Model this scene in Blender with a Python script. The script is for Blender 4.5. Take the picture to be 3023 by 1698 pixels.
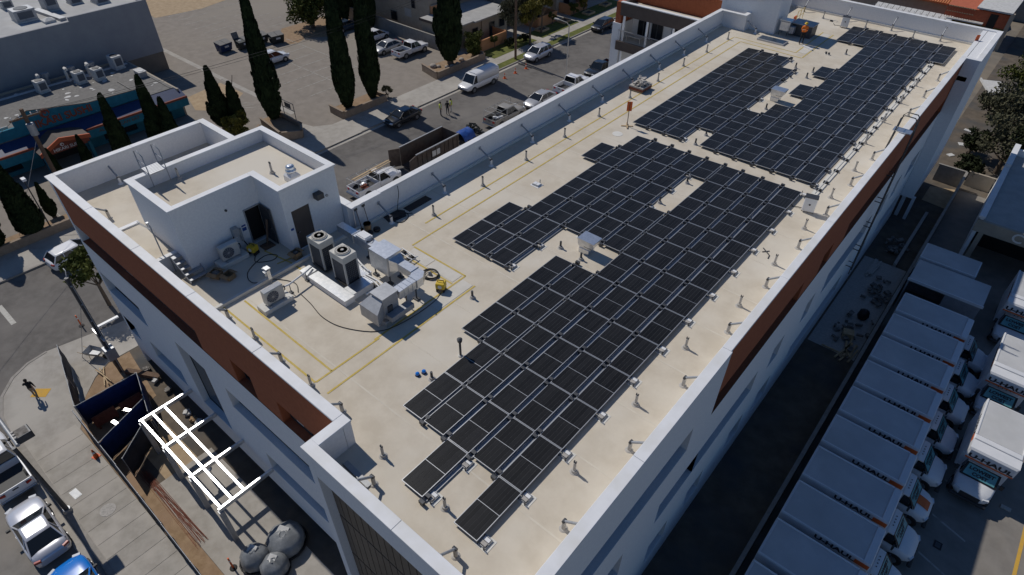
import bpy, bmesh, math, random
from mathutils import Vector, Matrix
random.seed(7)
PI = math.pi
scn = bpy.context.scene
for o in list(bpy.data.objects): bpy.data.objects.remove(o)
C = scn.collection
R = 13.4                      # roof deck height above the street (metres)

# ------------------------------------------------------------ camera
cd = bpy.data.cameras.new('camera'); cam = bpy.data.objects.new('camera', cd); C.objects.link(cam)
cd.sensor_width = 36.0; cd.lens = 22.187; cd.clip_start = 0.1; cd.clip_end = 1500
cam.matrix_world = Matrix.Translation((7.217, -6.970, 19.604 + R)) @ Matrix.Rotation(math.radians(39.938), 4, 'Z') @ Matrix.Rotation(math.radians(49.156), 4, 'X') @ Matrix.Rotation(math.radians(0.5), 4, 'Z')
scn.camera = cam

# ------------------------------------------------------------ sky, sun, exposure
SUN_EL, SHADOW_AZ = 48.0, -4.0          # shadows fall towards +X, slightly -Y
w = bpy.data.worlds.new('World'); scn.world = w; w.use_nodes = True
nt = w.node_tree; nt.nodes.clear()
sky = nt.nodes.new('ShaderNodeTexSky'); sky.sky_type = 'NISHITA'; sky.sun_disc = False
sky.sun_elevation = math.radians(SUN_EL); sky.sun_rotation = math.radians(270.0 + SHADOW_AZ * -1)
sky.altitude = 50; sky.air_density = 1.0; sky.dust_density = 0.0; sky.ozone_density = 10.0
bg = nt.nodes.new('ShaderNodeBackground'); bg.inputs['Strength'].default_value = 0.058
wo = nt.nodes.new('ShaderNodeOutputWorld')
nt.links.new(sky.outputs[0], bg.inputs[0]); nt.links.new(bg.outputs[0], wo.inputs[0])
sl = bpy.data.lights.new('sun', 'SUN'); sl.energy = 2.8; sl.angle = math.radians(0.5); sl.color = (1.0, 0.955, 0.88)
so = bpy.data.objects.new('sun', sl); C.objects.link(so)
az, el = math.radians(SHADOW_AZ), math.radians(SUN_EL)
ldir = Vector((math.cos(az) * math.cos(el), math.sin(az) * math.cos(el), -math.sin(el)))
so.rotation_euler = ldir.to_track_quat('-Z', 'Y').to_euler(); so.location = (-30, 10, 60)
vs = scn.view_settings; vs.view_transform = 'Standard'; vs.look = 'None'; vs.gamma = 1.0; vs.exposure = 0.0
vs.use_curve_mapping = False
scn.render.engine = 'CYCLES'
scn.cycles.max_bounces = 5; scn.cycles.diffuse_bounces = 3; scn.cycles.glossy_bounces = 2

# ------------------------------------------------------------ materials
MATS = {}
def mat(name, c1, c2=None, rough=0.7, metal=0.0, scale=3.0, bump=0.0, coords='pos', spec=0.4, coat=0.0, lo=0.38, hi=0.64, c3=None, scale3=0.3, rnd=0.0, emit=None, detail=6.0):
    m = bpy.data.materials.new(name); m.use_nodes = True; n = m.node_tree.nodes; l = m.node_tree.links
    p = n['Principled BSDF']; p.inputs['Roughness'].default_value = rough; p.inputs['Metallic'].default_value = metal
    p.inputs['Specular IOR Level'].default_value = spec; p.inputs['Coat Weight'].default_value = coat
    p.inputs['Base Color'].default_value = (*c1, 1)
    if c2 is not None or bump:
        if coords == 'pos': src = n.new('ShaderNodeNewGeometry').outputs['Position']
        else: src = n.new('ShaderNodeTexCoord').outputs['Object']
        t = n.new('ShaderNodeTexNoise'); t.inputs['Scale'].default_value = scale; t.inputs['Detail'].default_value = detail; t.inputs['Roughness'].default_value = 0.62
        l.new(src, t.inputs['Vector'])
    col = None
    if c2 is not None:
        r = n.new('ShaderNodeValToRGB'); r.color_ramp.elements[0].position = lo; r.color_ramp.elements[1].position = hi
        r.color_ramp.elements[0].color = (*c1, 1); r.color_ramp.elements[1].color = (*c2, 1)
        l.new(t.outputs['Fac'], r.inputs[0]); col = r.outputs[0]
        if c3 is not None:
            t3 = n.new('ShaderNodeTexNoise'); t3.inputs['Scale'].default_value = scale3; t3.inputs['Detail'].default_value = 4.0
            l.new(src, t3.inputs['Vector'])
            r3 = n.new('ShaderNodeMapRange'); r3.inputs[1].default_value = 0.45; r3.inputs[2].default_value = 0.7
            l.new(t3.outputs['Fac'], r3.inputs[0])
            mx = n.new('ShaderNodeMixRGB'); mx.inputs[2].default_value = (*c3, 1)
            l.new(r3.outputs[0], mx.inputs[0]); l.new(col, mx.inputs[1]); col = mx.outputs[0]
    if rnd:
        oi = n.new('ShaderNodeObjectInfo'); mr = n.new('ShaderNodeMapRange'); mr.inputs[3].default_value = 1 - rnd; mr.inputs[4].default_value = 1 + rnd
        l.new(oi.outputs['Random'], mr.inputs[0])
        h = n.new('ShaderNodeHueSaturation'); l.new(mr.outputs[0], h.inputs['Value'])
        if col is not None: l.new(col, h.inputs['Color'])
        else: h.inputs['Color'].default_value = (*c1, 1)
        col = h.outputs[0]
    if col is not None: l.new(col, p.inputs['Base Color'])
    if bump:
        b = n.new('ShaderNodeBump'); b.inputs['Strength'].default_value = bump; b.inputs['Distance'].default_value = 0.02
        l.new(t.outputs['Fac'], b.inputs['Height']); l.new(b.outputs[0], p.inputs['Normal'])
    MATS[name] = m
    return m
M = MATS
mat('stucco', (0.74, 0.74, 0.75), (0.80, 0.80, 0.80), 0.85, scale=9, bump=0.15)
mat('coping', (0.74, 0.74, 0.75), (0.80, 0.80, 0.81), 0.6, scale=1.3, c3=(0.70, 0.69, 0.67), scale3=0.9)
mat('red_stucco', (0.31, 0.088, 0.036), (0.36, 0.108, 0.046), 0.85, scale=5, bump=0.1)
mat('brown_panel', (0.085, 0.065, 0.055), (0.10, 0.078, 0.066), 0.6, scale=2)
mat('slat_brown', (0.10, 0.082, 0.065), (0.125, 0.102, 0.082), 0.6, scale=3, rnd=0.08)
mat('membrane', (0.555, 0.485, 0.385), (0.635, 0.565, 0.46), 0.9, scale=1.1, bump=0.25, c3=(0.67, 0.615, 0.525), scale3=0.23, detail=10)
mat('membrane_seam', (0.60, 0.54, 0.445), (0.66, 0.60, 0.50), 0.9, scale=2)
mat('membrane_white', (0.66, 0.64, 0.59), (0.72, 0.70, 0.65), 0.9, scale=2.5, bump=0.2)
mat('walkpad', (0.60, 0.565, 0.50), (0.65, 0.61, 0.545), 0.9, scale=3, bump=0.2)
mat('yellow_line', (0.55, 0.40, 0.08), (0.60, 0.47, 0.20), 0.8, scale=6, lo=0.45, hi=0.75)
mat('cell', (0.012, 0.012, 0.013), (0.018, 0.018, 0.019), 0.35, scale=1.5, coords='obj', spec=0.2, rnd=0.25)
mat('backsheet', (0.11, 0.11, 0.11), None, 0.5, spec=0.3)
mat('alu', (0.50, 0.51, 0.53), None, 0.42, metal=0.6)
mat('steel', (0.34, 0.35, 0.36), (0.42, 0.43, 0.44), 0.45, metal=0.6, scale=4, coords='obj')
mat('galv', (0.62, 0.64, 0.67), (0.76, 0.77, 0.79), 0.34, metal=0.85, scale=7, coords='obj', bump=0.05)
mat('galv_dull', (0.33, 0.34, 0.36), (0.40, 0.41, 0.43), 0.5, metal=0.4, scale=4, coords='obj')
mat('dark_steel', (0.06, 0.063, 0.07), (0.085, 0.088, 0.095), 0.5, metal=0.4, scale=5, coords='obj')
mat('pipe_paint', (0.42, 0.40, 0.37), (0.50, 0.47, 0.43), 0.7, scale=6, coords='obj')
mat('pipe_grey', (0.33, 0.34, 0.36), (0.40, 0.41, 0.42), 0.55, metal=0.3, scale=6, coords='obj')
mat('black', (0.015, 0.015, 0.017), None, 0.55)
mat('rubber', (0.018, 0.018, 0.019), (0.03, 0.03, 0.03), 0.8, scale=8, coords='obj')
mat('hvac_beige', (0.55, 0.53, 0.48), (0.60, 0.58, 0.53), 0.5, scale=3, coords='obj')
mat('hvac_grille', (0.10, 0.11, 0.13), None, 0.6)
mat('white_paint', (0.76, 0.76, 0.76), (0.80, 0.80, 0.80), 0.4, scale=3, coords='obj')
mat('concrete_block', (0.36, 0.34, 0.31), (0.46, 0.43, 0.40), 0.9, scale=7, bump=0.3)
mat('asphalt', (0.115, 0.105, 0.097), (0.155, 0.143, 0.132), 0.92, scale=1.2, bump=0.25, c3=(0.185, 0.17, 0.155), scale3=0.16, detail=10)
mat('lot_asphalt', (0.225, 0.195, 0.165), (0.275, 0.24, 0.205), 0.92, scale=0.9, bump=0.25, c3=(0.27, 0.235, 0.195), scale3=0.09, detail=10)
mat('front_road', (0.185, 0.17, 0.152), (0.235, 0.217, 0.195), 0.92, scale=1.0, bump=0.25, c3=(0.255, 0.228, 0.195), scale3=0.3, detail=10)
mat('concrete', (0.33, 0.302, 0.265), (0.40, 0.37, 0.33), 0.9, scale=1.6, bump=0.2, c3=(0.43, 0.40, 0.355), scale3=0.35, detail=9)
mat('slab', (0.32, 0.293, 0.256), (0.39, 0.36, 0.318), 0.9, scale=1.6, bump=0.2, c3=(0.42, 0.385, 0.34), scale3=0.4, rnd=0.05, detail=9)
mat('kerb', (0.27, 0.25, 0.22), (0.34, 0.31, 0.28), 0.9, scale=3, bump=0.2)
mat('ground', (0.16, 0.14, 0.115), (0.22, 0.19, 0.155), 0.95, scale=0.4, c3=(0.26, 0.21, 0.15), scale3=0.05)
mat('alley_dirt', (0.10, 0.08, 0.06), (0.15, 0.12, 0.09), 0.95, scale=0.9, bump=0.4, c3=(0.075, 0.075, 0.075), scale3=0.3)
mat('dirt', (0.25, 0.165, 0.095), (0.34, 0.235, 0.145), 0.95, scale=2.4, bump=0.6, c3=(0.30, 0.20, 0.13), scale3=0.5)
mat('tan_dirt', (0.36, 0.26, 0.16), (0.44, 0.33, 0.21), 0.95, scale=1.6, bump=0.5)
mat('lot_mark', (0.40, 0.38, 0.34), (0.24, 0.22, 0.19), 0.9, scale=2.2, lo=0.45, hi=0.62)
mat('road_white', (0.55, 0.53, 0.48), (0.42, 0.40, 0.36), 0.9, scale=3)
mat('paint_yellow', (0.62, 0.36, 0.05), (0.55, 0.33, 0.07), 0.85, scale=4)
mat('grass', (0.10, 0.115, 0.022), (0.155, 0.16, 0.035), 0.95, scale=2.5, bump=0.6, c3=(0.085, 0.10, 0.02), scale3=0.8)
mat('bark', (0.10, 0.075, 0.055), (0.15, 0.115, 0.085), 0.9, scale=9, bump=0.5)
mat('wood_pole', (0.12, 0.075, 0.05), (0.17, 0.11, 0.075), 0.9, scale=7, bump=0.3)
mat('wood', (0.42, 0.30, 0.17), (0.55, 0.41, 0.25), 0.8, scale=6, coords='obj')
mat('cardboard', (0.30, 0.19, 0.10), (0.36, 0.24, 0.13), 0.85, scale=4, coords='obj')
mat('glass_dark', (0.014, 0.017, 0.021), (0.022, 0.026, 0.032), 0.10, scale=0.7, spec=0.32)
mat('car_glass', (0.012, 0.015, 0.018), None, 0.05, spec=0.6)
mat('chrome', (0.6, 0.6, 0.6), None, 0.15, metal=1.0)
mat('rim', (0.35, 0.35, 0.36), None, 0.35, metal=0.7)
mat('lamp_red', (0.35, 0.02, 0.015), None, 0.2)
mat('lamp_clear', (0.65, 0.67, 0.70), None, 0.12, spec=0.7)
mat('orange', (0.75, 0.13, 0.02), (0.68, 0.11, 0.02), 0.6, scale=4, coords='obj')
mat('safety_lime', (0.55, 0.62, 0.03), None, 0.7)
mat('safety_orange', (0.85, 0.20, 0.02), None, 0.7)
mat('yellow', (0.68, 0.47, 0.03), (0.62, 0.42, 0.03), 0.5, scale=4, coords='obj')
mat('blue_tarp', (0.015, 0.06, 0.26), (0.02, 0.085, 0.34), 0.5, scale=3, bump=0.4)
mat('blue_screen', (0.006, 0.022, 0.10), (0.010, 0.032, 0.135), 0.8, scale=2.5, bump=0.3)
mat('dark_screen', (0.018, 0.020, 0.030), (0.03, 0.032, 0.045), 0.8, scale=3)
mat('rust', (0.16, 0.05, 0.03), (0.22, 0.075, 0.045), 0.8, scale=6)
mat('rust_steel', (0.085, 0.065, 0.055), (0.13, 0.10, 0.085), 0.75, scale=2.5, metal=0.2, c3=(0.10, 0.095, 0.09), scale3=0.8)
mat('navy', (0.012, 0.03, 0.10), (0.018, 0.04, 0.12), 0.5, scale=2, coords='obj')
mat('bin_dark', (0.022, 0.026, 0.026), (0.035, 0.04, 0.04), 0.6, scale=3, coords='obj')
mat('bin_lid', (0.14, 0.135, 0.13), (0.19, 0.18, 0.17), 0.7, scale=4, coords='obj')
mat('teal_wall', (0.016, 0.15, 0.22), (0.022, 0.185, 0.265), 0.85, scale=2, bump=0.1)
mat('teal_dark', (0.016, 0.12, 0.17), (0.02, 0.14, 0.20), 0.85, scale=2)
mat('sushi_orange', (0.60, 0.14, 0.055), (0.52, 0.12, 0.05), 0.7, scale=3)
mat('sushi_trim', (0.26, 0.07, 0.04), (0.20, 0.055, 0.035), 0.8, scale=4)
mat('gravel_roof', (0.155, 0.148, 0.14), (0.225, 0.215, 0.20), 0.95, scale=3, bump=0.4, c3=(0.185, 0.175, 0.165), scale3=0.3)
mat('patch_white', (0.62, 0.61, 0.59), (0.50, 0.49, 0.47), 0.85, scale=3)
mat('warehouse_wall', (0.30, 0.30, 0.315), (0.335, 0.335, 0.345), 0.9, scale=0.6)
mat('warehouse_base', (0.20, 0.165, 0.13), (0.235, 0.195, 0.155), 0.9, scale=0.8)
mat('warehouse_roof', (0.43, 0.425, 0.415), (0.53, 0.525, 0.51), 0.9, scale=0.5, c3=(0.38, 0.37, 0.36), scale3=0.15)
mat('apt_beige', (0.36, 0.31, 0.245), (0.41, 0.355, 0.285), 0.9, scale=1.2, bump=0.1)
mat('apt_orange', (0.50, 0.245, 0.115), (0.55, 0.28, 0.14), 0.9, scale=1.5)
mat('apt_roof', (0.36, 0.35, 0.335), (0.43, 0.42, 0.40), 0.9, scale=0.9)
mat('block_wall', (0.24, 0.225, 0.205), (0.29, 0.275, 0.25), 0.9, scale=2.2, bump=0.2)
mat('planter_wall', (0.25, 0.19, 0.14), (0.31, 0.24, 0.18), 0.9, scale=3, bump=0.2)
mat('tile_orange', (0.55, 0.21, 0.085), (0.45, 0.16, 0.065), 0.85, scale=3)
mat('terracotta', (0.42, 0.11, 0.055), (0.50, 0.14, 0.07), 0.85, scale=4)
mat('van_white', (0.72, 0.72, 0.73), None, 0.3, coat=0.4)
mat('car_silver', (0.62, 0.62, 0.66), None, 0.28, metal=0.35, coat=0.6)
mat('car_white', (0.74, 0.74, 0.76), None, 0.3, coat=0.6)
mat('car_blue', (0.0, 0.17, 0.62), None, 0.28, coat=0.8)
mat('car_black', (0.022, 0.023, 0.026), None, 0.25, coat=0.8)
mat('car_navy', (0.03, 0.05, 0.08), None, 0.28, coat=0.7)
mat('car_tan', (0.30, 0.28, 0.25), None, 0.4, coat=0.4)
mat('car_grey', (0.42, 0.42, 0.43), None, 0.35, metal=0.3, coat=0.5)
mat('truck_white', (0.66, 0.67, 0.69), (0.72, 0.72, 0.735), 0.45, scale=1.2)
mat('truck_roof', (0.50, 0.50, 0.505), (0.57, 0.57, 0.57), 0.6, scale=0.8, c3=(0.46, 0.46, 0.455), scale3=0.3)
mat('bumper', (0.04, 0.04, 0.042), None, 0.6)
mat('skin', (0.42, 0.25, 0.17), None, 0.6)
mat('jeans', (0.03, 0.035, 0.05), None, 0.9)
mat('khaki', (0.25, 0.20, 0.15), None, 0.9)
mat('black_cloth', (0.016, 0.016, 0.018), None, 0.9)
mat('light_cloth', (0.45, 0.45, 0.44), None, 0.9)
mat('shoe', (0.02, 0.018, 0.016), None, 0.7)
mat('hair', (0.015, 0.011, 0.009), None, 0.8)
mat('ink', (0.02, 0.022, 0.03), None, 0.6)
mat('ink_white', (0.75, 0.73, 0.70), None, 0.6)
mat('ink_teal', (0.03, 0.10, 0.13), None, 0.5)
mat('uhaul_orange', (0.62, 0.13, 0.03), None, 0.5)
mat('lowcost_pane', (0.10, 0.30, 0.34), (0.13, 0.36, 0.40), 0.25, scale=2, coords='obj', spec=0.6)
mat('stone', (0.15, 0.145, 0.14), (0.24, 0.23, 0.22), 0.9, scale=3.5, bump=0.4)
mat('rock', (0.33, 0.29, 0.25), (0.42, 0.37, 0.32), 0.9, scale=3, bump=0.4)
mat('debris', (0.11, 0.10, 0.09), (0.26, 0.24, 0.22), 0.9, scale=4)
mat('polysheet', (0.16, 0.17, 0.18), (0.24, 0.25, 0.26), 0.35, scale=2.5, bump=0.6)
mat('leaf_cypress', (0.010, 0.020, 0.008), (0.028, 0.042, 0.016), 0.9, scale=1.6, spec=0.15)
mat('leaf_green', (0.045, 0.060, 0.014), (0.115, 0.125, 0.028), 0.85, scale=1.4, spec=0.2)
mat('leaf_yellow', (0.10, 0.095, 0.018), (0.20, 0.17, 0.035), 0.85, scale=1.2, spec=0.2)
mat('leaf_olive', (0.055, 0.056, 0.035), (0.13, 0.125, 0.075), 0.9, scale=1.0, spec=0.15)
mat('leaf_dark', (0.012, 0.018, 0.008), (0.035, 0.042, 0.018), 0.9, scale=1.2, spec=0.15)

# ------------------------------------------------------------ mesh builder
class MB:
    def __init__(s): s.v = []; s.f = []; s.m = []; s.sm = []
    def add(s, vs, fs, mi=0, smooth=False):
        b = len(s.v); s.v += [tuple(v) for v in vs]
        for f in fs: s.f.append(tuple(i + b for i in f)); s.m.append(mi); s.sm.append(smooth)
        return s
    def quad(s, a, b, c, d, mi=0): return s.add([a, b, c, d], [(0, 1, 2, 3)], mi)
    def box(s, x0, y0, z0, x1, y1, z1, mi=0):
        vs = [(x0, y0, z0), (x1, y0, z0), (x1, y1, z0), (x0, y1, z0), (x0, y0, z1), (x1, y0, z1), (x1, y1, z1), (x0, y1, z1)]
        return s.add(vs, [(3, 2, 1, 0), (4, 5, 6, 7), (0, 1, 5, 4), (1, 2, 6, 5), (2, 3, 7, 6), (3, 0, 4, 7)], mi)
    def obox(s, c, size, rz=0, mi=0, rx=0, ry=0):
        mm = Matrix.Translation(c) @ Matrix.Rotation(rz, 4, 'Z') @ Matrix.Rotation(ry, 4, 'Y') @ Matrix.Rotation(rx, 4, 'X')
        hx, hy, hz = size[0] / 2, size[1] / 2, size[2] / 2
        vs = [mm @ Vector(p) for p in [(-hx, -hy, -hz), (hx, -hy, -hz), (hx, hy, -hz), (-hx, hy, -hz), (-hx, -hy, hz), (hx, -hy, hz), (hx, hy, hz), (-hx, hy, hz)]]
        return s.add(vs, [(3, 2, 1, 0), (4, 5, 6, 7), (0, 1, 5, 4), (1, 2, 6, 5), (2, 3, 7, 6), (3, 0, 4, 7)], mi)
    def cyl(s, p0, p1, r0, r1=None, n=10, mi=0, caps=True, smooth=True):
        r1 = r0 if r1 is None else r1
        p0, p1 = Vector(p0), Vector(p1); d = (p1 - p0).normalized()
        a = d.orthogonal().normalized(); b = d.cross(a)
        vs = []
        for k in range(n):
            t = 2 * PI * k / n; u = a * math.cos(t) + b * math.sin(t)
            vs += [p0 + u * r0, p1 + u * r1]
        s.add(vs, [(2 * k, 2 * ((k + 1) % n), 2 * ((k + 1) % n) + 1, 2 * k + 1) for k in range(n)], mi, smooth)
        if caps:
            s.add([vs[2 * k] for k in range(n)], [tuple(range(n - 1, -1, -1))], mi)
            s.add([vs[2 * k + 1] for k in range(n)], [tuple(range(n))], mi)
        return s
    def tube(s, path, r, n=6, mi=0):
        path = [Vector(p) for p in path]; rings = []
        for i, p in enumerate(path):
            d = (path[min(i + 1, len(path) - 1)] - path[max(i - 1, 0)]).normalized()
            up = Vector((0, 0, 1)) if abs(d.z) < 0.9 else Vector((1, 0, 0))
            a = d.cross(up).normalized(); b = d.cross(a)
            rings.append([p + (a * math.cos(2 * PI * k / n) + b * math.sin(2 * PI * k / n)) * r for k in range(n)])
        return s.loft(rings, mi, True)
    def loft(s, rings, mi=0, smooth=True, caps=True):
        n = len(rings[0]); vs = [p for r_ in rings for p in r_]; fs = []
        for i in range(len(rings) - 1):
            for k in range(n): fs.append((i * n + k, i * n + (k + 1) % n, (i + 1) * n + (k + 1) % n, (i + 1) * n + k))
        s.add(vs, fs, mi, smooth)
        if caps:
            s.add(rings[0], [tuple(range(n - 1, -1, -1))], mi); s.add(rings[-1], [tuple(range(n))], mi)
        return s
    def prism(s, pts, z0, z1, mi=0, mtop=None):
        n = len(pts)
        ar = sum(pts[i][0] * pts[(i + 1) % n][1] - pts[(i + 1) % n][0] * pts[i][1] for i in range(n))
        if ar < 0: pts = pts[::-1]
        vs = [(p[0], p[1], z0) for p in pts] + [(p[0], p[1], z1) for p in pts]
        s.add(vs, [(k, (k + 1) % n, n + (k + 1) % n, n + k) for k in range(n)] + [tuple(range(n - 1, -1, -1))], mi)
        return s.add(vs[n:], [tuple(range(n))], mi if mtop is None else mtop)
    def lathe(s, c, prof, n=12, mi=0):
        rings = [[(c[0] + r * math.cos(2 * PI * k / n), c[1] + r * math.sin(2 * PI * k / n), c[2] + z) for k in range(n)] for r, z in prof]
        return s.loft(rings, mi, True)
    def facade(s, o, ud, nrm, u0, u1, z0, z1, holes, depth=0.3, mi=0, mr=None):
        """wall plane with recessed openings; o origin, ud unit direction, nrm outward normal"""
        mr = mi if mr is None else mr
        o, ud, nrm = Vector(o), Vector(ud), Vector(nrm)
        P = lambda u, z, d=0.0: o + ud * u + Vector((0, 0, z)) - nrm * d
        us = sorted(set([u0, u1] + [max(u0, min(u1, h[i])) for h in holes for i in (0, 1)]))
        zs = sorted(set([z0, z1] + [max(z0, min(z1, h[i])) for h in holes for i in (2, 3)]))
        flip = ud.cross(Vector((0, 0, 1))).dot(nrm) < 0
        def q(a, b, c, d, m):
            s.quad(*( (d, c, b, a) if flip else (a, b, c, d)), m)
        for i in range(len(us) - 1):
            for j in range(len(zs) - 1):
                cu, cz = (us[i] + us[i + 1]) / 2, (zs[j] + zs[j + 1]) / 2
                if any(h[0] < cu < h[1] and h[2] < cz < h[3] for h in holes): continue
                q(P(us[i], zs[j]), P(us[i + 1], zs[j]), P(us[i + 1], zs[j + 1]), P(us[i], zs[j + 1]), mi)
        for a, b, c, d in [h[:4] for h in holes]:
            q(P(a, c), P(a, d), P(a, d, depth), P(a, c, depth), mr); q(P(b, d), P(b, c), P(b, c, depth), P(b, d, depth), mr)
            q(P(b, c), P(a, c), P(a, c, depth), P(b, c, depth), mr); q(P(a, d), P(b, d), P(b, d, depth), P(a, d, depth), mr)
        return s
    def mesh(s, name, mats, off=(0, 0, 0)):
        me = bpy.data.meshes.new(name)
        me.from_pydata([(v[0] - off[0], v[1] - off[1], v[2] - off[2]) for v in s.v], [], s.f)
        for m in (mats if isinstance(mats, (list, tuple)) else [mats]): me.materials.append(MATS[m])
        me.polygons.foreach_set('material_index', s.m); me.polygons.foreach_set('use_smooth', s.sm); me.update()
        return me
    def build(s, name, mats, parent=None, world=False, loc=(0, 0, 0), bevel=0):
        off = parent.location if (world and parent is not None) else ((0, 0, 0) if parent is not None or not world else loc)
        o = bpy.data.objects.new(name, s.mesh(name, mats, off)); C.objects.link(o)
        if parent is not None: o.parent = parent
        o.location = loc
        if bevel: bev(o, bevel)
        return o
def bev(o, wd, seg=1):
    b = o.modifiers.new('bevel', 'BEVEL'); b.width = wd; b.segments = seg; b.limit_method = 'ANGLE'; b.angle_limit = math.radians(40)
    return o
def tag(o, label, cat, group=None):
    o['label'] = label; o['category'] = cat
    if group: o['group'] = group
    return o
def thing(name, label, cat, loc=(0, 0, 0), rz=0.0, group=None):
    o = bpy.data.objects.new(name, None); o.empty_display_size = 0.3; C.objects.link(o); o.location = loc; o.rotation_euler = (0, 0, rz)
    return tag(o, label, cat, group)
def solo(mb, name, mats, label, cat, loc, group=None, bevel=0, rz=0):
    """one-mesh thing modelled around its own base"""
    o = bpy.data.objects.new(name, mb.mesh(name, mats)); C.objects.link(o); o.location = loc; o.rotation_euler = (0, 0, rz)
    if bevel: bev(o, bevel)
    return tag(o, label, cat, group)
def struct(o, kind='structure'): o['kind'] = kind; return o
def obj_of(me, name, parent=None, loc=(0, 0, 0), rot=(0, 0, 0), scale=(1, 1, 1)):
    o = bpy.data.objects.new(name, me); C.objects.link(o)
    if parent is not None: o.parent = parent
    o.location = loc; o.rotation_euler = rot; o.scale = scale
    return o
def children_of(root): return [o for o in C.objects if o.parent == root]
KIDS = {}
def copy_tree(root, loc, rz=0.0, label=None, parent=None):
    r = root.copy(); C.objects.link(r)
    if parent is not None: r.parent = parent
    else: r.location = loc; r.rotation_euler = (0, 0, rz)
    if label: r['label'] = label
    if root.name not in KIDS: KIDS[root.name] = [c for c in C.objects if c.parent == root]
    for ch in KIDS[root.name]: copy_tree(ch, None, parent=r)
    return r
TXT = {}
def text_mesh(txt, size, m, ext=0.006, bold=0.0, sx=1.0):
    key = (txt, size, m, bold, sx)
    if key in TXT: return TXT[key]
    cu = bpy.data.curves.new('t', 'FONT'); cu.body = txt; cu.size = size; cu.align_x = 'CENTER'; cu.align_y = 'CENTER'; cu.extrude = ext; cu.offset = bold; cu.resolution_u = 3
    to = bpy.data.objects.new('t', cu); C.objects.link(to)
    bpy.context.view_layer.update()
    me = bpy.data.meshes.new_from_object(to.evaluated_get(bpy.context.evaluated_depsgraph_get()))
    bpy.data.objects.remove(to)
    if sx != 1.0:
        for v in me.vertices: v.co.x *= sx
    me.materials.clear(); me.materials.append(MATS[m]); TXT[key] = me
    return me
def lettering(txt, size, m, parent, loc, rot, name='lettering', bold=0.0, sx=1.0):
    return obj_of(text_mesh(txt, size, m, bold=bold, sx=sx), name, parent, loc, rot)
ORD = ['first', 'second', 'third', 'fourth', 'fifth', 'sixth', 'seventh', 'eighth', 'ninth', 'tenth', 'eleventh', 'twelfth', 'thirteenth', 'fourteenth']
# ------------------------------------------------------------ ground, streets, pavements
def sheet(name, pts, z, m, kind='structure'):
    mb = MB(); n = len(pts)
    ar = sum(pts[i][0] * pts[(i + 1) % n][1] - pts[(i + 1) % n][0] * pts[i][1] for i in range(n))
    if ar < 0: pts = pts[::-1]
    mb.add([(p[0], p[1], z) for p in pts], [tuple(range(n))])
    return struct(mb.build(name, m), kind)
def rect(x0, y0, x1, y1): return [(x0, y0), (x1, y0), (x1, y1), (x0, y1)]
sheet('ground', rect(-420, -200, 260, 520), -0.03, 'ground')
road = sheet('front_street', rect(-150, -60, 80, -8.95), 0.0, 'front_road')
sheet('side_street', rect(-49.5, -8.95, -35.2, 170), 0.004, 'asphalt')
sheet('parking_lot', rect(-113, -22, -50.8, 55.2), 0.05, 'lot_asphalt')
sheet('dry_ground', [(-160, 30), (-111, 36), (-101, 35), (-99.8, 42), (-101, 47), (-104, 90), (-160, 90)], 0.058, 'tan_dirt')
sheet('dry_ground', [(-82.2, 45.2), (-79, 42.3), (-76, 41.6), (-75.3, 43.2), (-76.2, 45.2), (-74, 47.7), (-74.5, 55), (-82, 55)], 0.058, 'dirt')
sheet('dry_ground', [(-70, 23.5), (-66, 22.3), (-63, 24.5), (-66, 28.6), (-71, 28.4)], 0.056, 'tan_dirt')
# pavement on the far side of the side street
mb = MB(); mb.prism([(-48.8, -9), (-48.5, 5), (-47.1, 24), (-47.1, 170), (-50.85, 170), (-50.85, 25.5), (-52.3, 22), (-52.3, -9)], -0.02, 0.13)
pv = struct(mb.build('pavement', 'concrete'))
mb = MB(); mb.prism([(-48.84, -9), (-48.54, 5), (-47.14, 24), (-47.14, 170), (-46.95, 170), (-46.95, 24), (-48.35, 5), (-48.65, -9)], -0.02, 0.145)
struct(mb.build('kerb', 'kerb'))
sheet('kerb_gutter', [(-46.95, 24), (-46.95, 170), (-46.45, 170), (-46.45, 24)], 0.012, 'concrete')
sheet('driveway_apron', [(-50.8, 37.9), (-50.8, 46.5), (-46.9, 47.4), (-46.9, 36.8)], 0.15, 'concrete')
sheet('driveway_apron', [(-56.8, 27.7), (-52, 28.7), (-50.4, 31.0), (-46.9, 31.5), (-46.9, 25.6), (-50.6, 26.3)], 0.15, 'concrete')
sheet('drainage_strip', rect(-92, 28.95, -56.6, 29.6), 0.058, 'concrete')
# painted bays of the parking lot (each line one piece)
lots = thing('bay_markings', 'faded white parking bay lines on the cracked asphalt lot', 'road markings', (-70, 38, 0.056))
def lotline(x0, y0, x1, y1, wd=0.11):
    d = Vector((x1 - x0, y1 - y0, 0)); L = d.length
    m_ = MB(); m_.obox((0, 0, 0), (L, wd, 0.004)); m_.build('painted_line', 'lot_mark', lots, loc=((x0 + x1) / 2 + 70, (y0 + y1) / 2 - 38, 0.003)).rotation_euler = (0, 0, math.atan2(d.y, d.x))
lotline(-76.4, 38.1, -57.4, 38.1); lotline(-78, 43.1, -62, 43.1)
for k in range(7): lotline(-75.6 + 2.75 * k, 33.4, -75.6 + 2.75 * k, 38.0)
for k in range(6): lotline(-73.2 + 2.75 * k, 38.2, -73.2 + 2.75 * k, 43.0)
for k in range(5): lotline(-70.6 + 2.75 * k, 48.6, -70.6 + 2.75 * k, 53.4)
for k in range(6): lotline(-100 + 2.75 * k, 36.5, -100 + 2.75 * k, 41.5)
for k in range(6): lotline(-98 + 2.75 * k, 43.5, -98 + 2.75 * k, 48.5)
for k in range(4): lotline(-63.6, 10.2 + 2.7 * k, -58.9, 10.2 + 2.7 * k)
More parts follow.
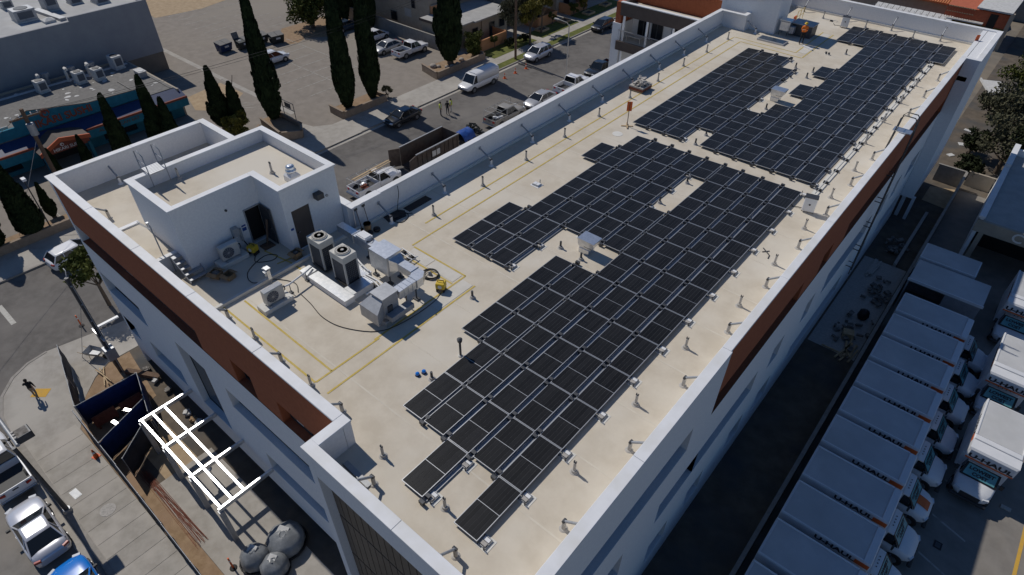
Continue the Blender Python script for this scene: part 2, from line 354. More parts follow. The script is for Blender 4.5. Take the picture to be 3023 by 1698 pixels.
for k in range(4): lotline(-58.2, -2.2 + 2.6 * k, -53.6, -2.2 + 2.6 * k)
for k in range(3): lotline(-66 + 0.9 * k, 24.2, -63 + 0.9 * k, 27.6)
# lawns by the apartments
sheet('grass_verge', rect(-48.35, 52.6, -47.16, 92), 0.15, 'grass')
for a, b in ((57.2, 66.6), (67.9, 77.1), (78.6, 90)): sheet('lawn', rect(-52.9, a, -50.0, b), 0.145, 'grass')
sheet('apartment_yard', rect(-60, 55.2, -50.85, 120), 0.06, 'concrete')
# corner pavement of the building's own side, and the slabs of the front pavement
outer = [(-35.5, 60), (-35.5, 9), (-36.8, 0), (-37.5, -3.4), (-37.75, -4.6), (-37.55, -5.9), (-36.9, -7.1), (-35.6, -8.2), (-33.8, -8.8), (-31.9, -8.95), (30, -8.95)]
inner = [(30, -5.9), (-29, -5.9), (-31.4, -4.6), (-32.7, -3.4), (-33.4, -2.2), (-33.5, 60)]
mb = MB(); mb.prism(outer + inner, -0.02, 0.118)
fp = struct(mb.build('front_pavement', 'concrete'))
k = 0; x = -29.6
while x < -6:
    wd = (1.12, 1.2, 1.15)[k % 3]
    m_ = MB(); m_.box(-wd / 2 + 0.012, -1.29, 0, wd / 2 - 0.012, 1.36, 0.016)
    m_.build('paving_slab', 'slab', fp, loc=(x + wd / 2, -7.3, 0.117)); x += wd; k += 1
mb = MB(); mb.prism([(-31.9, -8.95), (30, -8.95), (30, -8.62), (-31.9, -8.62)], 0.0, 0.137)
cor = [(-37.62, -4.6), (-37.42, -5.85), (-36.78, -7.0), (-35.52, -8.08), (-33.78, -8.67), (-31.9, -8.82)]
cro = [(-37.79, -4.6), (-37.59, -5.92), (-36.93, -7.14), (-35.6, -8.25), (-33.8, -8.85), (-31.9, -8.99)]
for i in range(5): mb.prism([cor[i], cor[i + 1], cro[i + 1], cro[i]], 0, 0.14)
struct(mb.build('front_kerb', 'kerb'))
sheet('gutter', rect(-31.9, -9.45, 30, -8.97), 0.006, 'concrete')
sheet('gutter', [(-31.9, -9.45), (-31.9, -8.97), (-33.8, -8.83), (-35.6, -8.22), (-37, -7.1), (-37.65, -5.9), (-37.85, -4.6), (-37.5, 0), (-38.1, 0), (-38.5, -4.6), (-38.3, -6.2), (-37.4, -7.6), (-36, -8.8), (-34, -9.35)], 0.008, 'asphalt')
sheet('stop_line', [(-45.7, -5.2), (-42.7, -5.2), (-42.7, -4.85), (-45.7, -4.85)], 0.012, 'road_white')
mb = MB(); mb.obox((0, 0, 0.004), (1.0, 0.72, 0.008), rz=0.72)
for i in range(9):
    for j in range(6):
        dx, dy = -0.44 + i * 0.11, -0.28 + j * 0.11; c_, s_ = math.cos(0.72), math.sin(0.72)
        mb.cyl((dx * c_ - dy * s_, dx * s_ + dy * c_, 0.008), (dx * c_ - dy * s_, dx * s_ + dy * c_, 0.014), 0.028, 0.02, n=6)
solo(mb, 'tactile_pad', 'paint_yellow', 'yellow tactile paving pad at the curved kerb corner', 'tactile pad', (-34.0, -6.35, 0.12))
mb = MB(); mb.cyl((0, 0, 0), (0, 0, 0.012), 0.42, n=24, smooth=False)
for i in range(10):
    t = i * PI / 5; mb.obox((0.22 * math.cos(t), 0.22 * math.sin(t), 0.015), (0.22, 0.03, 0.008), rz=t)
solo(mb, 'manhole_cover', 'concrete_block', 'round grey manhole cover set in the front pavement', 'manhole cover', (-22.08, -7.27, 0.134))
mb = MB(); mb.box(-0.36, -0.2, 0, 0.36, 0.2, 0.012); mb.box(-0.3, -0.15, 0.012, 0.3, 0.15, 0.018)
solo(mb, 'utility_box_lid', 'pipe_grey', 'pale rectangular utility lid in the front pavement near the manhole', 'utility lid', (-24.5, -8.02, 0.134), rz=0.1)
# building plot, alley and the rental yard
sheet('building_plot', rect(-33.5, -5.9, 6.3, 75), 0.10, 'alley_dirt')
sheet('alley_slab', rect(2.9, 31.9, 6.2, 45), 0.108, 'concrete_block')
sheet('front_yard_path', [(-21.5, -5.0), (-8, -5.0), (-8, -1.3), (-21.5, -1.3)], 0.108, 'concrete')
sheet('front_yard_path', rect(-27, -4.2, -21.5, -2.2), 0.106, 'tan_dirt')
sheet('planting_bed', [(-33.3, -2.2), (-32.6, -3.4), (-31.4, -4.6), (-29, -5.88), (-10, -5.88), (-10, -5.02), (-21.4, -5.02), (-27.2, -4.4), (-28, -1.5), (-33.3, -0.8)], 0.112, 'dirt')
sheet('rental_yard', rect(6.55, -30, 60, 62), 0.05, 'front_road')
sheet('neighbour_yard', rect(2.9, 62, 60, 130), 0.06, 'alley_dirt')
sheet('dirt_patch', [(4.2, 57.6), (6.3, 57.3), (6.35, 61.7), (4.2, 60.8)], 0.116, 'tan_dirt')
sheet('yard_line', rect(17.6, 12, 17.78, 40), 0.06, 'paint_yellow')
for i, y in enumerate((25.9, 23.0, 20.1, 17.3, 28.7)): sheet('yard_line', [(13.5, y - 0.25), (15.3, y - 0.85), (15.3, y - 0.73), (13.5, y - 0.13)], 0.06, 'lot_mark')

# ------------------------------------------------------------ the white apartment building
B = thing('apartment_building', 'long white stucco building with red top storey and cream flat roof', 'building', (-6, 26, 0))
def bpart(mb, name, mats, bevel=0): return mb.build(name, mats, B, world=True, bevel=bevel)
Z = lambda z: R + z
# front (street) facade, plane y = -0.38
fw = [(-31.5, -26.3, -6.75, -5.1), (-22.2, -19.1, -10.35, -5.15), (-17.1, -10.1, -6.6, -5.1), (-31.4, -29.85, -10.25, -8.85), (-27.85, -24.0, -10.3, -8.9), (-15.1, -10.1, -10.2, -8.8)]
fr = [(-31.6, -17.9, -2.88, -1.6), (-14.75, -13.15, -2.88, -1.35), (-11.2, -6.55, -2.88, -1.45)]
zz = lambda hs: [(a, b, Z(c), Z(d)) for a, b, c, d in hs]
mb = MB(); mb.facade((0, -0.38, 0), (1, 0, 0), (0, -1, 0), -31.75, -6.4, Z(-12.15), Z(-2.9), zz(fw), 0.42)
mb.quad((-31.75, -0.38, Z(-12.15)), (-31.75, 0.5, Z(-12.15)), (-6.4, 0.5, Z(-12.15)), (-6.4, -0.38, Z(-12.15)))
bpart(mb, 'wall', 'stucco')
mb = MB(); mb.facade((0, -0.36, 0), (1, 0, 0), (0, -1, 0), -31.75, -6.4, Z(-2.9), Z(1.3), zz(fr), 0.4)
bpart(mb, 'red_cladding', 'red_stucco')
# right facade, plane x = 2.75
rw = [(1.0, 10.15, -3.4, -1.8), (0.5, 5.65, -7.5, -5.7), (8.65, 19.05, -7.5, -5.9), (21.2, 22.7, -7.6, -5.9), (26.1, 27.5, -7.6, -5.9), (29.6, 38.5, -7.5, -5.7), (41, 42.6, -7.5, -5.8), (44.5, 46, -7.5, -5.8), (48.5, 51.5, -7.5, -5.8),
      (8.85, 10.7, -11.6, -9.95), (12.75, 14.5, -11.6, -9.95), (17.7, 19.5, -11.8, -10.0), (21.5, 23.45, -11.8, -10.0), (26.6, 36.4, -11.6, -10.0), (40, 42, -11.6, -10), (45.5, 51, -11.6, -10), (4.5, 6.3, -11.6, -10.0)]
rr = [(12.35, 22.2, -3.0, -1.7), (25.1, 26.6, -3.0, -1.6), (29.4, 52.5, -3.0, -1.75)]
mb = MB(); mb.facade((2.75, 0, 0), (0, 1, 0), (1, 0, 0), -1.8, 12.25, 0.0, Z(1.3), zz([h for h in rw if h[1] < 12]) + [(8.65, 12.25, Z(-7.5), Z(-5.9))], 0.4)
mb.facade((2.75, 0, 0), (0, 1, 0), (1, 0, 0), 12.25, 52.7, 0.0, Z(-3.02), zz([h for h in rw if h[0] > 12]) + [(12.25, 19.05, Z(-7.5), Z(-5.9))], 0.4)
bpart(mb, 'wall', 'stucco')
mb = MB(); mb.facade((2.73, 0, 0), (0, 1, 0), (1, 0, 0), 12.25, 52.7, Z(-3.0), Z(1.3), zz(rr), 0.4)
bpart(mb, 'red_cladding', 'red_stucco')
# bay at the far right corner, front right corner block, hidden sides
mb = MB(); mb.box(2.76, 52.7, Z(-11.0), 3.74, 61.35, Z(1.3)); bpart(mb, 'corner_bay', 'stucco')
mb = MB(); mb.box(2.9, 53.2, Z(-13.3), 3.2, 53.5, Z(-11.0)); mb.box(3.7, 53.0, 0, 3.95, 53.25, Z(-11.0)); bpart(mb, 'bay_column', 'stucco')
mb = MB()
mb.box(-31.75, -0.37, 0, -31.4, 8.85, Z(1.3)); mb.box(-31.4, 8.5, 0, -16.95, 8.85, Z(1.3)); mb.box(-16.95, 8.86, 0, -16.6, 51.2, Z(1.3))
mb.box(-16.6, 51.0, 0, -14.35, 51.35, Z(1.3)); mb.box(-14.7, 51.35, 0, -14.35, 61.35, Z(1.3)); mb.box(-14.35, 61.0, 0, 2.75, 61.35, Z(1.3))
bpart(mb, 'wall', 'stucco')
mb = MB(); mb.facade((0, -1.8, 0), (1, 0, 0), (0, -1, 0), -6.4, 2.75, 0, Z(1.3), [(-6.02, 2.3, Z(-9.2), Z(0.85))], 0.4); mb.box(-6.4, -1.79, 0, -6.05, -0.37, Z(1.3)); bpart(mb, 'wall', 'stucco')
# dark vertical slat screen of the front corner
mb = MB(); mb.box(-6.0, -1.41, Z(-9.2), 2.28, -1.38, Z(0.84)); bpart(mb, 'screen_backing', 'brown_panel')
for row, (za, zb) in enumerate(((-2.95, 0.82), (-5.95, -3.05), (-9.15, -6.05))):
    n = 20; wd = 8.28 / n
    me = None
    for i in range(n):
        m_ = MB(); m_.box(0.022, 0, 0, wd - 0.022, 0.06, zb - za)
        if me is None: me = m_.mesh('slat', 'slat_brown')
        o = obj_of(me, 'slat', B, (-6.0 + i * wd + 6, -1.475 - 26, Z(za)))
# parapets and copings
mb = MB()
for x0, y0, x1, y1 in ((-31.4, -0.02, -6.05, -0.355), (-6.05, -1.45, 2.4, -1.79), (2.4, -1.79, 2.72, 61.0)):
    mb.box(min(x0, x1), min(y0, y1), Z(-0.1), max(x0, x1), max(y0, y1), Z(1.3))
bpart(mb, 'parapet', 'stucco')
def coping(x0, y0, x1, y1, step=5.5):
    """coping laid in lengths with open joints"""
    L = max(x1 - x0, y1 - y0); n = max(1, round(L / step)); hz = x1 - x0 > y1 - y0
    for i in range(n):
        a, b = i / n, (i + 1) / n; g = 0.005 if n > 1 else 0
        m_ = MB()
        if hz: m_.box(x0 + (x1 - x0) * a + g, y0, Z(1.3), x0 + (x1 - x0) * b - g, y1, Z(1.4))
        else: m_.box(x0, y0 + (y1 - y0) * a + g, Z(1.3), x1, y0 + (y1 - y0) * b - g, Z(1.4))
        bpart(m_, 'coping', 'coping', bevel=0.012)
coping(-31.82, -0.46, -6.43, -0.03 + 0.01); coping(-6.43, -1.42, -5.98, -0.02); coping(-6.43, -1.86, 2.86, -1.42)
coping(2.4, -1.42, 2.85, 11.9); coping(2.4, 11.9, 2.79, 52.66); coping(2.4, 52.66, 3.82, 53.06); coping(3.42, 53.06, 3.82, 60.98); coping(-14.0, 60.98, 3.82, 61.42)
coping(-31.82, -0.02, -31.4, 8.5); coping(-31.82, 8.5, -17.04, 8.92); coping(-17.04, 8.5, -16.55, 10.5); coping(-17.0, 10.5, -16.6, 50.8); coping(-17.0, 50.8, -14.32, 51.2, 3); coping(-14.72, 51.2, -14.32, 51.9)
# roof deck: cream membrane with welded seams
mb = MB(); mb.box(-16.6, -0.02, Z(-0.35), 2.4, 61.0, Z(0)); mb.box(-6.05, -1.45, Z(-0.35), 2.4, -0.02, Z(0)); mb.box(2.4, 52.7, Z(-0.35), 3.42, 61.0, Z(0.0)); mb.box(-31.4, -0.02, Z(-0.35), -16.6, 8.5, Z(0)); rd = bpart(mb, 'roof_deck', 'membrane')
mb = MB(); mb.box(2.38, 52.75, Z(0.0), 3.43, 61.0, Z(0.02)); bpart(mb, 'roof_upstand', 'membrane')
y = 1.8
while y < 60.5:
    mb = MB(); mb.box(-16.58, y, Z(0.0), 2.39, y + 0.07, Z(0.004)); bpart(mb, 'membrane_seam', 'membrane_seam'); y += 3.02
mb = MB(); mb.box(-16.58, -0.02, Z(0), -16.42, 61, Z(0.16)); mb.box(2.3, -1.45, Z(0), 2.4, 61, Z(0.12)); mb.box(-14.3, 60.85, Z(0), 2.3, 61, Z(0.15)); bpart(mb, 'membrane_upturn', 'membrane_white')
# floors closing the volume
mb = MB(); mb.box(-31.3, 0.3, Z(-12.2), 2.3, 8.4, Z(-12.1)); mb.box(-16.5, 8.4, Z(-12.2), 2.3, 60.9, Z(-12.1)); bpart(mb, 'floor_slab', 'black')
# stone base of the front
mb = MB(); mb.box(-31.6, 0.02, 0.0, -6.4, 0.3, Z(-12.15)); bpart(mb, 'plinth', 'brown_panel')
mb = MB(); rs = random.Random(3)
for row in range(7):
    x = -31.6 + rs.random() * 0.3; zr_ = 0.1 + row * 0.165
    while x < -6.7:
        L = 0.25 + rs.random() * 0.45; d = rs.random() * 0.03
        mb.box(x + 0.008, -0.10 - d, zr_ + 0.008, min(x + L, -6.5) - 0.008, 0.03, zr_ + 0.157); x += L
sb = bpart(mb, 'ledge_stone', 'stone'); sb['kind'] = 'stuff'
# windows: every opening gets frame members, panes and dark infill panels as parts
def window(axis, base, a, b, c, d, panes, infill=()):
    """axis 'x' front facade (y = base), 'y' right facade (x = base); pane fractions"""
    sgn = 1 if axis == 'x' else -1
    def bx(u0, u1, z0, z1, t0, t1):
        m_ = MB()
        if axis == 'x': m_.box(u0, base + t0, Z(z0), u1, base + t1, Z(z1))
        else: m_.box(base - t1, u0, Z(z0), base - t0, u1, Z(z1))
        return m_
    f = MB(); fr_ = 0.05
    def fadd(u0, u1, z0, z1):
        if axis == 'x': f.box(u0, base + 0.0, Z(z0), u1, base + 0.07, Z(z1))
        else: f.box(base - 0.07, u0, Z(z0), base, u1, Z(z1))
    fadd(a, b, c, c + fr_); fadd(a, b, d - fr_, d)
    n = len(panes); tot = sum(panes); u = a; edges = [a]
    for p in panes: u += (b - a) * p / tot; edges.append(u)
    for i, e in enumerate(edges): fadd(max(a, e - fr_ / 2), min(b, e + fr_ / 2), c + fr_, d - fr_)
    win = bpart(f, 'window', 'dark_steel')
    for i in range(n):
        g = bx(edges[i] + fr_ / 2, edges[i + 1] - fr_ / 2, c + fr_, d - fr_, 0.025, 0.04)
        o = g.build('infill_panel' if i in infill else 'pane', 'brown_panel' if i in infill else 'glass_dark', win)
        for v in o.data.vertices: v.co -= B.location
FB = -0.38 + 0.36; RB = 2.75 - 0.34
for a, b, c, d in fw:
    L = b - a; n = max(1, round(L / 1.6)); window('x', FB, a, b, c, d, [1] * n, infill=[i for i in range(n) if i % 3 == 1 and n > 2])
for a, b, c, d in fr:
    L = b - a; n = max(1, round(L / 1.5)); window('x', FB + 0.02, a, b, c, d, [1] * n, infill=[i for i in range(n) if i % 3 == 0 and n > 2])
for a, b, c, d in rw:
    L = b - a; n = max(1, round(L / 1.5)); window('y', RB, a, b, c, d, [1] * n, infill=[i for i in range(n) if i % 3 == 1 and n > 2])
for a, b, c, d in rr:
    L = b - a; n = max(1, round(L / 1.5)); window('y', RB - 0.02, a, b, c, d, [1] * n, infill=[i for i in range(n) if i % 4 in (1, 2) and n > 2])
# pale interior blinds seen in the red storey windows
for xa, xb, za, zb in ((-30.9, -30.3, -2.4, -1.8), (-29.6, -29.0, -2.6, -1.9), (-26.6, -25.9, -2.8, -1.75), (-13.9, -13.3, -2.6, -2.0), (-10.7, -10.2, -2.7, -1.9), (-13.2, -12.4, -6.3, -5.75)):
    mb = MB(); mb.box(xa, FB + 0.0245, Z(za), xb, FB + 0.0325, Z(zb)); bpart(mb, 'window_sticker', 'patch_white')

# ---- far balcony wing of the same building
Wg = thing('balcony_wing', 'white and red wing with brown balconies behind the street side parapet', 'building', (-22, 56, 0))
def wpart(mb, name, mats, bevel=0): return mb.build(name, mats, Wg, world=True, bevel=bevel)
mb = MB(); mb.box(-28.1, 53.6, 0, -17.2, 66, Z(-2.2)); mb.box(-28.2, 51.2, 0, -27.2, 53.6, Z(-2.2)); wpart(mb, 'wall', 'stucco')
mb = MB(); mb.box(-28.0, 53.7, Z(-2.2), -17.2, 66, Z(1.35)); mb.box(-28.0, 51.3, Z(-2.2), -27.35, 53.7, Z(-0.15)); wpart(mb, 'red_cladding', 'red_stucco')
mb = MB(); mb.box(-28.1, 53.6, Z(1.35), -17.1, 54.0, Z(1.45)); mb.box(-28.1, 54, Z(1.35), -27.7, 66, Z(1.45)); wpart(mb, 'coping', 'coping')
mb = MB(); mb.box(-27.4, 51.15, Z(-1.35), -17.25, 51.45, Z(-0.12)); mb.box(-27.4, 51.45, Z(-1.35), -27.15, 53.6, Z(-0.12)); wpart(mb, 'fascia', 'brown_panel')
mb = MB(); mb.box(-27.45, 51.1, Z(-0.12), -17.22, 51.5, Z(-0.04)); wpart(mb, 'coping', 'coping')
mb = MB(); mb.box(-27.3, 51.45, Z(-0.75), -17.3, 53.6, Z(-0.6)); wpart(mb, 'canopy_roof', 'membrane')
mb = MB(); mb.box(-27.45, 50.9, Z(-4.75), -17.25, 51.15, Z(-3.85)); mb.box(-27.45, 51.15, Z(-4.75), -27.2, 53.6, Z(-3.85)); wpart(mb, 'balcony_fascia', 'brown_panel')
mb = MB(); mb.box(-27.2, 51.15, Z(-4.2), -17.3, 53.6, Z(-3.9)); wpart(mb, 'balcony_floor', 'membrane')
for x in (-26.9, -24.2, -21.3, -18.4):
    mb = MB(); mb.cyl((x, 51.25, Z(-3.85)), (x, 51.25, Z(-1.35)), 0.13, n=10); wpart(mb, 'column', 'stucco')
    mb = MB(); mb.cyl((x, 51.3, 0), (x, 51.3, Z(-4.75)), 0.13, n=10); wpart(mb, 'column', 'stucco')
mb = MB(); mb.box(-27.4, 51.0, Z(-2.8), -17.3, 51.05, Z(-2.74)); mb.box(-27.4, 51.05, Z(-2.8), -27.35, 53.5, Z(-2.74)); rl = wpart(mb, 'railing', 'pipe_grey')
for i in range(64):
    mb = MB(); x = -27.3 + i * 0.156; mb.box(x, 51.015, Z(-3.85), x + 0.02, 51.035, Z(-2.8)); o = mb.build('baluster', 'pipe_grey', rl)
    for v in o.data.vertices: v.co -= Wg.location
for xa, xb in ((-26.5, -25.2), (-24.9, -23.6), (-22.6, -21.2), (-20.4, -19.0)):
    mb = MB(); mb.box(xa, 53.5, Z(-3.9), xb, 53.59, Z(-1.75)); wi = wpart(mb, 'window', 'dark_steel')
    for k_ in (0, 1):
        mb = MB(); mb.box(xa + 0.06 + k_ * (xb - xa) / 2, 53.48, Z(-3.85), xa - 0.06 + (k_ + 1) * (xb - xa) / 2, 53.5, Z(-1.8)); o = mb.build('pane', 'glass_dark', wi)
        for v in o.data.vertices: v.co -= Wg.location
mb = MB(); mb.obox((-25.6, 52.2, Z(-3.3)), (1.8, 1.0, 0.06)); 
solo(MB().box(-0.9, -0.45, 0.5, 0.9, 0.45, 0.56).cyl((-0.8, -0.35, 0), (-0.8, -0.35, 0.5), 0.03, n=6).cyl((0.8, -0.35, 0), (0.8, -0.35, 0.5), 0.03, n=6).cyl((-0.8, 0.35, 0), (-0.8, 0.35, 0.5), 0.03, n=6).cyl((0.8, 0.35, 0), (0.8, 0.35, 0.5), 0.03, n=6), 'balcony_table', 'membrane', 'cream low table on the far balcony behind the railing', 'table', (-25.9, 52.1, Z(-3.9)))

# ---- lift tower at the far end
T = thing('lift_tower', 'plain white stucco tower rising at the far end of the roof', 'tower', (-14.2, 53.5, R))
mb = MB(); mb.box(-17.3, 51.95, Z(-0.2), -12.0, 54.6, Z(5.4)); mb.build('wall', 'stucco', T, world=True)
mb = MB(); mb.box(-17.4, 51.85, Z(5.4), -11.9, 54.7, Z(5.5)); mb.build('coping', 'coping', T, world=True)
mb = MB(); mb.cyl((-13.9, 51.94, Z(2.6)), (-13.9, 51.86, Z(2.6)), 0.16, n=14); mb.build('wall_lamp', 'white_paint', T, world=True)

# ---- stair penthouse near the camera
P = thing('stair_penthouse', 'white L shaped stair penthouse with two dark doors on the roof', 'penthouse', (-20.5, 4.8, R))
def ppart(mb, name, mats, bevel=0): return mb.build(name, mats, P, world=True, bevel=bevel)
mb = MB()
mb.facade((-19.57, 0, 0), (0, 1, 0), (1, 0, 0), 1.1, 5.3, Z(0), Z(3.62), [(4.33, 5.25, Z(0.03), Z(2.1))], 0.18)
mb.facade((-17.36, 0, 0), (0, 1, 0), (1, 0, 0), 5.3, 8.48, Z(0), Z(3.62), [(5.65, 6.68, Z(0.03), Z(2.3))], 0.12)
mb.facade((0, 1.1, 0), (1, 0, 0), (0, -1, 0), -23.6, -19.57, Z(0), Z(3.62), [])
mb.facade((0, 5.3, 0), (1, 0, 0), (0, -1, 0), -19.57, -17.36, Z(0), Z(3.62), [])
mb.facade((-23.6, 0, 0), (0, 1, 0), (-1, 0, 0), 1.1, 8.48, Z(0), Z(3.62), [])
mb.facade((0, 8.48, 0), (1, 0, 0), (0, 1, 0), -23.6, -17.36, Z(0), Z(3.62), [])
ppart(mb, 'wall', 'stucco')
mb = MB(); mb.prism([(-23.35, 1.35), (-19.8, 1.35), (-19.8, 5.55), (-17.6, 5.55), (-17.6, 8.25), (-23.35, 8.25)], Z(2.8), Z(3.0)); ppart(mb, 'roof_deck', 'membrane')
mb = MB()
for x0, y0, x1, y1 in ((-23.6, 1.1, -19.57, 1.35), (-19.81, 1.35, -19.57, 5.55), (-19.57, 5.3, -17.36, 5.55), (-17.6, 5.55, -17.36, 8.25), (-23.6, 8.25, -17.36, 8.48), (-23.6, 1.35, -23.35, 8.25)):
    mb.box(x0 + 0.004, y0 + 0.004, Z(2.7), x1 - 0.004, y1 - 0.004, Z(3.615))
ppart(mb, 'parapet', 'stucco')
for x0, y0, x1, y1 in ((-23.68, 1.02, -19.5, 1.4), (-19.85, 1.4, -19.5, 5.22), (-19.85, 5.22, -17.28, 5.58), (-17.64, 5.58, -17.28, 8.2), (-23.68, 8.2, -17.28, 8.56), (-23.68, 1.4, -23.31, 8.2)):
    mb = MB(); mb.box(x0, y0, Z(3.62), x1, y1, Z(3.7)); ppart(mb, 'coping', 'coping', bevel=0.01)
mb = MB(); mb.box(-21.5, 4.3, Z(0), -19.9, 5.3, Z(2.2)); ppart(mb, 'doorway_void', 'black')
mb = MB(); mb.box(-19.6, 4.33, Z(0.03), -19.5, 4.38, Z(2.1)); mb.box(-19.6, 5.2, Z(0.03), -19.5, 5.25, Z(2.1)); mb.box(-19.6, 4.38, Z(2.05), -19.5, 5.2, Z(2.1)); ppart(mb, 'door_frame', 'pipe_grey')
mb = MB(); mb.obox((-19.1, 5.2, Z(1.06)), (0.92, 0.05, 2.05)); dl = ppart(mb, 'door', 'dark_steel')
mb = MB(); mb.cyl((-18.75, 5.17, Z(1.0)), (-18.75, 5.1, Z(1.0)), 0.03, n=8); mb.box(-18.85, 5.1, Z(0.98), -18.7, 5.12, Z(1.02)); o = mb.build('door_handle', 'chrome', dl)
for v in o.data.vertices: v.co -= P.location
mb = MB(); mb.box(-17.47, 5.65, Z(0.03), -17.42, 6.68, Z(2.3)); dl = ppart(mb, 'door', 'brown_panel')
mb = MB(); mb.box(-17.42, 5.75, Z(1.0), -17.35, 5.78, Z(1.04)); mb.box(-17.37, 5.75, Z(1.0), -17.35, 5.9, Z(1.04)); o = mb.build('door_handle', 'chrome', dl)
for v in o.data.vertices: v.co -= P.location
mb = MB(); mb.box(-17.36, 7.0, Z(2.42), -17.0, 7.4, Z(2.72)); ppart(mb, 'wall_vent_hood', 'dark_steel')
mb = MB(); mb.cyl((-17.36, 7.75, Z(2.25)), (-17.32, 7.75, Z(2.25)), 0.08, n=10); ppart(mb, 'wall_socket', 'pipe_grey')
mb = MB(); mb.cyl((-19.57, 3.55, Z(2.5)), (-19.5, 3.55, Z(2.5)), 0.06, n=8); ppart(mb, 'wall_socket', 'dark_steel')
mb = MB(); mb.box(-17.36, 5.42, Z(1.3), -17.345, 5.57, Z(1.42)); mb.box(-19.57, 4.03, Z(1.25), -19.555, 4.25, Z(1.33)); mb.box(-19.57, 4.03, Z(1.0), -19.555, 4.25, Z(1.18)); ppart(mb, 'door_sign', 'blue_tarp')
mb = MB(); mb.box(-19.57, 3.45, Z(1.05), -19.3, 3.75, Z(1.5)); mb.cyl((-19.45, 3.85, Z(0.6)), (-19.45, 3.85, Z(1.3)), 0.07, n=8); ppart(mb, 'disconnect_box', 'pipe_grey')
mb = MB(); mb.tube([(-19.45, 3.5, Z(1.1)), (-19.4, 3.3, Z(0.8)), (-19.4, 3.3, Z(0.4)), (-19.3, 3.4, Z(0.1))], 0.03); mb.tube([(-19.42, 3.85, Z(0.65)), (-19.35, 3.95, Z(0.3)), (-19.25, 3.8, Z(0.08))], 0.03); ppart(mb, 'conduit', 'black')
# low shed roof beside the penthouse
S = thing('lower_shed', 'low white roofed box between the penthouse and front parapet', 'shed', (-22.6, 0.6, R))
mb = MB(); mb.box(-24.6, 0.0, Z(0), -20.6, 1.09, Z(0.78)); mb.build('wall', 'stucco', S, world=True)
mb = MB(); mb.box(-24.4, 0.0, Z(0.78), -20.8, 1.09, Z(0.84)); mb.build('roof_deck', 'membrane', S, world=True)
mb = MB(); mb.box(-24.65, 0.0, Z(0.78), -24.4, 1.09, Z(0.92)); mb.box(-20.8, 0.0, Z(0.78), -20.55, 1.09, Z(0.92)); mb.build('coping', 'coping', S, world=True)
# ------------------------------------------------------------ solar panels
LY, PW, PL, TILT = 2.287, 1.04, 2.262, math.radians(2.0)
def panel_meshes():
    f = MB(); t, h = 0.022, 0.038
    f.box(0, 0, -h, PW, t, 0); f.box(0, PL - t, -h, PW, PL, 0); f.box(0, t, -h, t, PL - t, 0); f.box(PW - t, t, -h, PW, PL - t, 0)
    fm = f.mesh('frame', 'alu')
    b = MB(); b.box(t, t, -0.02, PW - t, PL - t, -0.010); bm_ = b.mesh('backsheet', 'backsheet')
    mid = MB(); mid.box(t, PL / 2 - 0.009, -0.009, PW - t, PL / 2 + 0.009, -0.004); mm = mid.mesh('middle_busbar', 'alu')
    w_ = (PW - 2 * t) / 6; L = PL / 2 - t - 0.012
    c = MB(); c.box(0.0065, 0, -0.009, w_ - 0.0065, L, -0.003); cm = c.mesh('cell_string', 'cell')
    return fm, bm_, mm, cm, w_, t
PM = panel_meshes()
def make_panel():
    r = bpy.data.objects.new('solar_panel', None); r.empty_display_size = 0.2; C.objects.link(r)
    fm, bm_, mm, cm, w_, t = PM
    obj_of(fm, 'frame', r); obj_of(bm_, 'backsheet', r); obj_of(mm, 'middle_busbar', r)
    for half in (0, 1):
        for i in range(6): obj_of(cm, 'cell_string', r, (t + i * w_, t + 0.002 if half == 0 else PL / 2 + 0.010, 0))
    return r
proto = None
LOWX = [0.0, -1.248, -2.473, -3.719, -4.862, -6.09, -7.32, -8.53, -9.77, -11.02]      # right edges, columns from the right parapet
LOW = [range(0, 12), range(1, 12), range(0, 12), range(1, 12), [1, 2, 3, 4, 5, 7, 8, 11], [3, 4, 5, 7, 8, 9, 10, 11], range(7, 12), range(5, 12), range(5, 12), [5, 6, 10]]
UPX = [1.33, 0.07, -1.18, -2.42, -3.66, -4.86, -6.09, -7.33, -8.56, -9.80, -11.05]
UPP = [[11, 12], range(13), range(13), range(13), range(13), [0, 1, 2, 3, 5, 7, 11, 12], [0, 1, 2, 11, 12], range(1, 7), range(8), range(8), range(8)]
ZL = 0.15; ZH = ZL + PW * math.sin(TILT)
def place_panels(xs, rows, y0, arr, dy):
    global proto
    for ci, (xr, rw_) in enumerate(zip(xs, rows)):
        rw_ = list(rw_)
        for k, i in enumerate(rw_):
            if proto is None: proto = make_panel(); o = proto
            else: o = copy_tree(proto, (0, 0, 0))
            o.location = (xr - PW * math.cos(TILT), y0 + i * LY + dy * ci, R + ZL + 0.03); o.rotation_euler = (0, -TILT, 0)
            col = 'column nearest the right parapet' if ci == 0 else '%s column from the right' % ORD[ci]
            lab = 'solar panel %s from the bottom in the %s, %s array' % (ORD[k], col, arr)
            tag(o, lab, 'solar panel', 'solar panels of the %s array' % arr)
place_panels(LOWX, LOW, 0.0, 'front', -0.025)
place_panels(UPX, UPP, 28.8, 'rear', -0.012)
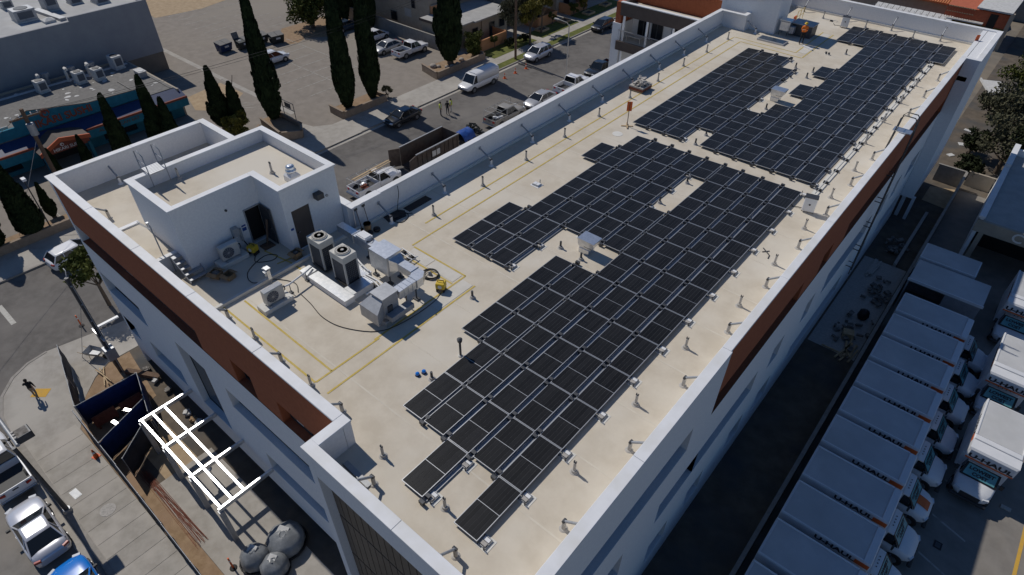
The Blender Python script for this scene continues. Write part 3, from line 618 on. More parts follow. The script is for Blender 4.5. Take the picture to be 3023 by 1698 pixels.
# rails in the gaps between the columns, one run each
def rail(x, y0, y1, label):
    mb = MB(); mb.box(-0.085, 0, 0.02, -0.065, y1 - y0, 0.10); mb.box(-0.085, 0, 0.0, 0.06, y1 - y0, 0.02)
    yy = 0.0
    while yy < y1 - y0 + 0.1:
        mb.box(-0.11, yy - 0.22, 0.0, 0.10, yy - 0.10, 0.16, 1); mb.box(-0.11, yy + 0.06, 0.0, 0.10, yy + 0.20, 0.16, 1); yy += LY
    solo(mb, 'mounting_rail', ['galv_dull', 'dark_steel'], label, 'rail', (x, y0, R + 0.05), 'rails in the gaps between panel columns')
for ci in range(1, 10):
    r_ = list(LOW[ci]); runs = []; s0 = r_[0]; p_ = r_[0]
    for i in r_[1:] + [99]:
        if i != p_ + 1: runs.append((s0, p_)); s0 = i
        p_ = i
    for j, (a, b) in enumerate(runs):
        rail(LOWX[ci] + 0.10, a * LY, (b + 1) * LY, 'mounting rail beside the %s column from the right, front array%s' % (ORD[ci], '' if len(runs) == 1 else ', %s stretch' % ORD[j]))
for ci in range(1, 11):
    r_ = list(UPP[ci]); runs = []; s0 = r_[0]; p_ = r_[0]
    for i in r_[1:] + [99]:
        if i != p_ + 1: runs.append((s0, p_)); s0 = i
        p_ = i
    for j, (a, b) in enumerate(runs):
        rail(UPX[ci] + 0.10, 28.8 + a * LY, 28.8 + (b + 1) * LY, 'mounting rail beside the %s column from the right, rear array%s' % (ORD[ci], '' if len(runs) == 1 else ', %s stretch' % ORD[j]))
# ballast trays at the open edges: white pad, tray, concrete blocks
def make_tray():
    r = bpy.data.objects.new('ballast_tray', None); C.objects.link(r)
    MB().box(-0.2, -0.26, 0, 0.42, 0.26, 0.012).build('slip_sheet', 'membrane_white', r)
    MB().box(0.0, -0.19, 0.012, 0.30, -0.17, 0.09).box(0.0, 0.17, 0.012, 0.30, 0.19, 0.09).box(0.0, -0.17, 0.012, 0.30, 0.17, 0.022).box(0.29, -0.17, 0.022, 0.30, 0.17, 0.08).build('tray', 'steel', r)
    MB().box(0.02, -0.15, 0.024, 0.26, -0.01, 0.12).build('ballast_block', 'concrete_block', r)
    MB().box(0.02, 0.02, 0.024, 0.26, 0.15, 0.10).build('ballast_block', 'white_paint', r)
    MB().box(-0.06, -0.2, 0.02, -0.03, -0.16, 0.2).box(-0.06, 0.16, 0.02, -0.03, 0.2, 0.2).box(0.25, -0.24, 0.02, 0.29, -0.2, 0.20).build('clamp_foot', 'dark_steel', r)
    return r
tray0 = make_tray(); used = [False]
def tray(x, y, label):
    o = tray0 if not used[0] else copy_tree(tray0, (0, 0, 0)); used[0] = True
    o.location = (x, y, R + 0.001); tag(o, label, 'ballast tray', 'ballast trays along the panel edges')
for i in range(13): tray(0.03, i * LY + (0.22 if i == 0 else 0.0), 'ballast tray on white pad by right edge of front array, %s from the near end' % ORD[i])
for i in range(13):
    tray(0.10, 28.8 + i * LY + (0.15 if i == 0 else 0), 'ballast tray on white pad by right edge of rear array, %s from the near end' % ORD[i])
for n_, (x, y) in enumerate(((-2.43, 0.25), (-2.42, 1.95), (-8.46, 11.6), (-8.46, 13.8), (-7.25, 15.9), (-6.04, 20.6), (-6.04, 22.9), (-6.02, 25.0), (-7.3, 31.2), (-8.5, 29.0), (-7.25, 35.8), (-7.25, 38.1), (-7.25, 40.4), (-8.5, 46.8), (-7.3, 44.6))):
    tray(x, y, 'ballast tray at the inner edge of the arrays, %s going away from the camera' % (ORD + ['fifteenth'])[n_])
mb = MB(); mb.box(-0.3, -0.26, 0, 0.3, 0.26, 0.012, 1); mb.box(-0.22, -0.17, 0.012, 0.22, -0.15, 0.09); mb.box(-0.22, 0.15, 0.012, 0.22, 0.17, 0.09); mb.box(-0.2, -0.14, 0.013, -0.02, 0.14, 0.11, 1); mb.box(0.02, -0.14, 0.013, 0.2, 0.14, 0.12, 1); mb.box(0.05, 0.2, 0.0, 0.09, 0.24, 0.3)
solo(mb, 'ballast_tray', ['steel', 'white_paint'], 'loose ballast tray with white blocks alone on the open roof', 'ballast tray', (-12.17, 18.36, R + 0.001))

# ------------------------------------------------------------ parapet braces, posts, vent pipes
def make_brace(name, dx, top, base_h=0.42):
    """sleeve on the roof at the origin, strut rising towards dx (direction x)"""
    r = bpy.data.objects.new(name, None); C.objects.link(r)
    MB().cyl((0, 0, 0), (0, 0, 0.05), 0.16, 0.11, n=12).cyl((0, 0, 0.05), (0, 0, base_h), 0.075, n=12).build('sleeve', 'white_paint' if dx < 0 else 'pipe_paint', r)
    MB().cyl((0, 0, base_h - 0.02), (dx, 0, top), 0.05, n=10).obox((dx * 0.985, 0, top), (0.03, 0.16, 0.16)).build('strut', 'pipe_grey', r)
    MB().cyl((0, -0.08, base_h), (0, 0.08, base_h), 0.06, n=8).build('hinge_bolt', 'dark_steel', r)
    return r
b0 = make_brace('parapet_brace', -0.92, 0.88); first = True
for i in range(10):
    o = b0 if i == 0 else copy_tree(b0, (0, 0, 0)); o.location = (-15.66, 10.25 + 4.01 * i, R)
    tag(o, 'dark parapet brace against the street side parapet, %s from the penthouse' % ORD[i], 'brace', 'braces along the street side parapet')
o = copy_tree(b0, (-13.32, 51.14, R)); tag(o, 'parapet brace in the far corner notch beside the tower', 'brace', 'braces along the street side parapet'); 
o = copy_tree(b0, (-30.57, 2.62, R)); tag(o, 'parapet brace behind the penthouse on the left wing roof', 'brace')
b1 = make_brace('parapet_brace', 0.62, 1.0, 0.5)
for i in range(13):
    if i == 9: continue
    o = b1 if i == 0 else copy_tree(b1, (0, 0, 0)); o.location = (1.8, 2.25 + 4.02 * i, R)
    tag(o, 'pale parapet brace along the right parapet, %s from the near corner' % ORD[i - (1 if i > 9 else 0)], 'brace', 'braces along the right parapet')
for i, (x, y) in enumerate(((-15.6, 0.55), (-11.56, 0.56), (-7.56, 0.56), (-4.2, -0.72), (-0.25, -0.72), (-27.5, 0.62))):
    o = copy_tree(b1, (x, y, R), rz=-PI / 2); tag(o, ['parapet brace at front parapet nearest the small air conditioner', 'parapet brace at front parapet between two roof posts', 'parapet brace at front parapet near the corner step', 'parapet brace beside the recessed corner of the near parapet', 'parapet brace at the lower edge of the picture by the near parapet', 'parapet brace at front parapet left of the low shed'][i], 'brace', 'braces along the front parapet')
for i, x in enumerate((-12.3, -8.35, -4.3, -0.25)):
    o = copy_tree(b1, (x, 60.05, R), rz=PI / 2); tag(o, 'pale parapet brace against the far parapet, %s from the tower' % ORD[i], 'brace', 'braces along the far parapet')
def make_post(name, m='pipe_paint', h=0.55, slot=True):
    r = bpy.data.objects.new(name, None); C.objects.link(r)
    MB().cyl((0, 0, 0), (0, 0, 0.03), 0.17, 0.13, n=14).cyl((0, 0, 0.03), (0, 0, 0.13), 0.115, 0.10, n=14).build('flashing', 'pipe_paint' if m != 'white_paint' else m, r)
    MB().cyl((0, 0, 0.13), (0, 0, h), 0.055, n=12).build('pipe', m, r)
    if slot: MB().box(-0.055, -0.03, h, -0.02, 0.03, h + 0.09).box(0.02, -0.03, h, 0.055, 0.03, h + 0.09).build('anchor_fork', 'dark_steel', r)
    return r
p0 = make_post('roof_post')
POSTS = [(-14.5, 12.25 + 3.985 * i, 'roof post along the yellow walkway, %s from the penthouse' % ORD[i], 'posts along the walkway') for i in range(10)]
POSTS += [((0.8, 0.85, 0.85, 1.43, 1.42, 1.4, 1.4, 1.42, 0.8, 0.77, 0.77, 0.78)[i], 4.22 + 4.01 * i, 'roof post between panels and right parapet, %s from the near end' % ORD[i], 'posts along the right parapet') for i in range(12)]
POSTS += [(-13.6, 0.6, 'roof post by the front parapet nearest the small air conditioner', None), (-9.56, 0.57, 'roof post by the front parapet at the end of the yellow lines', None), (-4.84, 0.25, 'roof post standing alone near the stepped parapet corner', None), (-1.69, 0.25, 'roof post between the two lowest solar panels', None)]
POSTS += [(x, 59.3, 'roof post by the far parapet, %s from the tower' % ORD[i], 'posts along the far parapet') for i, x in enumerate((-10.2, -6.34, -2.3))]
for i, (x, y, lab, g) in enumerate(POSTS):
    o = p0 if i == 0 else copy_tree(p0, (0, 0, 0)); o.location = (x, y, R); tag(o, lab, 'post', g)
v0 = make_post('vent_pipe', 'dark_steel', 0.42, False)
VENTS = [(-7.46, 14.4, 'black vent pipe in the gap, left of the silver exhaust hood'), (-6.11, 14.3, 'black vent pipe in front of the silver exhaust hood'), (-8.26, 8.65, 'black vent pipe between the walkway pad and the front array'), (-6.13, 3.96, 'short black vent pipe beside the two blue caps'),
         (-6.19, 36.91, 'black vent pipe below the white exhaust box of the rear array'), (-7.5, 28.91, 'black vent pipe at the walkway edge of the rear array'), (-6.09, 44.3, 'black capped vent pipe below the single panel of the rear array'), (-6.12, 45.7, 'black vent pipe touching the single panel of the rear array'), (-7.51, 45.7, 'black vent pipe right of the far left block of panels'), (-5.46, 51.4, 'black vent pipe with elbow left of the topmost panels'), (-7.56, 30.5, 'black vent pipe in the small notch of the rear array'), (-5.75, 21.4, 'vent pipe in the hole of the front array, nearer one'), (-5.6, 24.3, 'vent pipe in the hole of the front array, farther one')]
for i, (x, y, lab) in enumerate(VENTS):
    o = v0 if i == 0 else copy_tree(v0, (0, 0, 0)); o.location = (x, y, R); tag(o, lab, 'vent pipe', 'black vent pipes among the panels')
mb = MB(); mb.cyl((0, 0, 0), (0, 0, 0.06), 0.12, 0.09, n=12); mb.cyl((0, 0, 0.06), (0, 0, 0.9), 0.05, n=10, mi=1); mb.cyl((0, 0, 0.86), (0, 0, 1.0), 0.10, 0.12, n=12, mi=1); mb.cyl((0, 0, 1.0), (0, 0, 1.05), 0.12, 0.04, n=12, mi=1)
solo(mb, 'tall_vent_pipe', ['membrane_white', 'dark_steel'], 'tall dark vent pipe with round cap at the front array edge', 'vent pipe', (-6.13, 5.64, R))
for i, (x, y) in enumerate(((-6.72, 3.72), (-6.62, 3.98))):
    mb = MB(); mb.cyl((0, 0, 0), (0, 0, 0.05), 0.11, 0.1, n=12, mi=1); mb.cyl((0, 0, 0.05), (0, 0, 0.13), 0.09, 0.085, n=12); mb.cyl((0, 0, 0.13), (0, 0, 0.16), 0.085, 0.05, n=12)
    solo(mb, 'blue_cap', ['car_blue', 'black'], ['blue capped drain, left one of the pair near the short vent pipe', 'blue capped drain, right one of the pair near the short vent pipe'][i], 'drain cap', (x, y, R), 'pair of blue caps')
for i, (x, y) in enumerate(((-6.75, 50.4), (-6.5, 50.35), (-7.3, 43.6), (-7.05, 43.55))):
    mb = MB(); mb.cyl((0, 0, 0), (0, 0, 0.04), 0.12, 0.1, n=10, mi=1); mb.cyl((0, 0, 0.04), (0, 0, 0.18), 0.08, n=10)
    solo(mb, 'roof_drain', ['dark_steel', 'membrane_white'], ['dark drain cap left of the topmost panels, left of pair', 'dark drain cap left of the topmost panels, right of pair', 'dark drain cap by the rear array steps, left of pair', 'dark drain cap by the rear array steps, right of pair'][i], 'roof drain', (x, y, R))
# exhaust boxes
def exhaust(name, label, loc):
    r = thing(name, label, 'exhaust vent', loc)
    MB().box(-0.3, -0.28, 0, 0.3, 0.28, 0.30).build('curb', 'galv', r, bevel=0.01)
    b = MB(); b.loft([[(-0.28, -0.26, 0.3), (0.28, -0.26, 0.3), (0.28, 0.26, 0.3), (-0.28, 0.26, 0.3)], [(-0.34, -0.34, 0.5), (0.5, -0.34, 0.5), (0.5, 0.34, 0.5), (-0.34, 0.34, 0.5)], [(-0.36, -0.36, 0.85), (0.6, -0.36, 0.85), (0.6, 0.36, 0.85), (-0.36, 0.36, 0.85)]], 0, False); b.build('hood', 'galv', r)
    MB().box(-0.38, -0.38, 0.85, 0.62, 0.38, 0.9).build('lid', 'galv', r, bevel=0.01)
    MB().box(0.05, -0.35, 0.5, 0.5, 0.35, 0.515).build('louvre', 'dark_steel', r)
exhaust('exhaust_hood', 'silver box exhaust hood in the gap of the front array', (-6.3, 15.05, R))
exhaust('exhaust_hood', 'silver box exhaust hood between the rear array blocks', (-6.3, 38.8, R))
# inverter cabinets
def cabinet(label, loc, rz):
    r = thing('inverter_cabinet', label, 'cabinet', loc, rz)
    MB().box(-0.32, -0.12, 0.1, 0.32, 0.16, 0.95).build('case', 'white_paint', r, bevel=0.02)
    MB().box(-0.34, -0.16, 0.95, 0.34, 0.3, 0.99).build('sun_shade', 'dark_steel', r)
    MB().cyl((0.0, -0.12, 0.55), (0.0, -0.15, 0.55), 0.05, n=10).build('knob', 'black', r)
    for x in (-0.28, 0.28): MB().cyl((x, 0, 0), (x, 0, 0.1), 0.025, n=6).cyl((x, 0.1, 0), (x, 0.35, 0.9), 0.02, n=6).build('leg', 'dark_steel', r)
    MB().tube([(-0.2, 0.1, 0.12), (-0.5, 0.25, 0.05), (-0.8, 0.2, 0.04), (-0.95, 0.45, 0.1)], 0.02).build('cable', 'black', r)
cabinet('white inverter cabinet at the right end of the front array', (0.92, 25.95, R), 0.25)
cabinet('white inverter cabinet near the far parapet above the rear array', (-7.85, 58.0, R), 0.2)
# conduit run along the right edge on small blocks, with white pads
for i, (ya, yb) in enumerate(((27.9, 37.2), (37.2, 46.0), (46.0, 54.6))):
    r = thing('conduit_run', 'grey conduit on dark blocks beside the rear array, %s length from the front' % ORD[i], 'conduit', (0.62, ya, R), 0, 'conduit along the right edge of the rear array')
    MB().box(-0.24, 0.1, 0, 0.14, yb - ya, 0.006).build('slip_sheet', 'membrane_white', r)
    MB().tube([(0.0, 0, 0.16), (0.0, yb - ya, 0.16)], 0.028, n=8).build('pipe', 'pipe_grey', r)
    yy = 0.6
    while yy < yb - ya:
        MB().box(-0.14, yy, 0.007, 0.14, yy + 0.14, 0.13).build('support_block', 'black', r); yy += 1.75 if int(yy * 10) % 3 else 1.1
for i, x in enumerate((-9.3, -5.2, -1.6, -0.9)):
    mb = MB(); mb.prism([(-0.12, -0.1), (0.12, -0.1), (0.12, 0.1), (-0.12, 0.1)], 0, 0.1); mb.cyl((-0.6, 0, 0.13), (0.6, 0, 0.13), 0.02, n=6, mi=1)
    solo(mb, 'conduit_support', ['black', 'pipe_grey'], 'black conduit support block by the far parapet, %s from the tower' % ORD[i], 'support block', (x, 59.0 - i * 0.12, R), 'support blocks by the far parapet')
# yellow walkway lines and pale pads (painted strips, one object each)
def yline(x0, y0, x1, y1, label, wd=0.085):
    d = Vector((x1 - x0, y1 - y0, 0)); mb = MB(); mb.obox((0, 0, 0.004), (d.length, wd, 0.004))
    solo(mb, 'walkway_line', 'yellow_line', label, 'painted line', ((x0 + x1) / 2, (y0 + y1) / 2, R + 0.005), 'yellow walkway lines', rz=math.atan2(d.y, d.x))
yline(-14.28, 11.4, -14.33, 48.95, 'outer yellow walkway line along the street side parapet')
yline(-13.36, 9.6, -13.42, 48.35, 'inner yellow walkway line along the street side parapet')
yline(-16.4, 0.78, -9.57, 0.77, 'outer yellow line along the front parapet'); yline(-16.1, 1.65, -9.56, 1.58, 'inner yellow line along the front parapet')
yline(-9.56, 0.8, -9.54, 4.1, 'short yellow line below the metal hood'); yline(-8.73, 0.73, -8.75, 9.35, 'long yellow line between metal hood and front array')
yline(-13.21, 9.58, -9.6, 9.59, 'yellow line crossing beside the pale pads, upper one'); yline(-13.22, 8.75, -9.7, 8.75, 'yellow line crossing beside the pale pads, lower one'); yline(-9.62, 3.9, -9.6, 9.6, 'yellow line running past the yellow reel to the hood')
yline(-13.38, 48.36, -7.95, 48.1, 'nearer yellow line across the far end of the roof'); yline(-14.33, 49.1, -8.76, 48.98, 'farther yellow line across the far end of the roof'); yline(-7.92, 48.2, -7.85, 55.4, 'yellow line beside the worker at the far end'); yline(-8.76, 49.0, -8.8, 55.5, 'yellow line nearest the worker at the far end')
yline(-17.3, 4.2, -17.1, 5.3, 'yellow line beside the grey penthouse door'); yline(-18.7, 4.4, -16.9, 4.7, 'yellow line in front of the open penthouse door'); yline(-16.9, 4.7, -13.4, 4.75, 'yellow line behind the tall condensers')
for i, (x0, y0, x1, y1) in enumerate(((-13.1, 8.85, -11.6, 9.5), (-11.5, 8.85, -9.75, 9.5), (-9.5, 7.0, -8.85, 9.3), (-8.7, 52.4, -8.0, 55.2), (-8.7, 49.2, -8.0, 51.4))):
    mb = MB(); mb.box(-(x1 - x0) / 2, -(y1 - y0) / 2, 0, (x1 - x0) / 2, (y1 - y0) / 2, 0.01)
    solo(mb, 'walkway_pad', 'walkpad', 'pale walkway pad %s' % ['left of the yellow reel, nearer the parapet', 'left of the yellow reel, nearer the panels', 'below the yellow reel', 'beside the worker, farther one', 'beside the worker, nearer one'][i], 'walkway pad', ((x0 + x1) / 2, (y0 + y1) / 2, R + 0.0045))
# ------------------------------------------------------------ mechanical plant
def vrf(label, loc):
    r = thing('condenser', label, 'air conditioner', loc, 0, 'pair of tall condensers')
    MB().box(-0.5, -0.4, 0.08, 0.5, 0.4, 0.2).build('base_frame', 'dark_steel', r)
    b = MB(); b.box(-0.5, -0.4, 1.42, 0.5, 0.4, 1.78)
    for sx in (-1, 1):
        for sy in (-1, 1): b.box(sx * 0.5 - (0.09 if sx > 0 else 0), sy * 0.4 - (0.09 if sy > 0 else 0), 0.2, sx * 0.5 + (0 if sx > 0 else 0.09), sy * 0.4 + (0 if sy > 0 else 0.09), 1.42)
    b.build('case', 'hvac_beige', r, bevel=0.015)
    MB().box(-0.455, -0.36, 0.2, 0.455, 0.36, 1.42).build('coil', 'hvac_grille', r)
    g = MB()
    for i in range(7): g.box(0.456, -0.30 + i * 0.1, 0.22, 0.468, -0.285 + i * 0.1, 1.4)
    for i in range(11): g.box(0.456, -0.31, 0.26 + i * 0.108, 0.470, 0.31, 0.275 + i * 0.108)
    for i in range(9): g.box(-0.41 + i * 0.1, -0.372, 0.22, -0.4 + i * 0.1, -0.361, 1.4)
    g.build('coil_guard', 'black', r)
    MB().cyl((0, 0, 1.78), (0, 0, 1.84), 0.385, 0.365, n=28).build('fan_ring', 'hvac_beige', r)
    MB().cyl((0, 0, 1.841), (0, 0, 1.846), 0.345, n=28).build('fan_well', 'dark_steel', r)
    k = MB(); k.cyl((0, 0, 1.847), (0, 0, 1.88), 0.09, 0.07, n=12)
    for i in range(3): k.lathe((0, 0, 1.85), [(0.15 + i * 0.08, 0), (0.157 + i * 0.08, 0.008)], n=20)
    for i in range(12):
        t = i * PI / 6; k.obox((0.2 * math.cos(t), 0.2 * math.sin(t), 1.854), (0.28, 0.012, 0.008), rz=t)
    k.build('fan_guard', 'pipe_paint', r)
vrf('tall beige condenser with round top fan, nearer the penthouse', (-15.28, 5.66, R + 0.06)); vrf('tall beige condenser with round top fan, nearer the panels', (-13.55, 5.66, R + 0.06))
r = thing('equipment_curb', 'low white metal clad curb under the tall condensers', 'equipment curb', (-13.9, 5.2, R))
for n_, (x0, y0, x1, y1) in enumerate(((-15.6, 4.42, -15.05, 4.95), (-14.9, 4.42, -12.2, 4.95), (-12.95, 5.0, -12.3, 6.15), (-15.7, 6.1, -12.95, 6.6))):
    MB().box(x0, y0, R, x1, y1, R + 0.33).build('curb', 'stucco', r, world=True); o = MB().box(x0 - 0.02, y0 - 0.02, R + 0.33, x1 + 0.02, y1 + 0.02, R + 0.35).build('metal_cap', 'galv', r, world=True)
def split_ac(label, loc, rz, pad=True):
    r = thing('split_air_conditioner', label, 'air conditioner', loc, rz)
    if pad: MB().box(-0.75, -0.35, 0, 0.75, 0.35, 0.25).build('plinth', 'membrane_white', r, bevel=0.02)
    z0 = 0.25 if pad else 0.05
    for x in (-0.35, 0.35): MB().box(x - 0.03, -0.3, z0, x + 0.03, 0.3, z0 + 0.07).build('foot', 'pipe_grey', r)
    MB().box(-0.47, -0.17, z0 + 0.07, 0.47, 0.17, z0 + 0.80).build('case', 'hvac_beige', r, bevel=0.02)
    t = MB()
    for i in range(8): t.box(-0.46, -0.15 + i * 0.04, z0 + 0.80, 0.46, -0.135 + i * 0.04, z0 + 0.812)
    t.build('top_ribs', 'white_paint', r)
    MB().cyl((-0.12, -0.172, z0 + 0.43), (-0.12, -0.18, z0 + 0.43), 0.29, n=26).build('fan_opening', 'hvac_grille', r)
    g = MB(); g.cyl((-0.12, -0.181, z0 + 0.43), (-0.12, -0.195, z0 + 0.43), 0.05, n=12)
    for i in range(12):
        a = i * PI / 6; g.obox((-0.12 + 0.16 * math.cos(a), -0.19, z0 + 0.43 + 0.16 * math.sin(a)), (0.26, 0.008, 0.01), ry=-a)
    g.build('fan_guard', 'pipe_paint', r)
    MB().tube([(0.47, 0.0, z0 + 0.2), (0.6, 0.0, z0 + 0.3), (0.6, 0.0, z0 + 0.5), (0.47, 0.0, z0 + 0.55)], 0.025).build('hose', 'black', r)
split_ac('small beige air conditioner on a white plinth in the sun', (-14.75, 2.45, R), PI / 2)
split_ac('small beige air conditioner in the shade by the penthouse wall', (-19.15, 2.9, R), PI / 2)
# silver duct run
r = thing('duct_run', 'silver sheet metal duct zigzagging over the roof to a grey hood', 'duct', (-12, 6.5, R))
def dpart(mb, name, m='galv', bevel=0.008): return mb.build(name, m, r, world=True, bevel=bevel)
dpart(MB().box(-16.3, 7.3, Z(0.75), -15.0, 7.7, Z(1.15)), 'duct_section'); dpart(MB().box(-15.0, 7.26, Z(0.72), -13.1, 7.74, Z(1.18)), 'duct_section')
dpart(MB().box(-15.02, 7.22, Z(0.68), -14.97, 7.78, Z(1.22)), 'duct_flange'); dpart(MB().box(-13.12, 7.22, Z(0.68), -13.06, 7.78, Z(1.22)), 'duct_flange')
dpart(MB().box(-13.06, 6.72, Z(0.55), -11.8, 7.62, Z(1.62)), 'plenum_box'); dpart(MB().box(-13.0, 6.68, Z(1.62), -11.76, 7.66, Z(1.68)), 'plenum_lid')
dpart(MB().loft([[(-11.8, 6.85, Z(0.8)), (-11.8, 7.6, Z(0.8)), (-11.8, 7.6, Z(1.5)), (-11.8, 6.85, Z(1.5))], [(-11.5, 7.1, Z(0.85)), (-11.5, 7.52, Z(0.85)), (-11.5, 7.52, Z(1.3)), (-11.5, 7.1, Z(1.3))]], 0, False), 'duct_transition')
dpart(MB().box(-11.5, 7.08, Z(0.85), -10.55, 7.52, Z(1.3)), 'duct_section'); dpart(MB().box(-10.6, 7.04, Z(0.81), -10.54, 7.56, Z(1.34)), 'duct_flange')
dpart(MB().prism([(-10.54, 7.08), (-10.54, 7.52), (-10.15, 7.52), (-9.9, 7.2), (-9.9, 6.85), (-10.38, 6.85)], Z(0.85), Z(1.3)), 'duct_elbow'); dpart(MB().box(-10.42, 6.8, Z(0.81), -9.86, 6.86, Z(1.34)), 'duct_flange')
dpart(MB().box(-10.38, 5.8, Z(0.85), -9.92, 6.8, Z(1.3)), 'duct_section')
for yy in (6.05, 6.3, 6.55): dpart(MB().box(-10.40, yy, Z(0.83), -9.90, yy + 0.02, Z(1.32)), 'duct_rib')
for x, y in ((-14.2, 7.5), (-12.95, 6.85), (-12.95, 7.5), (-11.9, 6.85), (-11.9, 7.5), (-10.9, 7.3), (-10.15, 6.9), (-10.15, 6.3)):
    dpart(MB().box(x - 0.025, y - 0.025, Z(0.08), x + 0.025, y + 0.025, Z(0.85)).box(x - 0.14, y - 0.1, Z(0), x + 0.14, y + 0.1, Z(0.08)), 'support_leg', 'dark_steel', 0)
r = thing('kitchen_exhaust_hood', 'dark grey box fan with pyramid cowl at the duct end', 'exhaust hood', (-10.3, 5.1, R))
MB().box(-10.85, 4.72, Z(0.0), -9.75, 5.85, Z(0.3)).build('curb', 'galv', r, world=True, bevel=0.02)
MB().box(-10.68, 4.85, Z(0.3), -9.92, 5.68, Z(1.45)).build('case', 'galv_dull', r, world=True, bevel=0.01)
MB().box(-10.72, 4.81, Z(1.45), -9.88, 5.72, Z(1.5)).build('lid', 'galv_dull', r, world=True)
MB().loft([[(-10.7, 4.86, Z(0.45)), (-9.95, 4.86, Z(0.45)), (-9.95, 4.86, Z(1.35)), (-10.7, 4.86, Z(1.35))], [(-10.95, 4.35, Z(0.35)), (-9.75, 4.35, Z(0.35)), (-9.75, 4.35, Z(1.0)), (-10.95, 4.35, Z(1.0))]], 0, False).build('cowl', 'galv_dull', r, world=True)
MB().box(-9.92, 5.05, Z(0.5), -9.86, 5.3, Z(0.95)).build('switch_box', 'dark_steel', r, world=True)
MB().box(-9.9, 4.9, Z(0.35), -9.5, 6.2, Z(0.62)).build('side_channel', 'galv_dull', r, world=True, bevel=0.01)
# refrigerant pipes
for i, (pts, lab) in enumerate((([(-15.1, 2.9, 0.45), (-14.95, 3.4, 0.5), (-15.1, 4.4, 0.52), (-15.3, 4.9, 0.45)], 'insulated white pipe from the small air conditioner to the curb'),
                               ([(-13.0, 6.3, 0.35), (-12.2, 6.35, 0.35), (-11.6, 6.3, 0.30), (-11.6, 5.9, 0.30)], 'bent white pipe beside the tall condensers, outer one'),
                               ([(-13.0, 6.15, 0.35), (-12.3, 6.2, 0.35), (-11.85, 6.15, 0.30), (-11.9, 5.4, 0.30)], 'bent white pipe beside the tall condensers, inner one'),
                               ([(-14.9, 6.9, 0.5), (-13.6, 6.55, 0.5), (-13.0, 6.5, 0.4)], 'straight white pipe running under the duct'))):
    c_ = pts[0]; mb = MB(); mb.tube([(p[0] - c_[0], p[1] - c_[1], p[2]) for p in pts], 0.045, n=8)
    for p in pts[1:-1]: mb.box(p[0] - c_[0] - 0.1, p[1] - c_[1] - 0.07, 0, p[0] - c_[0] + 0.1, p[1] - c_[1] + 0.07, 0.06, 1); mb.cyl((p[0] - c_[0], p[1] - c_[1], 0.06), (p[0] - c_[0], p[1] - c_[1], p[2]), 0.02, n=6, mi=1)
    solo(mb, 'refrigerant_pipe', ['white_paint', 'dark_steel'], lab, 'pipe', (c_[0], c_[1], R), 'refrigerant pipes')
r = thing('pipe_rack', 'low rack of short white pipes behind the silver duct', 'pipe rack', (-12.9, 8.7, R))
for i in range(3): MB().tube([(-0.5, -0.35 + i * 0.3, 0.2), (0.35, -0.4 + i * 0.3, 0.2), (0.6, -0.3 + i * 0.25, 0.2), (0.6, 0.3 - i * 0.1, 0.2)], 0.03).build('pipe', 'white_paint', r)
for x in (-0.3, 0.3): MB().box(x - 0.08, -0.45, 0, x + 0.08, 0.3, 0.14).build('support_block', 'black', r)
mb = MB(); mb.box(-0.35, -0.25, 0.0, 0.35, 0.25, 0.16); mb.box(-0.3, -0.2, 0.16, 0.3, 0.2, 0.2)
solo(mb, 'white_cooler', 'white_paint', 'white flat box lying on top of the silver duct', 'box', (-14.35, 7.5, Z(1.18)))
mb = MB(); mb.tube([(0, 0, 0.02), (0.2, 0.1, 0.08), (0.1, 0.35, 0.05), (-0.15, 0.3, 0.04), (-0.1, 0.05, 0.03)], 0.02)
solo(mb, 'coiled_cable', 'black', 'black cable loop lying on the silver duct', 'cable', (-14.0, 7.35, Z(1.185)))
def reel(label, loc, rz=0, s=1.0, m='yellow'):
    r = thing('cable_reel', label, 'cable reel', loc, rz)
    MB().box(-0.22 * s, -0.2 * s, 0.18 * s, 0.22 * s, 0.2 * s, 0.5 * s).build('case', m, r, bevel=0.03)
    MB().cyl((0, -0.21 * s, 0.34 * s), (0, -0.2 * s, 0.34 * s), 0.1 * s, n=14).build('hub', 'ink_white', r)
    MB().box(-0.2 * s, -0.18 * s, 0, -0.14 * s, 0.18 * s, 0.18 * s).box(0.14 * s, -0.18 * s, 0, 0.2 * s, 0.18 * s, 0.18 * s).build('foot', 'black', r)
    MB().tube([(-0.15 * s, 0, 0.5 * s), (-0.15 * s, 0, 0.6 * s), (0.15 * s, 0, 0.6 * s), (0.15 * s, 0, 0.5 * s)], 0.02).build('handle', 'black', r)
reel('bright yellow cable reel in the sun beside the coiled cable', (-9.75, 8.1, R), 0.5); reel('yellow tool box in the shade before the open penthouse door', (-18.9, 3.95, R), 0.3)
mb = MB()
for i in range(4):
    rr_ = 0.42 - i * 0.03; mb.tube([(rr_ * math.cos(t * PI / 8) + 0.05 * i, rr_ * math.sin(t * PI / 8), 0.03 + 0.03 * i) for t in range(17)], 0.02, n=5)
mb.tube([(0.3, 0.2, 0.03), (0.6, 0.0, 0.03), (0.9, -0.35, 0.03), (1.25, -0.45, 0.05)], 0.018, n=5)
mb.cyl((0.02, 0.0, 0.0), (0.02, 0.0, 0.2), 0.12, 0.04, n=10, mi=1)
solo(mb, 'cable_coil', ['black', 'pipe_grey'], 'coil of black cable lying beside the duct elbow', 'cable', (-11.0, 8.55, R))
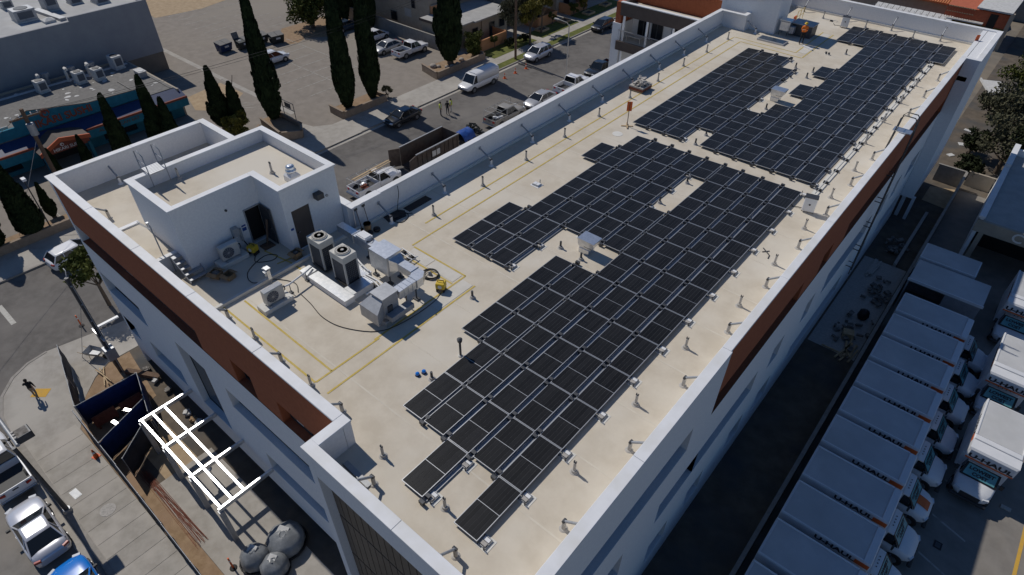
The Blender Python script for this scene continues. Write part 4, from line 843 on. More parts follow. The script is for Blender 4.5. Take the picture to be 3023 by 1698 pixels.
def cable(pts, label, rad=0.018):
    c_ = pts[0]; P_ = [Vector((p[0] - c_[0], p[1] - c_[1], p[2] if len(p) > 2 else 0.025)) for p in pts]; out = []
    for i in range(len(P_) - 1):
        a = P_[max(i - 1, 0)]; b = P_[i]; c2 = P_[i + 1]; d = P_[min(i + 2, len(P_) - 1)]
        for k in range(5):
            t = k / 5; out.append(0.5 * ((2 * b) + (c2 - a) * t + (2 * a - 5 * b + 4 * c2 - d) * t * t + (3 * b - a - 3 * c2 + d) * t ** 3))
    out.append(P_[-1]); mb = MB(); mb.tube(out, rad, n=5); solo(mb, 'loose_cable', 'black', label, 'cable', (c_[0], c_[1], R))
cable([(-14.5, 3.6), (-13.6, 3.5), (-12.4, 3.3), (-11.2, 3.5), (-9.9, 4.3), (-9.45, 5.5), (-9.4, 7.2), (-9.6, 7.9)], 'long black cable snaking from the small air conditioner past the hood')
cable([(-18.7, 3.9), (-18.2, 3.6), (-17.7, 4.2), (-17.9, 4.6), (-18.3, 4.1), (-17.8, 2.9), (-16.9, 2.6), (-16.4, 3.4), (-15.4, 3.9), (-14.7, 3.6)], 'black cable looping in the penthouse shade')
cable([(-16.5, 11.6, 1.36), (-16.35, 11.5, 1.0), (-16.4, 11.4, 0.4), (-16.2, 11.2, 0.04), (-15.8, 11.4), (-15.4, 11.2), (-15.3, 10.6), (-15.9, 10.4), (-16.1, 10.9), (-15.5, 11.6)], 'black cable hanging over the street side parapet', 0.02)
mb = MB(); mb.prism([(-0.4, -0.6), (0.3, -0.75), (0.45, 0.3), (0.0, 0.6), (-0.35, 0.4)], 0, 0.03); mb.prism([(-0.25, -0.4), (0.2, -0.5), (0.25, 0.1), (-0.2, 0.2)], 0.03, 0.07)
solo(mb, 'folded_tarp', 'black', 'crumpled black tarp in the shade under a parapet brace', 'tarp', (-16.0, 10.9, R))
mb = MB(); mb.box(-0.27, -0.85, 0, 0.27, 0.85, 0.02); solo(mb, 'rubber_mat', 'black', 'flat black rubber mat along the street side parapet', 'mat', (-15.98, 12.45, R))
def shovel(x, y, lab):
    mb = MB(); mb.cyl((0, 0, 0.15), (-0.25, 0.02, 1.15), 0.018, n=6, mi=1); mb.obox((-0.28, 0.02, 1.27), (0.02, 0.2, 0.26)); mb.box(0, -0.07, 0.0, 0.03, 0.07, 0.15, 1)
    solo(mb, 'shovel', ['dark_steel', 'wood_pole'], lab, 'shovel', (x, y, R), 'shovels leaning on the parapet')
shovel(-16.3, 8.75, 'upturned shovel leaning on the parapet, left one'); shovel(-16.3, 9.25, 'upturned shovel leaning on the parapet, right one')
mb = MB(); mb.cyl((0, 0, 0), (0, 0, 0.5), 0.17, 0.2, n=14); mb.cyl((0, 0, 0.44), (0, 0, 0.5), 0.205, n=14, mi=1); solo(mb, 'waste_bin', ['cardboard', 'black'], 'brown bin standing below the two leaning shovels', 'bin', (-16.05, 8.95, R))
for i, (x, y, s_) in enumerate(((-15.75, 8.85, 0.16), (-15.7, 9.25, 0.2))):
    mb = MB(); mb.lathe((0, 0, 0), [(s_ * 0.7, 0), (s_, s_ * 0.5), (s_ * 0.85, s_), (s_ * 0.2, s_ * 1.1)], n=10); solo(mb, 'rubbish_bag', 'black', ['small black bag beside the brown bin, left one', 'black bag beside the brown bin, right one'][i], 'bag', (x, y, R))
def carton(label, loc, rz, s, open_=True):
    r = thing('cardboard_box', label, 'box', loc, rz); a, b, h = s
    m_ = MB(); m_.box(-a, -b, 0, a, -b + 0.02, h); m_.box(-a, b - 0.02, 0, a, b, h); m_.box(-a, -b + 0.02, 0, -a + 0.02, b - 0.02, h); m_.box(a - 0.02, -b + 0.02, 0, a, b - 0.02, h); m_.box(-a + 0.02, -b + 0.02, 0, a - 0.02, b - 0.02, 0.02); m_.build('box_body', 'cardboard', r)
    for sg in (-1, 1): MB().obox((0, sg * (b + 0.08), h - 0.02), (2 * a, 0.2, 0.012), rx=-sg * 0.5).build('flap', 'cardboard', r)
    if open_: MB().lathe((0, 0, 0.02), [(a * 0.8, 0), (a * 0.7, h * 0.8), (a * 0.3, h)], n=8).build('contents', 'debris', r)
carton('open cardboard box in the shade near the metal steps', (-18.65, 1.75, R), 0.4, (0.26, 0.2, 0.3)); carton('closed cardboard box beside the open one in shade', (-18.1, 2.1, R), 0.2, (0.24, 0.2, 0.26), False); carton('orange brown box beside the second penthouse door', (-17.0, 5.15, R), 0.1, (0.22, 0.2, 0.36))
mb = MB(); mb.cyl((0, 0, 0), (0.1, 0.3, 1.5), 0.05, n=6); mb.box(-0.25, -0.3, 0, 0.3, 0.3, 0.05); solo(mb, 'timber_prop', 'wood_pole', 'orange brown timber post leaning at the open penthouse door', 'timber', (-18.95, 4.75, R))
r = thing('metal_steps', 'grey metal crossover steps standing in the shade by front parapet', 'steps', (-19.7, 1.1, R))
for i in range(5): MB().box(-0.75 + i * 0.3, -0.42, 0.85 - i * 0.17, -0.5 + i * 0.3, 0.42, 0.89 - i * 0.17).build('tread', 'galv_dull', r)
for s_ in (-1, 1): MB().obox((-0.05, s_ * 0.44, 0.5), (1.75, 0.04, 0.12), ry=0.52).box(-0.8, s_ * 0.44 - 0.02, 0, -0.75, s_ * 0.44 + 0.02, 0.9).build('stringer', 'galv_dull', r)
r = thing('meter_stand', 'small silver control stand between condenser and shade edge', 'control stand', (-16.3, 3.1, R))
MB().box(-0.2, -0.05, 0.35, 0.2, 0.12, 0.85).build('panel', 'galv', r); MB().box(-0.15, -0.09, 0.5, 0.05, -0.05, 0.7).box(-0.12, -0.05, 0.86, 0.16, 0.2, 0.92).build('meter', 'galv', r)
for x in (-0.18, 0.18): MB().cyl((x, 0.05, 0), (x, 0.05, 0.9), 0.02, n=6).build('leg', 'pipe_grey', r)
r = thing('antenna_mast', 'slender mast with a horizontal aerial beside the penthouse', 'antenna', (-20.75, 0.5, R))
MB().cyl((0, 0, 0), (-0.25, 0.05, 2.6), 0.03, n=8).build('mast', 'pipe_grey', r); a_ = MB(); a_.cyl((-0.25, 0.05, 2.3), (-1.35, -0.1, 2.35), 0.02, n=6)
for i in range(10): a_.cyl((-0.35 - i * 0.1, 0.04 - i * 0.014, 2.2), (-0.35 - i * 0.1, 0.04 - i * 0.014, 2.45), 0.008, n=4)
a_.build('aerial', 'ink_white', r); MB().cyl((-0.25, 0.0, 2.55), (-0.25, 0.0, 2.75), 0.06, n=8).tube([(-0.2, 0, 2.6), (0.0, 0.05, 2.5), (-0.05, 0.1, 2.2), (-0.22, 0.05, 2.1)], 0.012).build('amplifier', 'galv', r)
# penthouse roof fittings
r = thing('roof_turbine', 'silver stacked exhaust cap on the penthouse roof', 'exhaust vent', (-18.7, 6.9, Z(3.0)))
MB().box(-0.3, -0.3, 0, 0.3, 0.3, 0.3).loft([[(-0.3, -0.3, 0.3), (0.3, -0.3, 0.3), (0.3, 0.3, 0.3), (-0.3, 0.3, 0.3)], [(-0.18, -0.18, 0.45), (0.18, -0.18, 0.45), (0.18, 0.18, 0.45), (-0.18, 0.18, 0.45)]], 0, False).build('curb', 'white_paint', r, bevel=0.01)
MB().lathe((0, 0, 0.44), [(0.2, 0), (0.27, 0.08), (0.26, 0.16), (0.2, 0.2), (0.22, 0.28), (0.2, 0.36), (0.1, 0.4)], n=16).build('cap', 'galv', r)
for i, (x, y) in enumerate(((-23.0, 3.25), (-20.05, 6.6))):
    o = copy_tree(p0, (x, y, Z(3.0))); tag(o, ['roof post on the penthouse near the ladder', 'roof post on the penthouse near the silver cap'][i], 'post', 'posts on the penthouse roof')
r = thing('roof_ladder', 'metal crossover ladder with tall handrails over the penthouse parapet', 'ladder', (-23.5, 2.45, Z(3.0)))
MB().box(-0.45, -0.4, 0.74, 0.45, 0.4, 0.78).build('platform', 'galv_dull', r)
for i in range(7):
    MB().box(-0.42 + i * 0.13, -0.38, 0.781, -0.36 + i * 0.13, 0.38, 0.79).build('tread_rib', 'alu', r)
for s_ in (-1, 1):
    MB().tube([(0.42, s_ * 0.42, 0.1), (0.42, s_ * 0.42, 1.75), (0.0, s_ * 0.42, 1.9), (-0.42, s_ * 0.42, 1.75), (-0.42, s_ * 0.42, -1.0)], 0.024).tube([(-0.42, s_ * 0.42, 1.3), (0.42, s_ * 0.42, 1.3)], 0.02).build('handrail', 'pipe_grey', r)
# ladder with hoops over the right parapet and down the facade
r = thing('access_ladder', 'dark access ladder with hooped rails down the right facade', 'ladder', (2.75, 36.4, R))
for s_ in (-1, 1):
    MB().tube([(-0.7, s_ * 0.3, 0.0), (-0.6, s_ * 0.3, 1.4), (-0.55, s_ * 0.3, 2.3), (-0.4, s_ * 0.3, 2.5), (0.2, s_ * 0.3, 2.5), (0.35, s_ * 0.3, 2.3), (0.4, s_ * 0.3, 1.2), (0.4, s_ * 0.3, -9.6)], 0.035, n=8).build('side_rail', 'dark_steel', r)
for i in range(36): MB().cyl((0.4, -0.3, 0.9 - i * 0.29), (0.4, 0.3, 0.9 - i * 0.29), 0.018, n=5).build('rung', 'dark_steel', r)
for z_ in (1.5, 2.0): MB().cyl((-0.58, -0.3, z_), (-0.58, 0.3, z_), 0.025, n=6).build('crossbar', 'pipe_grey', r)
for z_ in (-1.5, -3.5, -5.5, -7.5, -9.0): MB().box(0.0, -0.34, z_, 0.42, -0.3, z_ + 0.05).box(0.0, 0.3, z_, 0.42, 0.34, z_ + 0.05).build('wall_bracket', 'dark_steel', r)
MB().box(-0.75, -0.32, 1.42, 0.3, 0.32, 1.48).build('step_platform', 'galv', r)
# crossing signs and pallet
def stand_sign(label, loc, rz):
    r = thing('warning_flag', label, 'sign', loc, rz)
    MB().cyl((0, 0, 0), (0, 0, 1.75), 0.025, n=8).build('pole', 'wood_pole', r); MB().box(-0.17, -0.012, 1.1, 0.17, 0.012, 1.75).build('board', 'orange', r)
    MB().box(-0.4, -0.05, 0, 0.4, 0.05, 0.05).box(-0.05, -0.4, 0.05, 0.05, 0.4, 0.1).build('base', 'wood', r)
stand_sign('orange flag sign on a timber cross base beside the rear array', (-12.22, 28.2, R), 0.6); stand_sign('orange flag sign at the far right corner of the roof', (2.5, 57.8, R), 0.9)
mb = MB(); mb.cyl((0, 0, 0), (0, 0, 0.012), 0.35, n=18, smooth=False); solo(mb, 'roof_patch', 'membrane_white', 'round white patch on the membrane near the orange flag', 'patch', (-12.1, 26.85, R + 0.001))
r = thing('block_pallet', 'wooden pallet piled with loose concrete ballast blocks by the parapet', 'pallet', (-14.75, 34.0, R))
for i in range(3): MB().box(-0.55, -0.65 + i * 0.58, 0, 0.55, -0.52 + i * 0.58, 0.1).build('bearer', 'wood', r)
MB().box(-0.58, -0.68, 0.1, 0.58, 0.68, 0.36).build('block_layer', 'rust', r); MB().box(-0.585, -0.685, 0.30, 0.585, 0.685, 0.40).build('top_band', 'concrete_block', r)
rs = random.Random(5)
for i in range(22): MB().obox((0, 0, 0), (0.36, 0.17, 0.1), rz=rs.random() * 3, rx=rs.uniform(-.4, .4), ry=rs.uniform(-.4, .4)).build('ballast_block', 'concrete_block', r, loc=(rs.uniform(-.4, .4), rs.uniform(-.45, .45), 0.45 + 0.1 * (i // 8) + rs.random() * 0.06))
# skylight panel, far fan unit, storage box
r = thing('roof_skylight', 'flat blue glass skylight panel near the far tower', 'skylight', (-11.36, 50.3, R))
MB().box(-1.2, -0.55, 0, 1.2, 0.55, 0.14).build('frame', 'alu', r, bevel=0.01); MB().box(-1.1, -0.45, 0.14, 1.1, 0.45, 0.15).build('pane', 'car_navy', r)
r = thing('roof_fan_unit', 'pale boxy fan unit beside the far tower', 'air conditioner', (-11.3, 52.6, R))
MB().box(-0.45, -0.4, 0.35, 0.45, 0.4, 1.25).build('case', 'galv', r, bevel=0.1); MB().box(-0.5, -0.45, 1.25, 0.5, 0.45, 1.3).build('lid', 'galv', r); MB().box(0.5, -0.3, 0.3, 0.85, 0.2, 0.85).build('side_box', 'galv_dull', r)
for x in (-0.35, 0.35):
    for y_ in (-0.3, 0.3): MB().cyl((x, y_, 0), (x, y_, 0.35), 0.03, n=6).build('leg', 'dark_steel', r)
r = thing('storage_crate', 'large dark crate with lid beside the worker at far end', 'crate', (-10.0, 53.6, R))
MB().box(-0.9, -0.7, 0, 0.9, 0.7, 1.0).build('body', 'dark_steel', r, bevel=0.02); MB().box(-0.95, -0.75, 1.0, 0.95, 0.75, 1.06).build('lid', 'galv_dull', r)
r = thing('guard_rail', 'short yellow guard rail beyond the far tower', 'railing', (-11.7, 57.2, R))
for y_ in (-0.8, 0, 0.8): MB().cyl((0, y_, 0), (0, y_, 1.0), 0.025, n=6).build('post', 'yellow', r)
for z_ in (0.5, 1.0): MB().cyl((0, -0.8, z_), (0, 0.8, z_), 0.02, n=6).build('rail', 'yellow', r)
mb = MB(); mb.box(-0.05, -0.3, 0, 0.02, 0.3, 0.5); solo(mb, 'fire_extinguisher_box', 'orange', 'small orange box at the foot of the yellow guard rail', 'box', (-11.9, 56.6, R))
mb = MB(); mb.box(-0.55, -0.09, 0, 0.55, 0.09, 0.12); solo(mb, 'timber_block', 'white_paint', 'white timber block lying in front of the worker', 'timber', (-8.4, 50.6, R), rz=-0.4)
mb = MB(); mb.tube([(0, 0, 0.015), (0.5, -0.4, 0.015), (0.55, -0.7, 0.015)], 0.03, n=5); mb.tube([(0.35, -0.05, 0.015), (0.1, -0.35, 0.015)], 0.03, n=5); solo(mb, 'loose_bracket', 'dark_steel', 'dark metal bracket lying beside the front array near the cabinet', 'bracket', (0.45, 21.2, R))
# grey metal gutter box at the near corner
mb = MB(); mb.box(-0.7, -0.12, 0, 0.7, 0.1, 0.06); mb.box(-0.7, -0.12, 0.06, 0.7, -0.09, 0.12); solo(mb, 'gutter_channel', 'pipe_grey', 'grey metal channel on the roof in the near corner shade', 'channel', (-4.95, -0.85, R), rz=-0.05)
# ------------------------------------------------------------ vehicles (local +Y is forward)
def body_loft(st):
    rings = []
    for y, w_, zb, zt in st:
        k = min(0.2, (zt - zb) * 0.4)
        half = [(w_ * 0.84, zb), (w_ * 0.985, zb + 0.12), (w_, zb + (zt - zb) * 0.55), (w_ * 0.965, zt - k * 0.4), (w_ * 0.86, zt - 0.02), (w_ * 0.45, zt + 0.012)]
        rings.append([(x, y, z) for x, z in half] + [(-x, y, z) for x, z in reversed(half)])
    return rings
def wheel_set(r, ys, hw, rad=0.33, wd=0.22):
    t = MB(); t.cyl((-wd / 2, 0, 0), (wd / 2, 0, 0), rad, n=18); t.cyl((-wd / 2 - 0.004, 0, 0), (wd / 2 + 0.004, 0, 0), rad * 0.72, n=18)
    tm = t.mesh('tyre', 'rubber')
    q = MB(); q.cyl((-wd / 2 - 0.012, 0, 0), (wd / 2 + 0.012, 0, 0), rad * 0.6, n=14)
    for i in range(5):
        a = i * 2 * PI / 5; q.obox((0, rad * 0.3 * math.cos(a), rad * 0.3 * math.sin(a)), (wd + 0.04, rad * 0.5, 0.05), rx=a)
    qm = q.mesh('rim', 'rim')
    for y in ys:
        for s in (-1, 1):
            e = obj_of(tm, 'wheel', r, (s * (hw - wd / 2 + 0.015), y, rad)); obj_of(qm, 'rim', e)
def cabin(r, paint, yb0, yb1, yr0, yr1, zb, zr, wb, wr, pillars=(0.5,), rear=True):
    T = [(-wr, yr0, zr), (wr, yr0, zr), (wr, yr1, zr), (-wr, yr1, zr)]; Bq = [(-wb, yb0, zb), (wb, yb0, zb), (wb, yb1, zb), (-wb, yb1, zb)]
    c = MB(); ins = 0.03
    c.loft([[(-wr - 0.02, yr0 - 0.06, zr - 0.02), (wr + 0.02, yr0 - 0.06, zr - 0.02), (wr + 0.02, yr1 + 0.06, zr - 0.02), (-wr - 0.02, yr1 + 0.06, zr - 0.02)], [(-wr, yr0, zr + 0.02), (wr, yr0, zr + 0.02), (wr, yr1, zr + 0.02), (-wr, yr1, zr + 0.02)], [(-wr * 0.8, yr0 + 0.12, zr + 0.05), (wr * 0.8, yr0 + 0.12, zr + 0.05), (wr * 0.8, yr1 - 0.12, zr + 0.05), (-wr * 0.8, yr1 - 0.12, zr + 0.05)]], 0, True)
    for i in range(4): c.tube([Bq[i], T[i]], 0.045, n=6)
    for p in pillars:
        yb = yb0 + (yb1 - yb0) * p; yr = yr0 + (yr1 - yr0) * p
        for s in (-1, 1): c.tube([(s * wb, yb, zb), (s * wr, yr, zr)], 0.035, n=6)
    c.build('roof', paint, r)
    def pane(name, a, b, c_, d): MB().quad(a, b, c_, d).build(name, 'car_glass', r)
    pane('windscreen', Bq[2], Bq[3], T[3], T[2]); pane('rear_window', Bq[0], Bq[1], T[1], T[0])
    ps = [0] + list(pillars) + [1]
    for s in (-1, 1):
        for i in range(len(ps) - 1):
            f = lambda p, lo: (s * (wb if lo else wr), (yb0 + (yb1 - yb0) * p) if lo else (yr0 + (yr1 - yr0) * p), zb if lo else zr)
            q = (f(ps[i], 1), f(ps[i + 1], 1), f(ps[i + 1], 0), f(ps[i], 0))
            pane('side_window', *(q if s > 0 else q[::-1]))
def trims(r, yf, yr, w_, zf, zr, mir=None, plate=True):
    for s in (-1, 1):
        MB().obox((s * w_ * 0.66, yf, zf), (0.36, 0.14, 0.14), rz=-s * 0.35).build('headlight', 'lamp_clear', r)
        MB().obox((s * w_ * 0.74, yr, zr), (0.3, 0.1, 0.16), rz=s * 0.3).build('tail_light', 'lamp_red', r)
        if mir: MB().obox((s * (w_ + 0.1), mir[0], mir[1]), (0.2, 0.1, 0.14)).build('mirror', 'bumper', r)
    if plate: MB().box(-0.25, yr - 0.03, 0.5, 0.25, yr + 0.05, 0.62).build('number_plate', 'patch_white', r); MB().box(-w_ * 0.5, yf - 0.04, 0.38, w_ * 0.5, yf + 0.04, 0.55).build('grille', 'bumper', r)
def car(name, label, loc, rz, paint, kind='sedan', group=None, cat='car'):
    r = thing(name, label, cat, loc, rz, group)
    if kind == 'sedan':
        st = [(-2.36, .62, .38, .74), (-2.28, .78, .30, .90), (-2.0, .88, .25, .98), (-1.4, .91, .22, 1.0), (-.4, .92, .21, .97), (.7, .92, .21, .95), (1.3, .91, .22, .93), (1.85, .87, .25, .84), (2.2, .76, .32, .72), (2.36, .58, .4, .62)]
        hw = .92; cab = (-1.78, 1.12, -1.0, .28, .95, 1.40, .84, .62); ax = (-1.38, 1.4); pl = (.45,); ft = (2.24, .66, -2.3, .82); mir = (.85, .98)
    elif kind == 'coupe':
        st = [(-2.3, .62, .38, .8), (-2.22, .8, .30, .95), (-1.9, .9, .25, 1.02), (-1.2, .93, .22, 1.02), (-.3, .92, .21, .98), (.6, .92, .21, .96), (1.3, .92, .22, .94), (1.85, .88, .25, .86), (2.2, .76, .32, .72), (2.34, .58, .4, .62)]
        hw = .92; cab = (-1.9, .85, -1.0, .0, .97, 1.36, .82, .60); ax = (-1.35, 1.42); pl = (.3,); ft = (2.22, .66, -2.24, .86); mir = (.65, 1.0)
    elif kind == 'suv':
        st = [(-2.3, .68, .42, .9), (-2.24, .84, .34, 1.05), (-2.0, .91, .28, 1.1), (-1.2, .94, .26, 1.1), (0, .94, .26, 1.08), (.9, .94, .26, 1.06), (1.5, .92, .28, 1.02), (1.95, .86, .32, .93), (2.2, .74, .4, .78), (2.3, .58, .45, .68)]
        hw = .94; cab = (-2.1, 1.2, -1.75, .38, 1.06, 1.64, .87, .68); ax = (-1.35, 1.4); pl = (.28, .6); ft = (2.2, .76, -2.26, .98); mir = (.95, 1.1)
    elif kind == 'hatch':
        st = [(-2.05, .68, .42, .88), (-1.98, .82, .34, 1.0), (-1.7, .88, .28, 1.04), (-1.0, .9, .26, 1.04), (0, .9, .26, 1.02), (.8, .9, .26, 1.0), (1.4, .88, .28, .96), (1.8, .82, .32, .86), (2.02, .68, .4, .7)]
        hw = .9; cab = (-1.9, 1.2, -1.5, .3, 1.0, 1.52, .84, .66); ax = (-1.25, 1.28); pl = (.3, .62); ft = (1.92, .72, -2.0, .9); mir = (.95, 1.05)
    b = MB(); b.loft(body_loft(st))
    for y in ax:
        for s in (-1, 1): b.cyl((s * (hw - 0.1), y, .34), (s * (hw + .006), y, .34), .39, n=18, mi=1)
    b.box(-hw * .8, st[0][0] + .3, .16, hw * .8, st[-1][0] - .3, .3, 1)
    b.build('body', [paint, 'bumper'], r)
    cabin(r, paint, *cab, pillars=pl); wheel_set(r, ax, hw); trims(r, *ft[:2] and (ft[0], ft[2], hw, ft[1], ft[3]), mir=mir)
    for s in (-1, 1): MB().box(s * hw * .985 - .008, .1, .72, s * hw * .985 + .012, .28, .76).build('door_handle', 'chrome', r)
    return r
def pickup(name, label, loc, rz, paint, crew=True, rack=False, load=None, group=None):
    r = thing(name, label, 'pickup truck', loc, rz, group)
    yc = -.55 if crew else -.1
    st = [(yc, .95, .45, 1.12), (.6, .96, .42, 1.12), (1.2, .96, .42, 1.12), (2.0, .95, .42, 1.1), (2.5, .88, .45, 1.03), (2.72, .7, .5, .88)]
    b = MB(); b.loft(body_loft(st))
    for y in (-1.7, 1.75):
        for s in (-1, 1): b.cyl((s * .86, y, .4), (s * .972, y, .4), .46, n=18, mi=1)
    b.box(-.7, -2.6, .3, .7, 2.4, .5, 1); b.build('body', [paint, 'bumper'], r)
    d = MB(); d.box(-.95, -2.7, .5, -.86, yc - .02, 1.15); d.box(.86, -2.7, .5, .95, yc - .02, 1.15); d.box(-.86, yc - .1, .5, .86, yc - .02, 1.15); d.build('bed_side', paint, r, bevel=.02)
    MB().box(-.86, -2.62, .6, .86, yc - .1, .66).build('bed_floor', 'bumper', r)
    tg = MB(); tg.box(-.86, -2.71, .55, .86, -2.63, 1.14); tg = tg.build('tailgate', paint, r, bevel=.02); MB().box(-.15, -2.73, .92, .15, -2.71, 1.0).build('handle', 'bumper', tg)
    MB().box(-.93, -2.86, .42, .93, -2.7, .58).build('rear_bumper', 'chrome', r, bevel=.02)
    cabin(r, paint, yc, 1.25, yc + .18, .62, 1.1, 1.78, .87, .7, pillars=(.45,) if crew else ()); wheel_set(r, (-1.7, 1.75), .95, .4, .26); trims(r, 2.62, -2.7, .92, .9, .95, mir=(.95, 1.2), plate=False)
    if rack:
        k = MB()
        for s in (-1, 1):
            k.tube([(s * .9, -2.6, 1.15), (s * .85, -2.6, 1.95), (s * .85, 1.9, 1.95), (s * .9, 2.1, 1.1)], .025)
            k.tube([(s * .9, yc - .2, 1.15), (s * .85, yc - .2, 1.95)], .025)
        for y in (-2.6, -1.5, yc - .2, .9): k.tube([(-.85, y, 1.95), (.85, y, 1.95)], .02)
        k.build('ladder_rack', 'pipe_grey', r)
    return r
def van(label, loc, rz):
    r = thing('cargo_van', label, 'van', loc, rz)
    st = [(-2.9, .9, .45, 1.15), (-2.8, .98, .38, 1.15), (0, .99, .36, 1.15), (1.5, .99, .36, 1.15), (2.1, .97, .38, 1.08), (2.7, .9, .42, .98), (2.95, .74, .5, .85)]
    b = MB(); b.loft(body_loft(st))
    for y in (-1.75, 1.8):
        for s in (-1, 1): b.cyl((s * .9, y, .38), (s * 1.0, y, .38), .44, n=18, mi=1)
    b.box(-.8, -2.8, .25, .8, 2.6, .45, 1); b.build('body', ['van_white', 'bumper'], r)
    u = MB(); u.loft([[(-.95, y, 1.1), (.95, y, 1.1), (.9, y, 1.8), (.8, y, 2.06), (.4, y, 2.14), (-.4, y, 2.14), (-.8, y, 2.06), (-.9, y, 1.8)] for y in (-2.88, -1, .5, 1.05)], 0, True); u.build('cargo_body', 'van_white', r)
    cabin(r, 'van_white', 1.06, 1.95, 1.06, 1.35, 1.1, 2.0, .92, .78, pillars=()); wheel_set(r, (-1.75, 1.8), .98, .38, .25); trims(r, 2.86, -2.9, .95, .8, 1.2, mir=(1.7, 1.3))
    MB().box(-.72, 2.88, .48, .72, 3.02, .62).build('front_bumper', 'bumper', r)
    return r
def box_truck(label, loc, rz, n_attic=False, band=None, windscreen_txt=True, group=None, L=4.5, hood=None, H=3.1):
    """rental box truck; origin at the ground under the box tail"""
    r = thing('box_truck', label, 'box truck', loc, rz, group)
    w_ = 1.2
    k = MB(); k.box(-w_, 0, .85, w_, L, H - .06); k.build('cargo_box', 'truck_white', r, bevel=.03)
    MB().box(-w_ + .1, .12, H - .06, w_ - .1, L - .42, H - .03).build('roof_panel', 'truck_roof', r); MB().box(-w_ + .02, L - .4, H - .06, w_ - .02, L - .02, H + .0).build('roof_fairing', 'truck_white', r, bevel=.05)
    for s in (-1, 1): MB().box(s * w_ - (.1 if s > 0 else 0), .02, H - .06, s * w_ + (0 if s > 0 else .1), L - .4, H + .01).build('roof_rail', 'truck_white', r, bevel=.02)
    MB().box(-.6, .1, .5, .6, L + 1.3, .85).build('chassis', 'bumper', r)
    y0 = L - .02
    if n_attic: MB().loft([[(-w_, L, 2.25), (w_, L, 2.25), (w_, L, H - .06), (-w_, L, H - .06)], [(-w_, L + .7, 2.45), (w_, L + .7, 2.45), (w_, L + .7, H - .08), (-w_, L + .7, H - .08)], [(-w_ + .1, L + .8, 2.5), (w_ - .1, L + .8, 2.5), (w_ - .1, L + .78, H - .2), (-w_ + .1, L + .78, H - .2)]], 0, False).build('attic', 'truck_white', r)
    st = [(y0, .95, .5, 1.4), (y0 + .5, .98, .45, 1.38), (y0 + 1.0, .98, .45, 1.34), (y0 + 1.45, .93, .5, 1.22), (y0 + 1.72, .8, .55, 1.08), (y0 + 1.82, .6, .6, .95)]
    b = MB(); b.loft(body_loft(st))
    for s in (-1, 1): b.cyl((s * .88, y0 + 1.05, .4), (s * .99, y0 + 1.05, .4), .46, n=18, mi=1); b.cyl((s * .9, 1.2, .42), (s * 1.1, 1.2, .42), .5, n=18, mi=1)
    b.build('hood', ['truck_white', 'bumper'], r)
    if band: MB().loft([[(x * .98, y, z + .022) for x, y, z in ((-.34, y, zt), (.34, y, zt), (.34, y, zt + .005), (-.34, y, zt + .005))] for y, zt in ((y0 + 1.02, 1.35), (y0 + 1.45, 1.235), (y0 + 1.66, 1.13))], 0, False).build('hood_stripe', 'uhaul_orange', r)
    c = MB(); zr = 2.05
    c.loft([[(-.92, y0, 1.35), (.92, y0, 1.35), (.84, y0, zr), (-.84, y0, zr)], [(-.92, y0 + .28, 1.35), (.92, y0 + .28, 1.35), (.84, y0 + .28, zr), (-.84, y0 + .28, zr)]], 0, False)
    c.loft([[(-.86, y0 + .2, zr - .03), (.86, y0 + .2, zr - .03), (.82, y0 + .2, zr + .04), (-.82, y0 + .2, zr + .04)], [(-.84, y0 + .52, zr - .06), (.84, y0 + .52, zr - .06), (.8, y0 + .52, zr + .0), (-.8, y0 + .52, zr + .0)]], 0, True)
    c.build('cab', 'truck_white', r)
    A, Bq, Cq, D = (-.93, y0 + 1.03, 1.36), (.93, y0 + 1.03, 1.36), (.84, y0 + .52, zr - .03), (-.84, y0 + .52, zr - .03)
    ws = MB().quad(Bq, A, D, Cq).build('windscreen', 'black', r)
    f = lambda u, v, o_=.0: Vector(A) * (1 - u) * (1 - v) + Vector(Bq) * u * (1 - v) + Vector(Cq) * u * v + Vector(D) * (1 - u) * v + Vector((0, .82, .58)) * o_
    MB().quad(f(.93, .12, .012), f(.07, .12, .012), f(.07, .92, .012), f(.93, .92, .012)).build('glass', 'lowcost_pane', ws)
    if windscreen_txt:
        up = (Vector(D) - Vector(A)); ang = math.atan2(up.z, -up.y)
        for t_, v in (('LOWEST', .66), ('COST', .33)):
            p = f(.5, v, .02); lettering(t_, .26, 'ink', r, tuple(p), (ang, 0, PI), 'windscreen_lettering', bold=.012, sx=1.25 if t_ == 'LOWEST' else 1.15)
    for s in (-1, 1):
        q = ((s * .94, y0 + .25, 1.36), (s * .94, y0 + .98, 1.36), (s * .85, y0 + .5, zr - .06), (s * .85, y0 + .25, zr - .06)); MB().quad(*(q if s > 0 else q[::-1])).build('side_window', 'car_glass', r)
        MB().box(s * 1.12 - .09, y0 + .72, 1.3, s * 1.12 + .09, y0 + .8, 1.62).build('mirror', 'bumper', r); MB().obox((s * .72, y0 + 1.74, .95), (.3, .12, .16), rz=-s * .3).build('headlight', 'lamp_clear', r)
        m_ = lettering('U-HAUL', .40, 'ink', r, (s * (w_ + .004), L * .62, H - .33), (PI / 2, 0, s * PI / 2), 'side_lettering', bold=.014, sx=1.35)
        MB().box(s * w_ - .004, L * .84, H - .5, s * w_ + .006, L - .05, H - .18).build('side_stripe', 'uhaul_orange' , r)
    for i in range(4): MB().box(-.36 + i * .22, y0 + .3, zr + .035, -.31 + i * .22, y0 + .36, zr + .06).build('marker_lamp', 'bumper', r)
    MB().box(-.5, y0 + 1.78, .62, .5, y0 + 1.86, .92).build('grille', 'bumper', r); MB().box(-.92, y0 + 1.74, .4, .92, y0 + 1.94, .58).build('front_bumper', 'bumper', r, bevel=.03)
